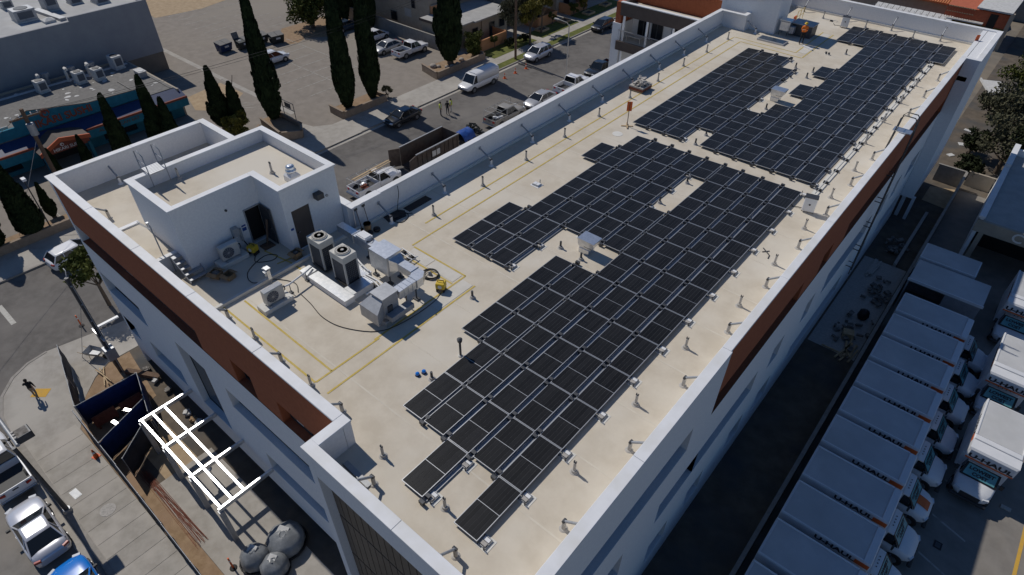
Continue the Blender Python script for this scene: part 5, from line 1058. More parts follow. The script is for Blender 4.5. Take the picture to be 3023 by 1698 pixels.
    if n_attic:
        MB().box(-w_ * .97, L + .795, 2.5, w_ * .97, L + .81, 2.6).build('attic_stripe', 'uhaul_orange', r); lettering('U-HAUL', .40, 'ink', r, (0, L + .812, 2.78), (PI / 2, 0, PI), 'front_lettering', bold=.014, sx=1.5)
    wheel_set(r, (1.2, y0 + 1.05), 1.0, .4, .26)
    return r
GT = 'rental trucks parked against the block wall'
words = ['farthest white rental box truck of the row along the wall', 'white rental box truck, second of the wall row from the shed', 'white rental box truck, third of the wall row from the shed', 'white rental box truck, fourth of the wall row from the shed', 'white rental box truck just behind the orange striped one', 'white rental box truck with orange stripes on its hood', 'white rental box truck just in front of the orange striped one', 'white rental box truck, eighth of the wall row from the shed', 'white rental box truck, ninth of the wall row, cut by the frame', 'nearest rental box truck of the wall row at the lower edge']
for i in range(10): box_truck(words[i], (6.9, 36.45 - 2.87 * i, 0.05), -PI / 2, band=(i == 5), group=GT, hood=None)
for i, (x, y, lab) in enumerate(((14.66, 30.2, 'sunlit white rental box truck facing the camera, nearest of three'), (14.35, 37.3, 'sunlit white rental box truck facing the camera, middle of three'), (13.9, 45.6, 'shaded white rental box truck facing the camera beside the low shed'))):
    box_truck(lab, (x, y, 0.05), PI, n_attic=True, group='rental trucks facing the camera', L=3.75, H=3.35)
# cars on the streets and in the lot
car('parked_car', 'shiny silver sedan parked at the front kerb, seen from above', (-23.4, -10.25, 0.0), PI / 2, 'car_silver', 'coupe')
car('parked_car', 'bright blue car at the lower left edge by the front kerb', (-18.0, -10.1, 0.0), PI / 2, 'car_blue', 'coupe')
pickup('pickup_truck', 'white pickup with empty bed parked at the front kerb', (-29.3, -10.05, 0.0), PI / 2, 'car_white', crew=True)
pickup('pickup_truck', 'white work pickup with timber on its ladder rack near the skip', (-36.9, 25.0, 0.004), 0, 'car_white', crew=False, rack=True)
pickup('pickup_truck', 'old tan pickup with open bed and rack behind the blue tarp', (-36.9, 44.2, 0.004), 0, 'car_tan', crew=True, rack=True)
car('parked_car', 'pale silver sedan half hidden behind the street side parapet', (-36.6, 50.3, 0.004), PI, 'car_grey', 'sedan')
pickup('pickup_truck', 'white small pickup by the thin lamp post on the street', (-36.2, 56.2, 0.004), 0, 'car_white', crew=True)
pickup('pickup_truck', 'black pickup truck parked below the balcony wing', (-36.2, 62.5, 0.004), PI, 'car_black', crew=True)
car('parked_car', 'dark sedan with glinting windscreen below the twin cypresses', (-45.6, 36.4, 0.004), PI, 'car_black', 'sedan')
van('white cargo van with blue roof panel parked by the driveway', (-45.6, 49.2, 0.004), PI)
car('parked_car', 'pearl white crossover under the street tree', (-45.9, 61.6, 0.004), PI, 'car_silver', 'suv')
car('parked_car', 'black hatchback farthest along the street by the lawns', (-45.7, 77.0, 0.004), PI, 'car_black', 'hatch')
car('parked_car', 'white sedan at the edge of the far balcony wing', (-45.5, 88.5, 0.004), PI, 'car_white', 'sedan')
car('parked_car', 'white station wagon alone in the lot behind the tall cypress', (-71.6, 36.6, 0.05), 0, 'car_white', 'suv')
car('parked_car', 'dark blue car between the two cypresses at the lot edge', (-74.6, 51.4, 0.05), 0.0, 'car_navy', 'sedan')
car('parked_car', 'white hatchback in the lot beside the block wall', (-67.9, 51.4, 0.05), 0.0, 'car_white', 'hatch')
car('parked_car', 'silver sedan facing the camera beside the white lot pickup', (-63.3, 49.6, 0.05), PI, 'car_grey', 'sedan')
pickup('pickup_truck', 'white crew cab pickup in the lot near the block wall', (-60.0, 51.0, 0.05), 0.0, 'car_white', crew=True)
car('parked_car', 'white car peeking out behind the building left corner', (-47.2, 1.4, 0.004), 0.1, 'car_white', 'hatch')
# load of the work pickup
mb = MB()
for i, (x, y) in enumerate(((-.3, 0), (-.18, .1), (.05, .05))): mb.obox((x, y, 1.99 + .045 * (i % 2)), (.1, 4.6, .045), rz=.05)
solo(mb, 'timber_load', 'wood', 'long pale timbers lying on the work pickup rack', 'timber', (-36.9, 24.8, 0.0))
for i, (x, y, m, lab) in enumerate(((-36.6, 23.4, 'rust', 'rust red machine part in the work pickup bed'), (-37.2, 23.9, 'galv', 'white bucket and tools in the work pickup bed'), (-36.9, 43.0, 'white_paint', 'crumpled white bags in the tan pickup bed'))):
    mb = MB(); rs = random.Random(i)
    for k in range(7): mb.obox((rs.uniform(-.3, .3), rs.uniform(-.35, .35), .1 + rs.random() * .25), (.3, .25, .2), rz=rs.random() * 3, rx=rs.uniform(-.4, .4))
    solo(mb, 'truck_load', m, lab, 'load', (x, y, .67))
# roll-off skip with offcuts
r = thing('rolloff_skip', 'long rusty grey roll off skip standing open on the street', 'skip', (-36.8, 32.3, 0.004))
s_ = MB(); s_.box(-1.2, -3.0, .2, -1.13, 3.0, 2.25); s_.box(1.13, -3.0, .2, 1.2, 3.0, 2.25); s_.box(-1.13, 2.93, .2, 1.13, 3.0, 2.25); s_.box(-1.13, -3.0, .2, 1.13, 2.93, .3); s_.build('hull', 'rust_steel', r)
for s in (-1, 1):
    MB().box(s * 1.2 - .06, -3.02, 2.2, s * 1.2 + .06, 3.02, 2.3).build('top_rail', 'galv_dull', r)
    for i in range(10): MB().box(s * 1.24 - .05, -2.85 + i * .62, .25, s * 1.24 + .05, -2.77 + i * .62, 2.2).build('rib', 'rust_steel', r)
MB().obox((-1.45, -3.55, 1.2), (.08, 1.15, 1.95), rz=-.5).build('door', 'rust_steel', r); MB().obox((1.35, -3.6, 1.2), (.08, 1.2, 1.95), rz=.3).build('door', 'rust_steel', r)
MB().box(1.262, -.9, 1.2, 1.272, .2, 1.8).build('sign_plate', 'patch_white', r)
for x in (-.9, .9): MB().cyl((x - .1, 2.5, .12), (x + .1, 2.5, .12), .12, n=10).build('roller', 'dark_steel', r)
mb = MB(); rs = random.Random(9)
for k in range(14): mb.obox((rs.uniform(-.6, .6), rs.uniform(-1, 1), .1 + rs.random() * .5), (rs.uniform(.5, 1.3), .16, .05), rz=rs.random() * 3, ry=rs.uniform(-.4, .4))
solo(mb, 'timber_offcuts', 'wood', 'heap of pale timber offcuts inside the skip', 'timber', (-36.7, 33.6, .31))
# blue tarp trailer
r = thing('tarped_trailer', 'trailer of scrap under a blue tarp behind the skip', 'trailer', (-36.9, 38.2, 0.004))
MB().box(-.9, -1.6, .45, .9, 1.6, .6).build('bed', 'bumper', r); wheel_set(r, (-.2,), .95, .34, .2)
t_ = MB(); N = 9; g = {}
rs = random.Random(4)
vv = [(-.95 + 1.9 * i / N, -1.6 + 1.7 * j / N, .62 + .75 * math.sin(PI * i / N) ** .6 + rs.uniform(-.06, .1)) for i in range(N + 1) for j in range(N + 1)]
t_.add(vv, [(i * (N + 1) + j, (i + 1) * (N + 1) + j, (i + 1) * (N + 1) + j + 1, i * (N + 1) + j + 1) for i in range(N) for j in range(N)], 0, True); t_.build('tarp', 'blue_tarp', r)
t_ = MB()
for k in range(26): t_.obox((rs.uniform(-.8, .8), rs.uniform(.2, 1.5), .7 + rs.random() * .7), (rs.uniform(.2, .7), .12, .14), rz=rs.random() * 3, rx=rs.uniform(-1, 1), ry=rs.uniform(-1, 1))
t_.build('scrap', 'bin_dark', r)
# wheelie skips in the lot
def skip_bin(label, loc, rz, m, openlid=False):
    r = thing('rubbish_skip', label, 'skip', loc, rz, 'rubbish skips in the parking lot')
    b = MB(); b.loft([[(-.85, -.5, .15), (.85, -.5, .15), (.85, .55, .15), (-.85, .55, .15)], [(-.95, -.75, 1.15), (.95, -.75, 1.15), (.95, .65, 1.35), (-.95, .65, 1.35)]], 0, False); b.build('hull', m, r)
    for s in (-1, 1): MB().box(s * .98 - .05, -.3, .75, s * .98 + .05, .3, .9).build('lift_pocket', m, r)
    if openlid: MB().obox((-.5, .8, 1.7), (.92, .06, .9), rx=-.3).build('lid', 'bin_lid', r); MB().obox((.48, -.05, 1.3), (.92, 1.45, .05), rx=.14).build('lid', 'bin_lid', r); MB().lathe((-.4, 0, .9), [(.4, 0), (.3, .3), (.1, .4)], n=9).build('rubbish', 'patch_white', r)
    else:
        for s in (-1, 1): MB().obox((s * .48, -.05, 1.3), (.92, 1.45, .05), rx=.14).build('lid', 'bin_lid', r)
    MB().box(-.3, -.79, .7, .3, -.7, .95).build('label_plate', 'patch_white', r)
    for x in (-.7, .7): MB().cyl((x - .04, -.3, .1), (x + .04, -.3, .1), .1, n=8).build('castor', 'rubber', r)
skip_bin('blue rubbish skip, leftmost of the four in the lot', (-80.2, 34.6, 0.05), PI / 2 + .1, 'navy'); skip_bin('black rubbish skip with one lid thrown open', (-79.2, 37.0, 0.05), PI / 2, 'bin_dark', True); skip_bin('black rubbish skip half hidden behind the tall cypress', (-79.2, 39.7, 0.05), PI / 2, 'bin_dark'); skip_bin('black rubbish skip beside the bare earth and green tree', (-77.6, 41.3, 0.05), PI / 2 - .15, 'bin_dark')
# cones and delineators
def cone(label, loc, s=1.0):
    r = thing('traffic_cone', label, 'traffic cone', loc, 0.3)
    MB().box(-.19 * s, -.19 * s, 0, .19 * s, .19 * s, .03 * s).build('base', 'orange', r); MB().cyl((0, 0, .03 * s), (0, 0, .7 * s), .14 * s, .03 * s, n=14).build('cone_body', 'orange', r); MB().cyl((0, 0, .36 * s), (0, 0, .5 * s), .0975 * s, .073 * s, n=14, caps=False).build('reflective_band', 'ink_white', r)
cone('orange traffic cone on the street nearest the van', (-44.8, 53.3, 0.004)); cone('orange traffic cone on the street, middle of three', (-44.85, 55.5, 0.004)); cone('orange traffic cone on the street nearest the trench', (-44.75, 57.6, 0.004)); cone('orange traffic cone beside the dark fence on front pavement', (-26.15, -6.15, 0.134), 1.0)
def delineator(label, loc, tilt=0.0):
    r = thing('delineator_post', label, 'delineator', loc); r.rotation_euler = (tilt, 0, 0.4)
    MB().cyl((0, 0, 0), (0, 0, .05), .2, .18, n=10).build('base', 'rubber', r); MB().cyl((0, 0, .05), (0, 0, 1.05), .05, .045, n=10).build('tube', 'orange', r); MB().cyl((0, 0, .7), (0, 0, .82), .053, n=10).build('reflective_band', 'ink_white', r)
delineator('red delineator post standing on the road near the pole', (-38.7, -1.85, 0.004)); delineator('red delineator post standing by the wrapped pallets', (-13.75, -4.5, 0.11))
mb = MB(); mb.box(-3.0, -.12, 0, 3.0, .12, .02); mb.box(-3.0, -.3, 0, -.5, -.12, .01); solo(mb, 'trench_plate', 'black', 'dark filled trench line across the street by the cones', 'trench', (-43.7, 58.35, 0.006), rz=-.03)
# ------------------------------------------------------------ trees and plants
def leaf_cloud(n, pos, size, flat=0.0, seed=1):
    rs = random.Random(seed); V = []; F = []
    for i in range(n):
        p, up = pos(rs); s = size * rs.uniform(.6, 1.35)
        d = Vector((rs.gauss(0, 1), rs.gauss(0, 1), rs.gauss(0, 1) * (1 - flat))).normalized()
        d = (d * (1 - up.length) + up).normalized() if up.length > 0 else d
        a = d.orthogonal().normalized() * s * .55; a = Matrix.Rotation(rs.random() * 6.28, 3, d) @ a; b = d * s
        k = len(V); V += [p - a * .6 - b * .4, p + a * .6 - b * .4, p + a * .35 + b * .6, p - a * .35 + b * .6]; F.append((k, k + 1, k + 2, k + 3))
    return V, F
def foliage(name, mats, V, F):
    me = bpy.data.meshes.new(name); me.from_pydata([tuple(v) for v in V], [], F); me.materials.append(MATS[mats]); me.update(); return me
def cypress_mesh(seed, n=9000, m='leaf_cypress'):
    """unit height 1, unit radius 1"""
    rs0 = random.Random(seed); lob = [(rs0.random() * 6.28, rs0.random(), rs0.uniform(.8, 1.18)) for _ in range(26)]
    def pos(rs):
        h = rs.random() ** 1.05
        rad = (min(1, (h + .03) / .22) ** .5) * (1 - max(0, (h - .25) / .77)) ** .62
        t = rs.random() * 6.28; k = 1.0
        for a, hh, amp in lob:
            dd = abs((t - a + PI) % (2 * PI) - PI)
            if dd < .8 and abs(h - hh) < .09: k = amp
        rr = rad * k * (1 - .35 * rs.random() ** 2.2)
        return Vector((rr * math.cos(t), rr * math.sin(t), h)), Vector((0, 0, .0))
    V, F = [], []
    rs = random.Random(seed)
    for i in range(n):
        p, _ = pos(rs); s = rs.uniform(.10, .2); t = math.atan2(p.y, p.x) + rs.uniform(-.9, .9)
        tx, ty = -math.sin(t) * s * .55, math.cos(t) * s * .55; ox, oy = math.cos(t) * .1 * rs.uniform(-.4, 1), math.sin(t) * .1 * rs.uniform(-.4, 1)
        hz = .022 * rs.uniform(.6, 1.3); k = len(V)
        V += [(p.x - tx, p.y - ty, p.z - hz * .5), (p.x + tx, p.y + ty, p.z - hz * .5), (p.x + tx * .4 + ox, p.y + ty * .4 + oy, p.z + hz), (p.x - tx * .4 + ox, p.y - ty * .4 + oy, p.z + hz)]; F.append((k, k + 1, k + 2, k + 3))
    # solid inner core so the column reads as dense
    me = foliage('crown', m, V, F); return me
CY = [cypress_mesh(11), cypress_mesh(12), cypress_mesh(13)]
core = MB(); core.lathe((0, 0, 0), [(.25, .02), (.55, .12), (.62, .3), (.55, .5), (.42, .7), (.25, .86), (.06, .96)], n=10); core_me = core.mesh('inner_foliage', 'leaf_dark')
def cypress(label, x, y, h, rad, var=0, z=.1, lean=(0, 0), stem=.7):
    r = thing('cypress_tree', label, 'tree', (x, y, z), 0, 'Italian cypresses'.replace('Italian ', 'column '))
    r.rotation_euler = (lean[0], lean[1], 0)
    t = MB(); t.cyl((0, 0, 0), (0, 0, stem + h * .5), .22 * rad + .08, .05, n=8); t.build('trunk', 'bark', r)
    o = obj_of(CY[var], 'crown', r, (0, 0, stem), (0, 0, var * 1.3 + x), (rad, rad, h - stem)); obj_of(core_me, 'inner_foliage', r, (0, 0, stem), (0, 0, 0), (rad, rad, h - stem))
cypress('tallest cypress, at the planter beside the lot entrance', -56.2, 26.6, 14.6, 1.25, 0); cypress('left cypress of the tall pair above the dark sedan', -52.3, 34.0, 15.2, 1.2, 1); cypress('right cypress of the tall pair above the dark sedan', -52.2, 37.6, 15.0, 1.15, 2)
cypress('thick cypress behind the white van', -52.5, 51.2, 16, 1.7, 0, stem=1.2)
cypress('slender cypress in front of the blue restaurant sign', -56.2, 10.6, 8.6, .95, 1); cypress('broader cypress right of the slender one by the restaurant', -55.6, 14.0, 9.4, .95, 2); cypress('shorter cypress overlapping the broader one by the restaurant', -53.9, 14.6, 7.6, .9, 0)
cypress('low cypress beside the yellow shrub near the lot', -58.6, 21.8, 7.2, 1.05, 0); cypress('smaller cypress behind the yellow shrub near the lot', -57.2, 23.0, 5.6, .9, 1)
cypress('large cypress at the left edge of the picture', -52.9, .4, 7.2, 1.15, 1, stem=.4); cypress('lower left cypress cut by the picture edge', -53.0, -2.6, 6.4, 1.1, 2, stem=.4); cypress('young cypress in front of the restaurant portico', -60.5, 8.4, 4.0, .55, 2, stem=.2); cypress('young cypress beside the wooden pole at the restaurant', -60.8, 5.6, 3.6, .5, 1, stem=.2); cypress('young cypress near the building left corner', -55.0, 2.6, 3.6, .5, 0, stem=.2)
cypress('cypress at the top edge beyond the green tree', -76.5, 52.8, 13, 1.0, 1); cypress('second cypress at the top edge beyond the green tree', -78.2, 55.0, 13, 1.0, 2); cypress('third cypress at the top edge beside the apartments', -71.5, 53.8, 12.5, .9, 0)
def broad_tree(name, label, loc, h, rad, m, n=3800, leaf=.22, trunk_h=None, clumps=22, seed=1, squash=.8, cat='tree', group=None):
    r = thing(name, label, cat, loc, 0, group); rs0 = random.Random(seed); th = trunk_h if trunk_h is not None else h * .35
    C_ = []
    for i in range(clumps):
        t = rs0.random() * 6.28; rr = rad * .72 * math.sqrt(rs0.random()); C_.append((Vector((rr * math.cos(t), rr * math.sin(t), th + (h - th) * (.22 + .62 * rs0.random()))), rad * rs0.uniform(.24, .42)))
    tr = MB(); tr.cyl((0, 0, 0), (0, 0, th), max(.06, rad * .09), max(.04, rad * .065), n=8)
    for c_, cr in C_[:9]: tr.cyl((0, 0, th * .9), tuple(c_), max(.03, rad * .035), .015, n=5)
    tr.build('trunk', 'bark', r)
    def pos(rs):
        c_, cr = rs.choice(C_); d = Vector((rs.gauss(0, 1), rs.gauss(0, 1), rs.gauss(0, 1))).normalized(); return c_ + Vector((d.x, d.y, d.z * squash)) * cr * rs.random() ** .35, Vector((0, 0, 0))
    V, F = leaf_cloud(n, pos, leaf, seed=seed); obj_of(foliage('crown', m, V, F), 'crown', r)
    return r
broad_tree('leafy_tree', 'round green tree on bare earth behind the rubbish skips', (-79.0, 48.6, 0.05), 5.6, 3.6, 'leaf_green', 7000, .3, .8, 34, 21)
broad_tree('shrub', 'yellow orange shrub at the foot of the low cypress', (-55.9, 22.0, 0.1), 2.8, 1.5, 'leaf_yellow', 2600, .2, .3, 16, 22, cat='shrub')
broad_tree('shrub', 'scrubby grey shrub beside the twin cypresses', (-51.7, 39.5, .1), 1.7, .9, 'leaf_olive', 900, .16, .2, 9, 23, cat='shrub')
broad_tree('shrub', 'green bush sticking out at the front left street corner', (-39.3, .5, .1), 5.0, 1.7, 'leaf_green', 3000, .22, 2.2, 18, 24, cat='shrub')
broad_tree('street_tree', 'grey green street tree with thin leaves beside the utility pole', (-52.3, 64.2, .1), 7.2, 2.9, 'leaf_olive', 5200, .2, 2.4, 30, 25)
broad_tree('street_tree', 'yellow green young tree over the pearl white crossover', (-49.6, 64.4, .14), 6.6, 1.9, 'leaf_yellow', 3400, .2, 2.6, 18, 26)
broad_tree('street_tree', 'yellow tree at the top edge by the orange walls', (-51.5, 69.5, .14), 6.8, 1.7, 'leaf_yellow', 2400, .2, 2.4, 14, 27)
broad_tree('hedge', 'clipped green hedge at the corner behind the van', (-52.3, 55.4, .1), 3.2, 1.25, 'leaf_green', 2800, .17, .2, 20, 28, 1.0, cat='hedge'); broad_tree('hedge', 'second clipped hedge beside the thick cypress', (-54.1, 57.4, .1), 2.9, 1.35, 'leaf_green', 2600, .17, .2, 20, 29, 1.0, cat='hedge')
broad_tree('topiary', 'small ball topiary on the lawn before the orange wall', (-52.6, 60.2, .14), 1.7, .6, 'leaf_green', 1100, .12, .8, 10, 30, cat='topiary'); broad_tree('shrub', 'dark low shrub under the grey green street tree', (-51.6, 62.3, .14), 1.2, 1.0, 'leaf_dark', 1100, .15, .1, 9, 31, cat='shrub'); broad_tree('shrub', 'second dark low shrub under the street tree', (-51.1, 64.8, .14), 1.3, 1.1, 'leaf_dark', 1200, .15, .1, 9, 32, cat='shrub'); broad_tree('topiary', 'ball topiary on the middle lawn by the orange wall', (-52.6, 73.6, .14), 1.8, .7, 'leaf_green', 900, .13, .7, 9, 33, cat='topiary')
broad_tree('shrub', 'red tipped shrub beside the farthest lawn', (-52.3, 81.5, .14), 2.4, 1.0, 'leaf_yellow', 1300, .15, .3, 10, 34, cat='shrub'); broad_tree('shrub', 'green shrub beside the farthest lawn planter', (-52.6, 79.2, .14), 2.2, 1.0, 'leaf_green', 1300, .15, .3, 10, 35, cat='shrub')
for i, (x, y, h, rd_, m, lab) in enumerate(((8.6, 68, 6.0, 3.2, 'leaf_olive', 'grey olive tree at the right edge beyond the rental yard'), (7.6, 77, 6.5, 3.4, 'leaf_olive', 'bushy olive tree behind the far right roof corner'), (6.9, 88, 6.0, 3.0, 'leaf_green', 'green tree at the right edge near the top'), (11.6, 66.5, 7.0, 3.3, 'leaf_dark', 'dark tree at the right edge above the block building'), (9.0, 97, 6.5, 3.4, 'leaf_dark', 'dark tree in the top right corner'), (5.6, 70.5, 3.0, 1.6, 'leaf_dark', 'dark bush below the far right corner bay'), (10.4, 73, 5.2, 2.6, 'leaf_dark', 'dark tree between the two olive trees'), (5.2, 82, 2.6, 1.7, 'leaf_olive', 'low dry bush beyond the far parapet'), (6.4, 64.6, 2.4, 1.5, 'leaf_dark', 'low dark bush by the far yard wall'))):
    broad_tree('yard_tree', lab, (x, y, .06), h, rd_, m, 4200 if h > 4 else 1500, .24, h * .25, 24, 40 + i, group='trees beyond the far right corner')
# thin bare sapling
mb = MB(); mb.tube([(0, 0, 0), (.1, .1, 2.0), (-.1, .3, 4.5), (.2, .6, 6.0)], .035, n=5)
for i in range(9): a = i * 2.1; mb.tube([(0, .1 + i * .03, 1.8 + i * .4), (.6 * math.cos(a), .1 + .6 * math.sin(a), 2.4 + i * .42)], .014, n=4)
solo(mb, 'bare_sapling', 'bark', 'thin bare sapling beside the low cypress', 'tree', (-57.7, 23.2, .1))

# ------------------------------------------------------------ planters, walls, poles, wires
def wallrun(name, label, pts, h, th, m, z=.0, cat='wall', cap=True):
    r = thing(name, label, cat, (pts[0][0], pts[0][1], z))
    for a, b in zip(pts[:-1], pts[1:]):
        d = Vector((b[0] - a[0], b[1] - a[1], 0)); c_ = ((a[0] + b[0]) / 2 - pts[0][0], (a[1] + b[1]) / 2 - pts[0][1])
        rz = math.atan2(d.y, d.x)
        nb = max(1, int(d.length / 4.0))
        for i in range(nb): MB().box(-d.length / nb / 2 + .01, -th / 2, 0, d.length / nb / 2 - .01, th / 2, h).build('wall_panel', m, r, loc=(c_[0] + d.x * ((i + .5) / nb - .5), c_[1] + d.y * ((i + .5) / nb - .5), 0)).rotation_euler = (0, 0, rz)
        if cap: MB().box(-d.length / 2 - th * .6, -th * .62, h, d.length / 2 + th * .6, th * .62, h + .07).build('cap', m, r, loc=(c_[0], c_[1], 0)).rotation_euler = (0, 0, rz)
    return r
wallrun('planter_wall', 'brown retaining wall of the planter under the tallest cypress', [(-57.2, 27.5), (-52.2, 27.4), (-50.7, 26.4), (-52.0, 24.6), (-56.6, 25.2)], .95, .2, 'planter_wall')
wallrun('planter_wall', 'brown retaining wall of the planter under the twin cypresses', [(-53.6, 32.4), (-50.9, 32.3), (-50.9, 38.6), (-53.4, 38.4)], .9, .2, 'planter_wall')
wallrun('planter_wall', 'long brown retaining wall behind the white van', [(-54.5, 48.0), (-50.95, 47.2), (-50.9, 56.2), (-53.4, 56.4)], .95, .22, 'planter_wall')
wallrun('retaining_wall', 'beige retaining wall along the restaurant side of the street', [(-52.4, -14), (-52.2, 20.5), (-55.5, 24.2)], .85, .25, 'planter_wall')
sheet('planting_soil', [(-57, 25.4), (-52.3, 24.8), (-50.95, 26.4), (-52.3, 27.25), (-57, 27.3)], .6, 'dirt'); sheet('planting_soil', rect(-53.5, 32.5, -51, 38.3), .55, 'dirt'); sheet('planting_soil', [(-54.3, 48.1), (-51.1, 47.5), (-51.05, 56), (-53.4, 56.2)], .55, 'dirt'); sheet('planting_soil', rect(-54.4, -14, -52.4, 20.5), .3, 'dirt')
rs = random.Random(8)
for i, (x, y) in enumerate(((-52.9, 49.4), (-52.0, 50.0), (-51.8, 51.8), (-53.4, 48.9), (-52.2, 53.0), (-51.6, 50.6))):
    mb = MB(); s_ = rs.uniform(.28, .5); mb.lathe((0, 0, 0), [(s_ * .7, 0), (s_, s_ * .4), (s_ * .7, s_ * .85), (s_ * .15, s_)], n=7); solo(mb, 'boulder', 'rock', 'pale boulder under the thick cypress, %s from the left' % ORD[i], 'boulder', (x, y, .5), 'boulders in the planter', rz=rs.random())
wallrun('block_wall', 'tall grey block wall along the back of the parking lot', [(-82, 54.8), (-57.0, 54.6), (-56.6, 55.6)], 1.85, .22, 'block_wall')
wallrun('yard_wall', 'long block wall between alley and rental trucks', [(6.42, -12), (6.42, 62.2)], 1.8, .18, 'block_wall')
wallrun('yard_wall', 'grey block wall closing the far end of the alley', [(4.0, 62.4), (6.3, 62.4)], 1.8, .18, 'block_wall'); wallrun('yard_wall', 'ochre block wall at the far end of the rental yard', [(6.6, 63.4), (8.8, 63.4)], 1.5, .18, 'apt_beige')
def pole(name, label, base, h, r0, r1, m, cat='pole', lean=(0, 0)):
    r = thing(name, label, cat, base); r.rotation_euler = (lean[0], lean[1], 0)
    MB().cyl((0, 0, 0), (0, 0, h), r0, r1, n=10).build('shaft', m, r); return r
r = pole('utility_pole', 'brown wooden utility pole by the pearl white crossover', (-47.75, 59.0, .13), 14, .17, .12, 'wood_pole'); MB().box(-.06, -1.1, 12.6, .06, 1.1, 12.75).build('crossarm', 'wood_pole', r)
r = pole('utility_pole', 'wooden utility pole with transformer before the blue restaurant', (-55.6, 4.4, .1), 9.6, .2, .15, 'wood_pole'); MB().box(-.07, -1.2, 8.8, .07, 1.2, 8.95).build('crossarm', 'wood_pole', r); MB().cyl((.35, 0, 7.4), (.35, 0, 8.4), .3, n=14).build('transformer', 'galv_dull', r)
for y_ in (-1.0, -.4, .5, 1.0): MB().cyl((0, y_, 8.95), (0, y_, 9.15), .05, n=6).build('insulator', 'ink_white', r)
r = pole('lamp_post', 'thin lamp post on the restaurant side wall', (-52.7, 1.6, .1), 5.2, .06, .045, 'dark_steel', 'street lamp'); MB().box(-.25, -.15, 5.2, .25, .15, 5.4).build('lamp_head', 'white_paint', r)
r = pole('lamp_post', 'pale lamp post rising above the street side parapet', (-37.1, 56.1, .13), 7.6, .09, .06, 'pipe_paint', 'street lamp'); MB().tube([(0, 0, 7.5), (-.4, 0, 7.8), (-1.6, 0, 7.9)], .04).build('arm', 'pipe_paint', r); MB().obox((-1.9, 0, 7.88), (.6, .25, .12)).build('lamp_head', 'pipe_paint', r)
r = pole('power_pole', 'dark leaning power pole with grey cabinet at the corner bed', (-31.95, -2.0, .11), 8.3, .15, .12, 'dark_steel'); MB().box(-.34, -.3, 1.3, .3, .32, 2.25).build('cabinet', 'galv_dull', r, bevel=.02); MB().cyl((.14, .05, 0), (.1, .05, 7.6), .035, n=6).build('riser_conduit', 'pipe_grey', r)
for z_ in (3.4, 4.8, 6.2, 7.7): MB().box(-.2, -.06, z_, .2, .06, z_ + .06).build('bracket', 'pipe_grey', r)
MB().box(-.3, -.1, 4.5, -.12, .1, 4.75).build('junction_box', 'white_paint', r); MB().tube([(0, 0, 8.2), (-.3, .2, 8.6), (-.6, .2, 8.6)], .03).build('weatherhead', 'pipe_grey', r)
r = pole('signal_pole', 'grey traffic signal pole and arm at the lower left corner', (-23.7, -8.75, .13), 6.0, .13, .10, 'dark_steel', 'traffic signal')
MB().cyl((0, .2, 6.0), (-12.5, .1, 6.6), .10, .06, n=10).build('mast_arm', 'pipe_grey', r); s_ = MB(); s_.box(-.75, .25, 5.9, -.05, 1.0, 6.35); s_.build('signal_head', 'dark_steel', r, bevel=.03)
for i in range(3): MB().cyl((-.62 + i * .24, .3, 6.35), (-.62 + i * .24, .3, 6.43), .07, n=10).build('lamp_visor', 'pipe_paint', r)
MB().box(-.7, .3, 6.352, -.12, .9, 6.358).build('control_panel', 'debris', r)
MB().cyl((0, 0, 0), (0, 0, .25), .24, .2, n=12).build('footing', 'galv_dull', r)
r = thing('lot_sign', 'black framed sign board at the lot entrance planter', 'sign', (-54.7, 27.75, .05))
for x in (-1.1, 1.1): MB().cyl((x, 0, 0), (x, 0, 2.6), .04, n=6).build('post', 'dark_steel', r)
MB().box(-1.15, -.03, 1.7, 1.15, .03, 1.76).box(-1.15, -.03, 2.55, 1.15, .03, 2.6).build('frame_rail', 'dark_steel', r); MB().box(-.6, -.02, 1.85, .5, .02, 2.4).build('sign_panel', 'bin_lid', r)
def wire(label, a, b, sag, rad=.02, m='black'):
    a, b = Vector(a), Vector(b); P_ = [a.lerp(b, t / 16) - Vector((0, 0, sag * 4 * (t / 16) * (1 - t / 16))) - a for t in range(17)]; mb = MB(); mb.tube(P_, rad, n=4); solo(mb, 'overhead_wire', m, label, 'wire', tuple(a))
wire('overhead wire crossing the lot between the two utility poles', (-55.6, 5.4, 9.2), (-47.75, 59.0, 12.7), 1.2, .018)
wire('second overhead wire running with the first above the lot', (-55.6, 4.9, 9.2), (-47.75, 59.8, 12.7), 1.5, .014)
wire('overhead service wire from the restaurant pole to the left edge', (-55.6, 3.9, 9.2), (-40.0, -14.0, 9.5), .6, .016)
wire('pale guy wire from the dark power pole to the pavement', (-31.95, -2.1, 6.2), (-35.2, -3.2, .13), .0, .022, 'pipe_paint')
wire('pale guy wire from the restaurant pole down to the ground', (-55.6, 4.4, 7.0), (-54.0, -.6, .3), .0, .02, 'pipe_paint')
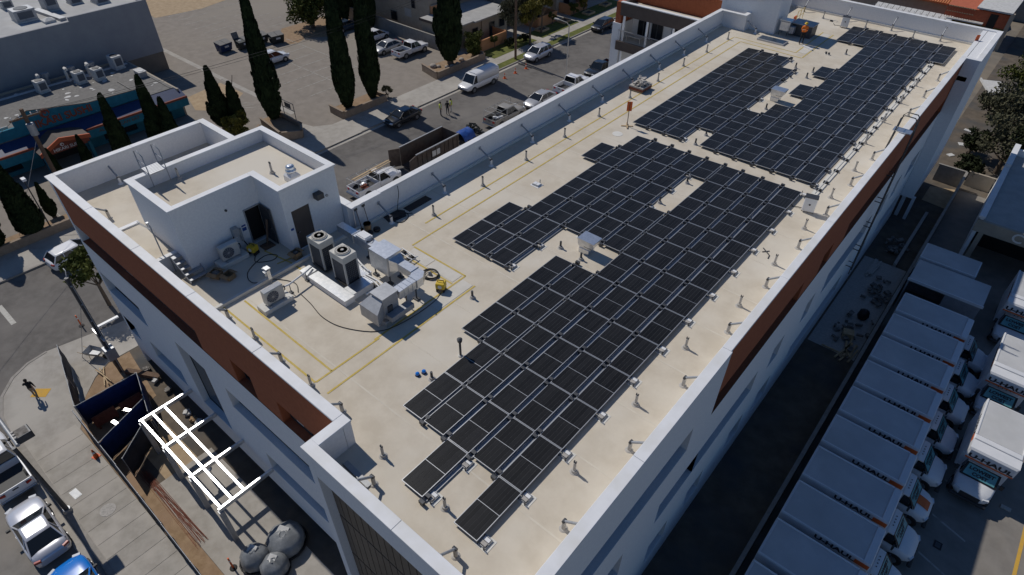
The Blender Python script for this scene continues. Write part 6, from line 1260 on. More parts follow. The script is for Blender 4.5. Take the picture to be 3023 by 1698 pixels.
# ------------------------------------------------------------ neighbour buildings
# grey warehouse
Wh = thing('warehouse', 'big grey windowless warehouse with a pale flat roof', 'building', (-100, 0, 0))
def hp(mb, name, m): return mb.build(name, m, Wh, world=True)
hp(MB().box(-124, -60, 2.4, -80.0, 26.5, 8.2), 'wall', 'warehouse_wall'); hp(MB().box(-123.9, -59.9, 0, -80.05, 26.45, 2.4), 'painted_base', 'warehouse_base'); hp(MB().box(-123.7, -59.7, 8.2, -80.3, 26.2, 8.26), 'roof_deck', 'warehouse_roof')
hp(MB().box(-80.3, 17.4, 8.2, -80.0, 26.5, 8.75).box(-124, 26.2, 8.2, -80.3, 26.5, 8.6).box(-80.3, -60, 8.2, -80.0, 17.4, 8.3), 'parapet', 'warehouse_wall')
def rtu(name, label, loc, s, rz=0, m='galv_dull'):
    r = thing(name, label, 'air conditioner', loc, rz); a, b, h = s
    MB().box(-a / 2, -b / 2, .15, a / 2, b / 2, h).build('case', m, r, bevel=.03); MB().box(-a / 2 - .04, -b / 2 - .04, 0, a / 2 + .04, b / 2 + .04, .15).build('curb', 'patch_white', r); MB().cyl((0, 0, h), (0, 0, h + .05), min(a, b) * .38, n=18).build('fan_ring', 'dark_steel', r); MB().box(a / 2, -b * .35, h * .3, a / 2 + .03, b * .35, h * .85).build('coil', 'hvac_grille', r)
for i, (x, y, s_) in enumerate(((-90.6, 14.6, (1.2, 1.2, 1.0)), (-84.5, 14.4, (1.9, 2.2, 1.3)), (-86.4, 17.9, (2.0, 1.4, 2.3)), (-86.8, 20.8, (1.4, 1.4, .7)), (-84.8, 23.0, (1.8, 1.6, .7)))):
    rtu('rooftop_unit', 'grey rooftop unit on the warehouse, %s from the left' % ORD[i], (x, y, 8.26), s_)
for i, (x, y) in enumerate(((-81.8, 15.9), (-88, 16.0))):
    mb = MB(); mb.loft([[(-.6, -.6, 0), (.6, -.6, 0), (.6, .6, 0), (-.6, .6, 0)], [(-.6, -.6, .25), (.6, -.6, .25), (.6, .6, .25), (-.6, .6, .25)], [(-.1, -.1, .5), (.1, -.1, .5), (.1, .1, .5), (-.1, .1, .5)]], 0, False); solo(mb, 'roof_skylight', 'patch_white', ['white pyramid skylight near the warehouse roof edge', 'white pyramid skylight farther back on the warehouse roof'][i], 'skylight', (x, y, 8.26))
mb = MB(); mb.box(-6, -.35, 0, 0, .35, .3); solo(mb, 'roof_walkway', 'galv_dull', 'grey duct strip running to the warehouse roof edge', 'duct', (-81, 17.2, 8.26), rz=.12)
# blue restaurant
S_ = thing('restaurant', 'turquoise single storey sushi restaurant with patched grey roof', 'building', (-70, 8, 0))
def sp(mb, name, m, parent=None):
    o = mb.build(name, m, S_, world=True); return o
sp(MB().facade((-65.6, 0, 0), (0, 1, 0), (1, 0, 0), -16, 20.9, 0, 2.6, [(-9.5, -6.5, .3, 1.7), (1.2, 4.0, .5, 1.7), (5.8, 10.0, 0.02, 2.2), (12, 15.5, .4, 1.6), (16.5, 19.5, .4, 1.6)], .25), 'wall', 'teal_dark')
for a, b in ((-9.5, -6.5), (1.2, 4.0), (12, 15.5), (16.5, 19.5)): sp(MB().box(-65.87, a, .3, -65.82, b, 1.75), 'window', 'glass_dark')
sp(MB().box(-65.95, 5.8, 0, -65.84, 10.0, 2.2), 'doorway', 'black')
sp(MB().box(-78.5, 20.9, 0, -65.6, 21.1, 3.2).box(-78.5, -16, 0, -78.3, 20.9, 3.4), 'wall', 'apt_beige')
sp(MB().box(-78.3, -16, 3.0, -66.3, 20.9, 3.2), 'roof_deck', 'gravel_roof')
sp(MB().loft([[(-66.2, -16, 3.15), (-64.6, -16, 2.55), (-64.6, -16, 2.4), (-66.2, -16, 3.0)], [(-66.2, 21.3, 3.15), (-64.6, 21.3, 2.55), (-64.6, 21.3, 2.4), (-66.2, 21.3, 3.0)]], 0, False), 'mansard_strip', 'navy')
for a, b in ((-16, 5.4), (10.4, 16.6), (17.0, 21.3)): sp(MB().box(-64.62, a, 1.55, -64.5, b, 2.42), 'fascia_board', 'teal_wall'); sp(MB().box(-64.66, a, 2.42, -64.46, b, 2.62), 'fascia_trim', 'sushi_trim')
# big sign parapet, gabled
sgn = MB(); prof = [(5.1, 3.15), (5.1, 4.7), (6.7, 5.35), (12.0, 4.35), (17.0, 4.15), (17.2, 3.15)]
sgn.add([(-66.3, y, z) for y, z in prof] + [(-66.5, y, z) for y, z in prof], [tuple(range(6)), tuple(range(11, 5, -1))] + [(i, 6 + i, 6 + (i + 1) % 6, (i + 1) % 6) for i in range(6)]); sp(sgn, 'sign_parapet', 'teal_wall')
sp(MB().box(-66.6, -16, 3.15, -66.35, 3.2, 3.75).box(-66.6, 3.2, 3.15, -66.35, 5.1, 4.2), 'sign_parapet', 'teal_wall')
cp = MB()
for (a, za), (b, zb) in zip(prof[1:-2], prof[2:-1]): cp.tube([(-66.4, a, za + .03), (-66.4, b, zb + .03)], .06, n=4)
sp(cp, 'parapet_trim', 'brown_panel')
lettering('HIKARI SUSHI', 1.0, 'sushi_trim', S_, (-66.28 + 70, 9.15 - 8, 3.85), (PI / 2, 0, PI / 2), 'sign_lettering', bold=.03, sx=1.02)
lettering('ALL YOU CAN EAT', .42, 'brown_panel', S_, (-64.49 + 70, 13.6 - 8, 2.05), (PI / 2, 0, PI / 2), 'fascia_lettering', bold=.01, sx=1.2)
e_ = MB(); e_.cyl((-66.3, 8.0, 4.72), (-66.24, 8.0, 4.72), .46, n=20); e_.cyl((-66.24, 8.06, 4.66), (-66.2, 8.06, 4.66), .24, n=16, mi=1); e_.cyl((-66.2, 8.02, 4.78), (-66.17, 8.02, 4.78), .13, n=12); e_.cyl((-66.24, 8.4, 4.5), (-66.2, 8.4, 4.5), .12, n=10, mi=1); sp(e_, 'round_emblem', ['sushi_trim', 'teal_wall'])
# portico gable
pf = [(5.3, 2.15), (7.4, 3.15), (10.1, 2.6)]
for (a, za), (b, zb) in zip(pf[:-1], pf[1:]): sp(MB().add([(x, y, z) for x in (-65.6, -62.9) for y, z in ((a, za), (b, zb), (b, zb + .16), (a, za + .16))], [(0, 1, 2, 3), (7, 6, 5, 4), (0, 4, 5, 1), (1, 5, 6, 2), (2, 6, 7, 3), (3, 7, 4, 0)]), 'portico_roof', 'brown_panel')
pg = MB()
for (a, za), (b, zb) in zip(pf[:-1], pf[1:]): pg.add([(x, y, z) for x in (-62.9, -62.75) for y, z in ((a, za - .12), (b, zb - .12), (b, zb + .28), (a, za + .28))], [(0, 1, 2, 3), (7, 6, 5, 4), (0, 4, 5, 1), (1, 5, 6, 2), (2, 6, 7, 3), (3, 7, 4, 0)])
sp(pg, 'portico_bargeboard', 'sushi_orange')
sp(MB().add([(-62.95, 5.5, 2.0), (-62.95, 9.9, 2.0), (-62.95, 9.9, 2.5), (-62.95, 7.4, 3.0), (-62.95, 5.5, 2.1)], [(0, 1, 2, 3, 4)]), 'portico_gable', 'sushi_trim')
lettering('HIKARI SUSHI', .44, 'ink_white', S_, (-62.9 + 70, 7.85 - 8, 2.28), (PI / 2, 0, PI / 2), 'portico_lettering', bold=.006, sx=1.0)
e_ = MB(); e_.cyl((-62.95, 7.45, 2.68), (-62.9, 7.45, 2.68), .17, n=16); e_.cyl((-62.9, 7.48, 2.66), (-62.88, 7.48, 2.66), .08, n=12, mi=1); sp(e_, 'portico_emblem', ['ink_white', 'sushi_trim'])
for y_ in (5.6, 9.8): sp(MB().box(-63.15, y_ - .15, 0, -62.85, y_ + .15, 2.1), 'portico_post', 'teal_dark')
rs = random.Random(31); pw_ = MB()
for i in range(70):
    x, y = rs.uniform(-77.5, -67.2), rs.uniform(-6, 20.3); n = 7; a0 = rs.uniform(.12, .42); b0_ = a0 * rs.uniform(.4, .9); t0 = rs.random() * 3
    pts = []
    for k in range(n):
        t = k * 2 * PI / n; q = rs.uniform(.75, 1.2); pts.append((x + q * (a0 * math.cos(t) * math.cos(t0) - b0_ * math.sin(t) * math.sin(t0)), y + q * (a0 * math.cos(t) * math.sin(t0) + b0_ * math.sin(t) * math.cos(t0))))
    pw_.prism(pts, 3.2, 3.212)
o = sp(pw_, 'roof_patches', 'patch_white'); o['kind'] = 'stuff'
sp(MB().box(-77.4, -16, 3.2, -76.9, 20.7, 3.24).box(-68, 3.0, 3.2, -67.5, 3.3, 3.26), 'sealant_strip', 'patch_white')
sp(MB().box(-72.5, 17.4, 3.2, -66.4, 17.52, 3.3).box(-72.5, 20.5, 3.2, -66.4, 20.6, 3.28), 'roof_batten', 'bin_lid')
for i, (x, y, s_) in enumerate(((-76.0, 10.9, (1.1, 1.0, 1.3)), (-75.4, 14.7, (1.1, 1.0, 1.3)), (-74.8, 16.5, (1.1, 1.0, 1.3)), (-76.6, 19.4, (1.4, 1.1, 1.5)))): rtu('rooftop_unit', 'pale rooftop cooler on the restaurant, %s from the left' % ORD[i], (x, y, 3.2), s_, .1, 'patch_white')
for i, (x, y) in enumerate(((-77.3, 11.2), (-77.0, 14.0), (-76.6, 16.2))):
    mb = MB(); mb.cyl((0, 0, 0), (0, 0, .9), .16, n=10); mb.tube([(0, 0, .9), (0, 0, 1.3), (.3, 0, 1.55), (.8, 0, 1.5)], .16, n=8); mb.lathe((0, 0, .0), [(.3, 0), (.2, .12)], n=10); solo(mb, 'gooseneck_vent', 'patch_white', 'white gooseneck duct on the restaurant roof, %s from the left' % ORD[i], 'vent', (x, y, 3.2))
for i, (x, y) in enumerate(((-78.0, 12.2), (-77.8, 14.9), (-77.5, 17.0))):
    mb = MB(); mb.cyl((0, 0, 0), (0, 0, .8), .22, n=12); mb.cyl((0, 0, .8), (0, 0, 1.1), .42, .4, n=14); mb.box(-.35, -.35, 1.1, .35, .35, 1.2); solo(mb, 'mushroom_fan', 'galv_dull', 'grey mushroom fan behind the restaurant coolers, %s from the left' % ORD[i], 'exhaust fan', (x, y, 3.2))
mb = MB(); mb.box(-.8, -.45, .6, .8, .45, .66); mb.box(-.75, -.4, 0, .75, .4, .6, 1); mb.cyl((.3, 0, .66), (.3, 0, .7), .3, n=14, mi=1); solo(mb, 'roof_condenser', ['patch_white', 'galv_dull'], 'wide pale condenser at the restaurant back corner', 'air conditioner', (-72.2, 20.1, 3.2))
mb = MB(); mb.box(-.55, -.5, 0, .55, .5, .7); mb.cyl((.56, 0, .35), (.58, 0, .35), .25, n=14, mi=1); mb.box(-.6, -.55, .7, .6, .55, .75, 2); solo(mb, 'roof_condenser', ['galv_dull', 'dark_steel', 'patch_white'], 'small condenser behind the restaurant sign parapet', 'air conditioner', (-67.7, 9.3, 3.2))
mb = MB(); mb.obox((0, 0, .55), (1.1, .08, 1.0), rx=.3); mb.cyl((0, .3, 0), (0, .1, .6), .03, n=5); solo(mb, 'leaning_panel', 'patch_white', 'pale panel leaning on the roof left of the sign parapet', 'panel', (-67.4, 4.2, 3.2), rz=PI / 2)
# beige apartments behind the lot
def block_building(name, label, loc, walls, roofs, wins, trim=()):
    r = thing(name, label, 'building', loc)
    for (x0, y0, z0, x1, y1, z1, m) in walls: MB().box(x0, y0, z0, x1, y1, z1).build('wall', m, r, world=True)
    for (x0, y0, z0, x1, y1, z1, m) in roofs: MB().box(x0, y0, z0, x1, y1, z1).build('roof', m, r, world=True)
    for (x0, y0, z0, x1, y1, z1) in wins:
        f = MB().box(x0, y0, z0, x1, y1, z1).build('window', 'bin_lid', r, world=True); dx, dy = (x1 - x0), (y1 - y0); e = .06
        pn = MB().box(x0 + (e if dx > dy else -.01), y0 + (e if dy > dx else -.01), z0 + e, x1 - (e if dx > dy else -.01), y1 - (e if dy > dx else -.01), z1 - e); o = pn.build('pane', 'glass_dark', f)
        for v in o.data.vertices: v.co -= r.location
    for (x0, y0, z0, x1, y1, z1, m, n_) in trim: MB().box(x0, y0, z0, x1, y1, z1).build(n_, m, r, world=True)
    return r
block_building('apartment_block', 'tall beige apartment block behind the grey block wall', (-70, 60, 0), [(-84, 57.2, 0, -62.4, 74, 6.6, 'apt_beige')], [(-84.2, 57.0, 6.6, -62.2, 74, 6.8, 'apt_roof')], [(-70.8, 57.1, 1.0, -69.4, 57.2, 2.4), (-66.0, 57.1, 3.6, -65.2, 57.2, 4.8), (-62.4, 63, 3.9, -62.3, 65, 5.4)], [(-67.6, 57.12, 2.2, -66.2, 57.19, 3.3, 'apt_roof', 'painted_panel'), (-68.6, 57.1, 4.6, -67.4, 57.19, 5.5, 'apt_orange', 'number_board'), (-62.39, 57.4, 3.3, -62.1, 62, 4.5, 'apt_orange', 'balcony_wall'), (-62.39, 57.4, 4.5, -62.05, 62, 4.6, 'apt_beige', 'balcony_cap')])
block_building('apartment_annex', 'low beige apartment annex with pale flat roof by the hedge', (-59, 61, 0), [(-62.3, 55.5, 0, -56.2, 67.0, 3.2, 'apt_beige')], [(-62.4, 55.2, 3.2, -55.7, 59.2, 3.4, 'apt_roof'), (-62.4, 59.2, 3.2, -55.3, 67.2, 3.42, 'apt_roof')], [(-56.2, 59.4, .2, -56.1, 60.6, 2.2), (-56.2, 63.0, .2, -56.1, 64.2, 2.2), (-56.2, 65.2, 1.0, -56.1, 66.4, 2.2)], [(-56.2, 61.3, 0, -55.95, 61.6, 3.15, 'apt_beige', 'pilaster'), (-62.4, 55.15, 3.1, -55.7, 55.2, 3.45, 'brown_panel', 'fascia')])
block_building('apartment_block', 'beige apartment row with patios along the street lawns', (-60, 80, 0), [(-70, 68.5, 0, -56.0, 77.5, 5.8, 'apt_beige'), (-70, 78.2, 0, -55.4, 92, 5.8, 'apt_beige')], [(-70.2, 68.3, 5.8, -55.6, 77.7, 6.0, 'apt_roof'), (-70.2, 78.0, 5.8, -55.0, 92, 6.0, 'apt_roof')], [(-56.0, 70, .6, -55.9, 71.6, 2.2), (-56.0, 73.5, .2, -55.9, 74.6, 2.2), (-56.0, 70, 3.3, -55.9, 71.6, 4.7), (-56.0, 74, 3.3, -55.9, 75.6, 4.7), (-55.4, 80, .5, -55.3, 81.6, 2.2), (-55.4, 84, .2, -55.3, 85.2, 2.2), (-55.4, 80, 3.3, -55.3, 81.6, 4.7), (-55.4, 84, 3.3, -55.3, 85.6, 4.7)])
for i, (a, b) in enumerate(((58.0, 63.4), (70.8, 75.4), (79.0, 83.6))): wallrun('patio_wall', 'orange patio wall on the lawns, %s from the van' % ORD[i], [(-55.8, a), (-53.2, a), (-53.2, b), (-55.8, b)], 1.55, .15, 'apt_orange')
for i, (x, y) in enumerate(((-52.1, 70.4), (-51.9, 75.7), (-51.3, 81.4), (-51.7, 86.8))):
    mb = MB(); mb.box(-.7, -.9, 0, .7, -.78, .3); mb.box(-.7, .78, 0, .7, .9, .3); mb.box(-.7, -.78, 0, -.58, .78, .3); mb.box(.58, -.78, 0, .7, .78, .3); mb.box(-.58, -.78, 0, .58, .78, .12, 1); solo(mb, 'planter_box', ['wood', 'bark'], 'wooden planter frame on the lawns, %s from the crossover' % ORD[i], 'planter', (x, y, .145), 'planter frames on the lawns')
# rental yard shop, shed and container
r = thing('rental_shop', 'low shop with blue lit flat roof and a pale letter on its fascia', 'building', (13, 55, 0))
def kp(mb, name, m): return mb.build(name, m, r, world=True)
kp(MB().box(8.9, 48.8, 0, 9.15, 63.2, 5.0).box(9.15, 62.9, 0, 26, 63.2, 5.0).box(9.15, 57, 0, 26, 57.2, 4.4), 'wall', 'stucco'); kp(MB().box(8.8, 48.6, 3.6, 26, 48.9, 4.6), 'fascia', 'apt_beige'); kp(MB().box(9.15, 48.9, 4.3, 26, 62.9, 4.42), 'roof_deck', 'apt_roof'); kp(MB().box(8.75, 48.5, 4.9, 9.2, 63.3, 5.05).box(8.75, 58.5, 5.05, 9.2, 63.3, 5.35), 'coping', 'coping')
for i in range(6): kp(MB().box(9.3 + i * 2.6, 49.0, 4.42, 9.36 + i * 2.6, 62.8, 4.45), 'roof_seam', 'pipe_grey')
for x in (9.3, 14.5): kp(MB().box(x, 48.7, 0, x + .35, 49.05, 3.6), 'pillar', 'apt_beige')
kp(MB().box(9.2, 53, 0, 26, 53.1, 3.6), 'back_wall', 'black'); lettering('C', 1.1, 'ink_white', r, (11.75 - 13, 48.58 - 55, 4.1), (PI / 2, 0, 0), 'fascia_lettering', bold=.02)
r = thing('yard_shed', 'low open fronted shed beside the farthest wall row truck', 'shed', (9, 41, .05))
MB().box(6.65, 39.9, 2.85, 11.55, 42.8, 2.95).build('roof', 'truck_roof', r, world=True); MB().box(6.6, 39.82, 2.75, 11.6, 39.9, 2.97).build('fascia', 'truck_white', r, world=True); MB().box(6.65, 42.7, 0, 11.5, 42.8, 2.85).box(6.65, 39.9, 0, 6.75, 42.7, 2.85).build('wall', 'galv_dull', r, world=True); MB().box(9.2, 39.9, 0, 11.5, 40.0, 2.75).build('front_wall', 'galv_dull', r, world=True); MB().box(11.4, 40, 0, 11.5, 42.7, 2.85).build('wall', 'galv_dull', r, world=True)
r = thing('shipping_container', 'grey shipping container between shed and shop', 'container', (8.5, 44.4, .05)); MB().box(-1.95, -1.15, 0, 1.95, 1.15, 2.9).build('body', 'truck_white', r, bevel=.03); MB().box(-1.85, -1.05, 2.9, 1.85, 1.05, 2.93).build('roof_panel', 'truck_roof', r)
for i in range(9): MB().box(-1.9 + i * .45, -1.18, .1, -1.75 + i * .45, -1.15, 2.8).build('rib', 'truck_white', r)
mb = MB()
for i in range(6): mb.box(-.5, -.42 + i * .17, .12, .5, -.3 + i * .17, .15)
for x in (-.45, 0, .45): mb.box(x - .05, -.42, 0, x + .05, .55, .12)
solo(mb, 'timber_pallet', 'wood', 'timber pallet lying beside the shed near the first truck', 'pallet', (10.9, 38.9, .05), rz=.15)
mb = MB(); mb.box(-.2, -.25, 0, .2, .25, .015); mb.box(-.12, -.17, .015, .12, .17, .02, 1); solo(mb, 'drain_grate', ['black', 'dark_steel'], 'square drain grate in the shaded rental yard', 'drain', (14.2, 21.0, .055))
mb = MB(); mb.box(-.25, -.12, 0, .25, .12, .1); solo(mb, 'brick_block', 'concrete_block', 'pale block lying beside the nearest sunlit truck', 'block', (16.6, 25.9, .05))
# alley clutter: every heap is an object of its own
rs = random.Random(77)
for i, (x, y, m, n, lab) in enumerate(((4.9, 34.6, 'debris', 26, 'heap of pale rubble at the end of the alley slab'), (5.4, 40.2, 'debris', 30, 'heap of scrap pieces in the middle of the alley'), (4.3, 47.5, 'debris', 22, 'heap of broken pieces at the far end of the alley'), (5.7, 32.6, 'wood', 14, 'stack of loose timber by the block wall'), (3.9, 43.6, 'pipe_paint', 12, 'pile of pale pipes against the building foot'))):
    mb = MB()
    for k in range(n):
        if m in ('wood', 'pipe_paint'): mb.obox((rs.uniform(-.4, .4), rs.uniform(-.5, .5), .06 + .05 * (k % 4)), (.12, rs.uniform(1.2, 2.4), .08), rz=rs.uniform(-.25, .25))
        else: mb.obox((rs.gauss(0, .5), rs.gauss(0, .9), .08 + rs.random() * .3), (rs.uniform(.15, .5), rs.uniform(.1, .4), rs.uniform(.08, .25)), rz=rs.random() * 3, rx=rs.uniform(-.5, .5))
    solo(mb, 'debris_heap', m, lab, 'debris', (x, y, .1))
mb = MB(); mb.lathe((0, 0, 0), [(.3, 0), (.42, .3), (.35, .7), (.1, .85)], n=9); solo(mb, 'rubbish_bag', 'black', 'black rubbish bag on the alley slab edge', 'bag', (5.2, 36.8, .1))
mb = MB(); mb.box(-.9, -.05, 0, .9, .05, .09); solo(mb, 'timber_plank', 'wood', 'thin plank across the alley below the rubble', 'timber', (4.8, 32.0, .11), rz=0)
mb = MB(); mb.box(-.35, -.3, 0, .35, .3, .5); mb.box(-.37, -.32, .5, .37, .32, .54); solo(mb, 'crate', 'wood', 'brown crate by the alley wall', 'crate', (5.0, 34.0, .1), rz=.3)
mb = MB(); mb.box(-.12, -5, 0, .12, 5, .35); solo(mb, 'alley_kerb', 'concrete_block', 'concrete kerb lying along the far alley', 'kerb', (5.2, 50, .1))
# beyond the far parapet
r = thing('orange_house', 'orange stucco house with a white flat roof beyond the far parapet', 'building', (-1, 110, 0))
MB().box(-6.5, 107.6, 0, 1.4, 114, 4.6).build('wall', 'terracotta', r, world=True); MB().box(-2.8, 106.9, 4.9, 1.6, 115.8, 5.1).build('roof', 'patch_white', r, world=True); MB().box(-.9, 107.5, 2.0, .1, 107.61, 4.4).build('doorway', 'black', r, world=True); MB().box(-6.6, 107.5, 2.0, -1.0, 107.62, 2.7).box(.2, 107.5, 2.0, 1.4, 107.62, 2.7).build('ochre_base', 'leaf_yellow', r, world=True); MB().box(1.4, 107, 0, 1.9, 107.5, 5.0).build('post', 'apt_beige', r, world=True)
rl = MB().box(-6.4, 107.0, 4.6, -2.8, 107.1, 4.7).box(-6.4, 107.0, 3.9, -2.8, 107.1, 4.0).build('railing', 'wood', r, world=True)
for i in range(12):
    o = MB().box(-6.4 + i * .32, 107.0, 3.2, -6.3 + i * .32, 107.08, 4.7).build('baluster', 'terracotta', rl)
    for v in o.data.vertices: v.co -= r.location
MB().box(-5.9, 106.6, 3.0, -1.3, 107.4, 3.15).build('white_ledge', 'patch_white', r, world=True)
r = thing('white_canopy', 'white panelled carport canopy beyond the far parapet', 'canopy', (-10.5, 107, 0))
for i in range(13): MB().box(-5.2 + i * .82, -1.1, 2.9, -4.45 + i * .82, 1.3, 2.96).build('roof_panel', 'patch_white', r).rotation_euler = (.25, 0, 0)
for i in range(14): MB().cyl((-5.25 + i * .82, -1.6, 0), (-5.25 + i * .82, -1.6, 3.4), .03, n=5).build('bar', 'pipe_grey', r)
for x in (-5.3, 0, 5.3): MB().cyl((x, 0, 0), (x, 0, 3), .07, n=6).build('post', 'pipe_grey', r)
r = thing('tiled_house', 'house with orange tiled roof behind the white canopy', 'building', (-12, 118, 0)); MB().box(-21, 113.6, 0, -3, 124, 3.4).build('wall', 'apt_beige', r, world=True); tl = []
me = MB().cyl((0, 0, 0), (0, 6.6, 1.5), .17, n=6).mesh('roof_tile', 'tile_orange')
rf = MB().add([(-21.5, 112.6, 3.3), (-2.5, 112.6, 3.3), (-2.5, 119, 4.75), (-21.5, 119, 4.75), (-21.5, 125, 3.3), (-2.5, 125, 3.3)], [(0, 1, 2, 3), (3, 2, 5, 4)]).build('roof', 'tile_orange', r, world=True)
for i in range(56): obj_of(me, 'roof_tile', rf, (-21.3 + i * .335 + 12, 112.5 - 118, 3.32))
block_building('grey_house', 'dark grey house with black windows in the top right corner', (-2, 128, 0), [(-6, 124, 0, 4, 134, 5.2, 'block_wall')], [(-6.4, 123.6, 5.2, 4.4, 134.4, 5.4, 'apt_roof')], [(-4.0, 123.9, 3.2, -2.2, 124, 4.6), (-1.8, 123.9, 3.2, 0, 124, 4.6)])
mb = MB(); mb.box(-1.2, -2.2, 0, 1.2, 2.2, .12); mb.box(-1.2, -2.3, .12, -1.05, 2.3, .3); solo(mb, 'stepping_slab', 'patch_white', 'pale slab path in the yard below the far right corner', 'slab', (4.2, 92, .06), rz=.4)
for i, (x, y) in enumerate(((4.3, 66.0), (4.2, 69.0), (4.5, 72.4), (4.3, 76.5))):
    mb = MB(); mb.box(-.35, -.25, 0, .35, .25, .1); solo(mb, 'stepping_slab', 'patch_white', 'pale stepping slab behind the far bay, %s from the alley' % ORD[i], 'slab', (x, y, .06), 'stepping slabs behind the far bay', rz=i)

# ------------------------------------------------------------ front construction yard
r = thing('steel_pergola', 'white topped steel canopy frame along the front wall', 'canopy frame', (-19, -2.6, .1))
for x in (-23.6, -20.82, -17.96, -15.08): MB().box(x - .07 + 19, -1.0, 2.85, x + .07 + 19, 2.2, 3.12).build('rafter', 'galv', r, bevel=.01)
for a, b in ((-23.5, -20.9), (-20.74, -18.04), (-17.88, -15.16)):
    for y_ in (-.85, -.2, .5): MB().box(a + 19, y_ - .07, 2.9, b + 19, y_ + .07, 3.08).build('purlin', 'galv', r, bevel=.01)
for x in (-23.6, -20.82, -17.96, -15.08): MB().box(x - .12 + 19, -1.05, 0, x + .12 + 19, -.8, 2.85).build('column', 'galv_dull', r)
def panel_fence(name, label, a, b, h, m, z=.12, posts=2, cat='fence panel'):
    d = Vector((b[0] - a[0], b[1] - a[1], 0)); r = thing(name, label, cat, ((a[0] + b[0]) / 2, (a[1] + b[1]) / 2, z), math.atan2(d.y, d.x)); L = d.length; N = 10
    vv = []; rs = random.Random(int(abs(a[0]) * 100))
    for i in range(N + 1):
        for j in range(5): vv.append((-L / 2 + L * i / N, .04 * math.sin(i * 1.7 + j) + rs.uniform(-.02, .02), .08 + (h - .12) * j / 4))
    F_ = [(i * 5 + j, (i + 1) * 5 + j, (i + 1) * 5 + j + 1, i * 5 + j + 1) for i in range(N) for j in range(4)]
    sc = MB().add(vv, F_, 0, True).build('screen', m, r); so_ = sc.modifiers.new('thickness', 'SOLIDIFY'); so_.thickness = .01
    for i in range(posts): MB().cyl((-L / 2 + L * i / (posts - 1), 0, 0), (-L / 2 + L * i / (posts - 1), 0, h + .04), .025, n=6).build('post', 'pipe_grey', r)
    MB().cyl((-L / 2, 0, h), (L / 2, 0, h), .02, n=6).build('top_rail', 'pipe_grey', r); MB().cyl((-L / 2, 0, .06), (L / 2, 0, .06), .02, n=6).build('bottom_rail', 'pipe_grey', r)
    return r
panel_fence('fence_panel', 'dark screened gate panel standing on the corner pavement', (-35.2, -4.05), (-28.95, -5.5), 1.9, 'dark_screen', posts=3)
panel_fence('fence_panel', 'blue screen fence across the planting bed', (-28.9, -5.45), (-28.75, -1.8), 1.9, 'blue_screen'); panel_fence('fence_panel', 'blue screen fence along the building side of the bed', (-28.7, -1.75), (-25.2, -2.75), 1.9, 'blue_screen'); panel_fence('fence_panel', 'blue screen fence in the middle of the yard', (-25.1, -5.7), (-26.4, -2.4), 1.9, 'blue_screen'); panel_fence('fence_panel', 'blue screen fence nearest the steel canopy', (-23.0, -5.3), (-24.9, -2.9), 1.9, 'dark_screen')
panel_fence('fence_panel', 'long dark screen fence along the front pavement, left length', (-28.8, -5.7), (-23.0, -5.72), 1.8, 'dark_screen', posts=3); panel_fence('fence_panel', 'long dark screen fence along the front pavement, middle length', (-22.9, -5.74), (-17.6, -5.8), 1.8, 'dark_screen', posts=3); panel_fence('fence_panel', 'long dark screen fence along the front pavement, right length', (-17.5, -5.82), (-11.5, -5.9), 1.8, 'dark_screen', posts=3)
# machinery and red plates behind the blue screens
for i, (x, y, lab) in enumerate(((-28.2, -4.5, 'rust red plate standing behind the blue screen, left one'), (-28.05, -2.9, 'rust red plate standing behind the blue screen, right one'))):
    mb = MB(); mb.obox((0, 0, .55), (.12, 1.35, .75), ry=-.25); mb.box(-.2, -.6, 0, .2, -.5, .2); mb.box(-.2, .5, 0, .2, .6, .2); solo(mb, 'steel_plate', 'rust', lab, 'plate', (x, y, .12))
for i, (x, y) in enumerate(((-27.3, -3.3), (-26.9, -4.3))):
    mb = MB()
    for k in (-.55, .55):
        rr_ = [(k + .28 * math.cos(t * PI / 6), 0, .32 + .28 * math.sin(t * PI / 6)) for t in range(13)]; mb.tube(rr_, .03, n=5, mi=1); mb.cyl((k, -.03, .32), (k, .03, .32), .12, n=10)
    mb.tube([(-.55, 0, .32), (-.2, 0, .65), (.3, 0, .68), (.55, 0, .32)], .05, n=6); mb.tube([(-.2, 0, .62), (.1, 0, .4), (.4, 0, .5)], .07, n=6); mb.tube([(.45, -.3, .85), (.38, 0, .8), (.45, .3, .85)], .025, n=5); mb.obox((-.15, 0, .72), (.5, .2, .1))
    solo(mb, 'motorcycle', ['chrome', 'rubber'], ['chrome motorcycle behind the blue screens, nearer the building', 'chrome motorcycle behind the blue screens, nearer the pavement'][i], 'motorcycle', (x, y, .12), rz=.5 - i * .3)
r = thing('wheelbarrow', 'upturned metal wheelbarrow on the corner pavement', 'wheelbarrow', (-34.5, -2.5, .13), .5)
MB().loft([[(-.45, -.3, .35), (.45, -.22, .35), (.45, .22, .35), (-.45, .3, .35)], [(-.6, -.4, .65), (.6, -.32, .65), (.6, .32, .65), (-.6, .4, .65)]], 0, False, caps=False).add([(-.45, -.3, .35), (.45, -.22, .35), (.45, .22, .35), (-.45, .3, .35)], [(3, 2, 1, 0)]).build('tray', 'pipe_grey', r)
for s in (-1, 1): MB().tube([(-1.1, s * .3, .5), (-.3, s * .25, .33), (.75, s * .06, .2)], .022).cyl((-.35, s * .25, 0), (-.3, s * .25, .34), .02, n=5).build('handle', 'wood', r)
MB().cyl((.75, -.05, .19), (.75, .05, .19), .19, n=14).build('wheel', 'rubber', r)
mb = MB(); rs = random.Random(2)
for k in range(26): mb.cyl((rs.uniform(-.35, .35) , -3.2 + rs.uniform(-.3, .3), .02 + .015 * (k % 5)), (rs.uniform(-.3, .3), 3.2 + rs.uniform(-.3, .3), .02 + .015 * (k % 5)), .012, n=4, caps=False)
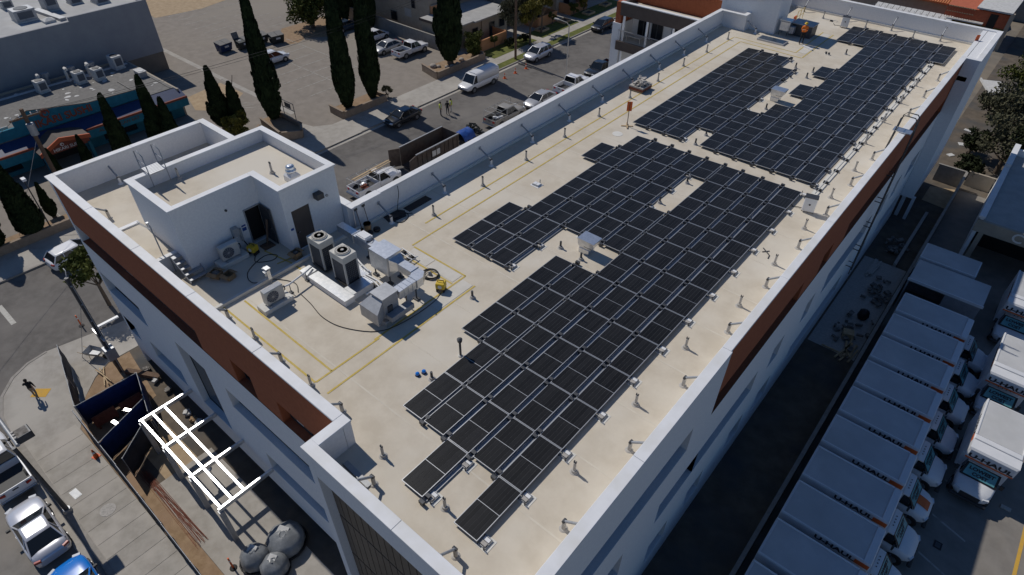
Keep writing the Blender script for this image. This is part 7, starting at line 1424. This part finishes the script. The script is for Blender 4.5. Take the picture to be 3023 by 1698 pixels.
solo(mb, 'rebar_bundle', 'rust', 'long bundle of rusty reinforcing bars beside the front path', 'rebar', (-19.6, -4.85, .115), rz=PI / 2)
for i, (x, y, s_) in enumerate(((-13.1, -3.5, .75), (-11.9, -3.1, .7), (-12.7, -1.9, 1.0))):
    rs = random.Random(50 + i); r = thing('wrapped_pallet', ['plastic wrapped round load nearest the pavement', 'plastic wrapped round load at the lower edge', 'large plastic wrapped load nearest the wall'][i], 'pallet', (x, y, .11))
    MB().box(-s_ * .7, -s_ * .7, 0, s_ * .7, s_ * .7, .12).build('pallet', 'wood_pole', r)
    b = MB(); b.lathe((0, 0, .12), [(s_ * .95, 0), (s_ * 1.05, .25), (s_ * .98, .6), (s_ * .7, .85), (s_ * .2, .95)], n=14); vv = b.v; b.v = [(p[0] * rs.uniform(.93, 1.05), p[1] * rs.uniform(.93, 1.05), p[2] * rs.uniform(.95, 1.05)) for p in vv]; b.build('wrapping', 'polysheet', r)
    MB().lathe((0, 0, .0), [(s_ * 1.08, .1), (s_ * 1.14, .25), (s_ * 1.1, .32), (s_ * 1.02, .12)], n=16).build('black_skirt', 'black', r); MB().obox((-.2 * s_, .1, 1.02), (s_ * .6, s_ * .5, .12), rz=.4, rx=.2).build('foam_block', 'patch_white', r)
mb = MB(); mb.cyl((0, 0, 0), (0, 0, 1.1), .12, .1, n=10); mb.lathe((0, 0, 1.1), [(.22, 0), (.2, .1), (.06, .16)], n=12); solo(mb, 'standpipe', 'galv', 'round capped standpipe under the steel canopy', 'standpipe', (-19.3, -2.4, .11))
for i, (x, y, m) in enumerate(((-25.0, -.95, 'patch_white'), (-24.2, -.95, 'cardboard'), (-23.6, -.9, 'patch_white'), (-27.6, -.8, 'debris'), (-29.2, -.9, 'patch_white'), (-30.6, -.8, 'debris'))):
    mb = MB(); rs = random.Random(i + 60)
    for k in range(4): mb.obox((rs.uniform(-.2, .2), rs.uniform(-.15, .15), .1 + rs.random() * .12), (.3, .24, .16), rz=rs.random() * 3)
    solo(mb, 'rubble_pile', m, 'small rubble pile at the foot of the front wall, %s from the canopy' % ORD[i], 'rubble', (x, y, .11), 'rubble at the foot of the front wall')
mb = MB(); mb.box(-1.3, -.05, 0, 1.3, .05, .3); mb.box(-1.3, -.05, .3, 1.3, .3, .34); solo(mb, 'timber_edging', 'wood_pole', 'dark timber edging across the planting bed', 'timber', (-30.2, -1.3, .11), rz=.5)
mb = MB()
for k in range(3): mb.obox((0, 0, .1 + k * .04), (.07, 1.9, .04), rz=.3 + k * .25)
solo(mb, 'loose_timber', 'wood', 'pale loose timbers in the planting bed corner', 'timber', (-32.2, -3.0, .115), rz=.9)
mb = MB(); mb.cyl((0, 0, .06), (1.4, .3, .06), .04, n=6); solo(mb, 'loose_pipe', 'pipe_paint', 'short pale pipe lying in the planting bed', 'pipe', (-30.2, -3.8, .115), rz=.2)
r = thing('entrance_canopy', 'pale slanted entrance canopy edge at the building left front corner', 'canopy', (-31.5, -1.2, 0))
MB().box(-1.6, -.9, 3.4, -1.4, .8, 3.5).build('edge_beam', 'white_paint', r); MB().box(-1.4, -.9, 3.42, .2, -.75, 3.5).build('edge_beam', 'galv', r); MB().cyl((-1.5, -.8, .1), (-1.5, -.8, 3.4), .06, n=8).build('post', 'galv_dull', r)

# ------------------------------------------------------------ people
def person(label, loc, rz, top, legs, pose, vest=None, hat=None, h=1.75, arms=None):
    r = thing('person', label, 'person', loc, rz); k = h / 1.75
    J = {'pel': (0, 0, .95), 'bel': (0, .0, 1.08), 'che': (0, .0, 1.28), 'nk': (0, .0, 1.47), 'hd': (0, .02, 1.57), 'tp': (0, .02, 1.68), 'shl': (-.18, 0, 1.41), 'shr': (.18, 0, 1.41)}
    J.update({'hl': (-.09, 0, .92), 'hr': (.09, 0, .92)})
    if pose == 'walk': J.update({'kl': (-.1, .14, .52), 'al': (-.1, .1, .1), 'fl': (-.1, .27, .05), 'kr': (.1, -.02, .5), 'ar': (.1, -.22, .12), 'fr': (.1, -.08, .05)})
    else: J.update({'kl': (-.11, .02, .5), 'al': (-.13, 0, .09), 'fl': (-.15, .17, .04), 'kr': (.11, .02, .5), 'ar': (.13, 0, .09), 'fr': (.16, .17, .04)})
    A = arms or {'el': (-.25, -.02, 1.14), 'wl': (-.25, .12, .9), 'er': (.25, -.02, 1.14), 'wr': (.25, .12, .9)}
    J.update(A)
    for s in 'lr':
        w_ = Vector(J['w' + s]); e_ = Vector(J['e' + s]); d = (w_ - e_).normalized(); side = Vector((1 if s == 'r' else -1, 0, 0))
        J['h' + s + 'p'] = tuple(w_ + d * .07); J['h' + s + 'f'] = tuple(w_ + d * .15 + Vector((0, .02, 0))); J['h' + s + 't'] = tuple(w_ + d * .07 - side * .05 + Vector((0, .03, 0)))
        for q in (1, 2, 3): J['h%sf%d' % (s, q)] = tuple(w_ + d * (.145 - .01 * q) + Vector((0, -.018 * q + .03, -.004 * q)))
    names = list(J); ix = {n: i for i, n in enumerate(names)}
    ed = [('pel', 'bel'), ('bel', 'che'), ('che', 'nk'), ('nk', 'hd'), ('hd', 'tp'), ('che', 'shl'), ('che', 'shr'), ('pel', 'hl'), ('pel', 'hr')]
    for s in 'lr': ed += [('h' + s, 'k' + s), ('k' + s, 'a' + s), ('a' + s, 'f' + s), ('sh' + s, 'e' + s), ('e' + s, 'w' + s), ('w' + s, 'h%sp' % s), ('h%sp' % s, 'h%sf' % s), ('h%sp' % s, 'h%st' % s)] + [('h%sp' % s, 'h%sf%d' % (s, q)) for q in (1, 2, 3)]
    rad = {'pel': .135, 'bel': .125, 'che': .15, 'nk': .058, 'hd': .092, 'tp': .075, 'shl': .075, 'shr': .075}
    for s in 'lr': rad.update({'h' + s: .09, 'k' + s: .062, 'a' + s: .042, 'f' + s: .035, 'e' + s: .046, 'w' + s: .032, 'h%sp' % s: .03, 'h%sf' % s: .011, 'h%st' % s: .011, 'h%sf1' % s: .010, 'h%sf2' % s: .010, 'h%sf3' % s: .009})
    me = bpy.data.meshes.new('body'); me.from_pydata([tuple(c_ * k for c_ in J[n]) for n in names], [(ix[a], ix[b]) for a, b in ed], [])
    o = bpy.data.objects.new('body', me); C.objects.link(o); sk = o.modifiers.new('skin', 'SKIN'); sv = me.skin_vertices[0].data
    for n in names: sv[ix[n]].radius = (rad[n] * k * (1.15 if n in ('che', 'bel', 'pel') else 1), rad[n] * k * (.8 if n in ('che', 'bel', 'pel') else 1))
    sv[ix['pel']].use_root = True; o.modifiers.new('sub', 'SUBSURF').levels = 1
    bpy.context.view_layer.update(); m2 = bpy.data.meshes.new_from_object(o.evaluated_get(bpy.context.evaluated_depsgraph_get())); bpy.data.objects.remove(o)
    for n in ('skin', top, legs, 'shoe', 'hair'): m2.materials.append(MATS[n])
    for p in m2.polygons:
        c_ = p.center / k; p.use_smooth = True
        if c_.z > 1.47: p.material_index = 4 if (c_.z > 1.64 or c_.y < -.03) else 0
        elif c_.z < .11: p.material_index = 3
        elif min((Vector(J['w' + s]) - c_).length for s in 'lr') < .2 and abs(c_.x) > .1: p.material_index = 0
        elif c_.z < .98 and abs(c_.x) < .22: p.material_index = 2
        else: p.material_index = 1
    o = obj_of(m2, 'body', r)
    MB().lathe((0, .02 * k, 1.58 * k), [(.1 * k, 0), (.104 * k, .05 * k), (.08 * k, .115 * k), (.02 * k, .135 * k)], n=12).build('hair', 'hair', r) if not hat else MB().lathe((0, .02 * k, 1.6 * k), [(.16 * k, 0), (.125 * k, .02 * k), (.12 * k, .07 * k), (.08 * k, .125 * k), (.02 * k, .14 * k)], n=14).build('helmet', hat, r)
    if vest: MB().loft([[(a * math.cos(t * PI / 8), b * math.sin(t * PI / 8), z) for t in range(16)] for a, b, z in ((.19 * k, .145 * k, .98 * k), (.195 * k, .15 * k, 1.15 * k), (.215 * k, .155 * k, 1.32 * k), (.2 * k, .13 * k, 1.42 * k), (.09 * k, .08 * k, 1.46 * k))], 0, True, False).build('vest', vest, r)
    return r
fold = {'el': (-.27, .02, 1.16), 'wl': (-.12, .26, 1.16), 'er': (.27, .02, 1.16), 'wr': (.12, .26, 1.2)}
person('worker in orange vest and yellow helmet at the far roof end', (-9.25, 51.3, R), -2.4, 'safety_orange', 'black_cloth', 'stand', 'safety_orange', 'yellow', 1.85, fold)
person('person in lime vest and dark trousers, left of the street group', (-43.3, 40.2, .004), -.6, 'light_cloth', 'jeans', 'stand', 'safety_lime', None, 1.78)
person('person in black in the middle of the street group', (-42.9, 40.95, .004), .6, 'black_cloth', 'jeans', 'stand', None, None, 1.78)
person('person in lime vest at the right of the street group', (-43.1, 41.75, .004), 2.2, 'light_cloth', 'light_cloth', 'stand', 'safety_lime', None, 1.7)
person('person in black shirt and khaki trousers on the yellow pad', (-33.75, -6.65, .13), 1.2, 'black_cloth', 'khaki', 'walk', None, None, 1.8, {'el': (-.27, .1, 1.2), 'wl': (-.15, .32, 1.25), 'er': (.25, -.06, 1.14), 'wr': (.24, .04, .9)})
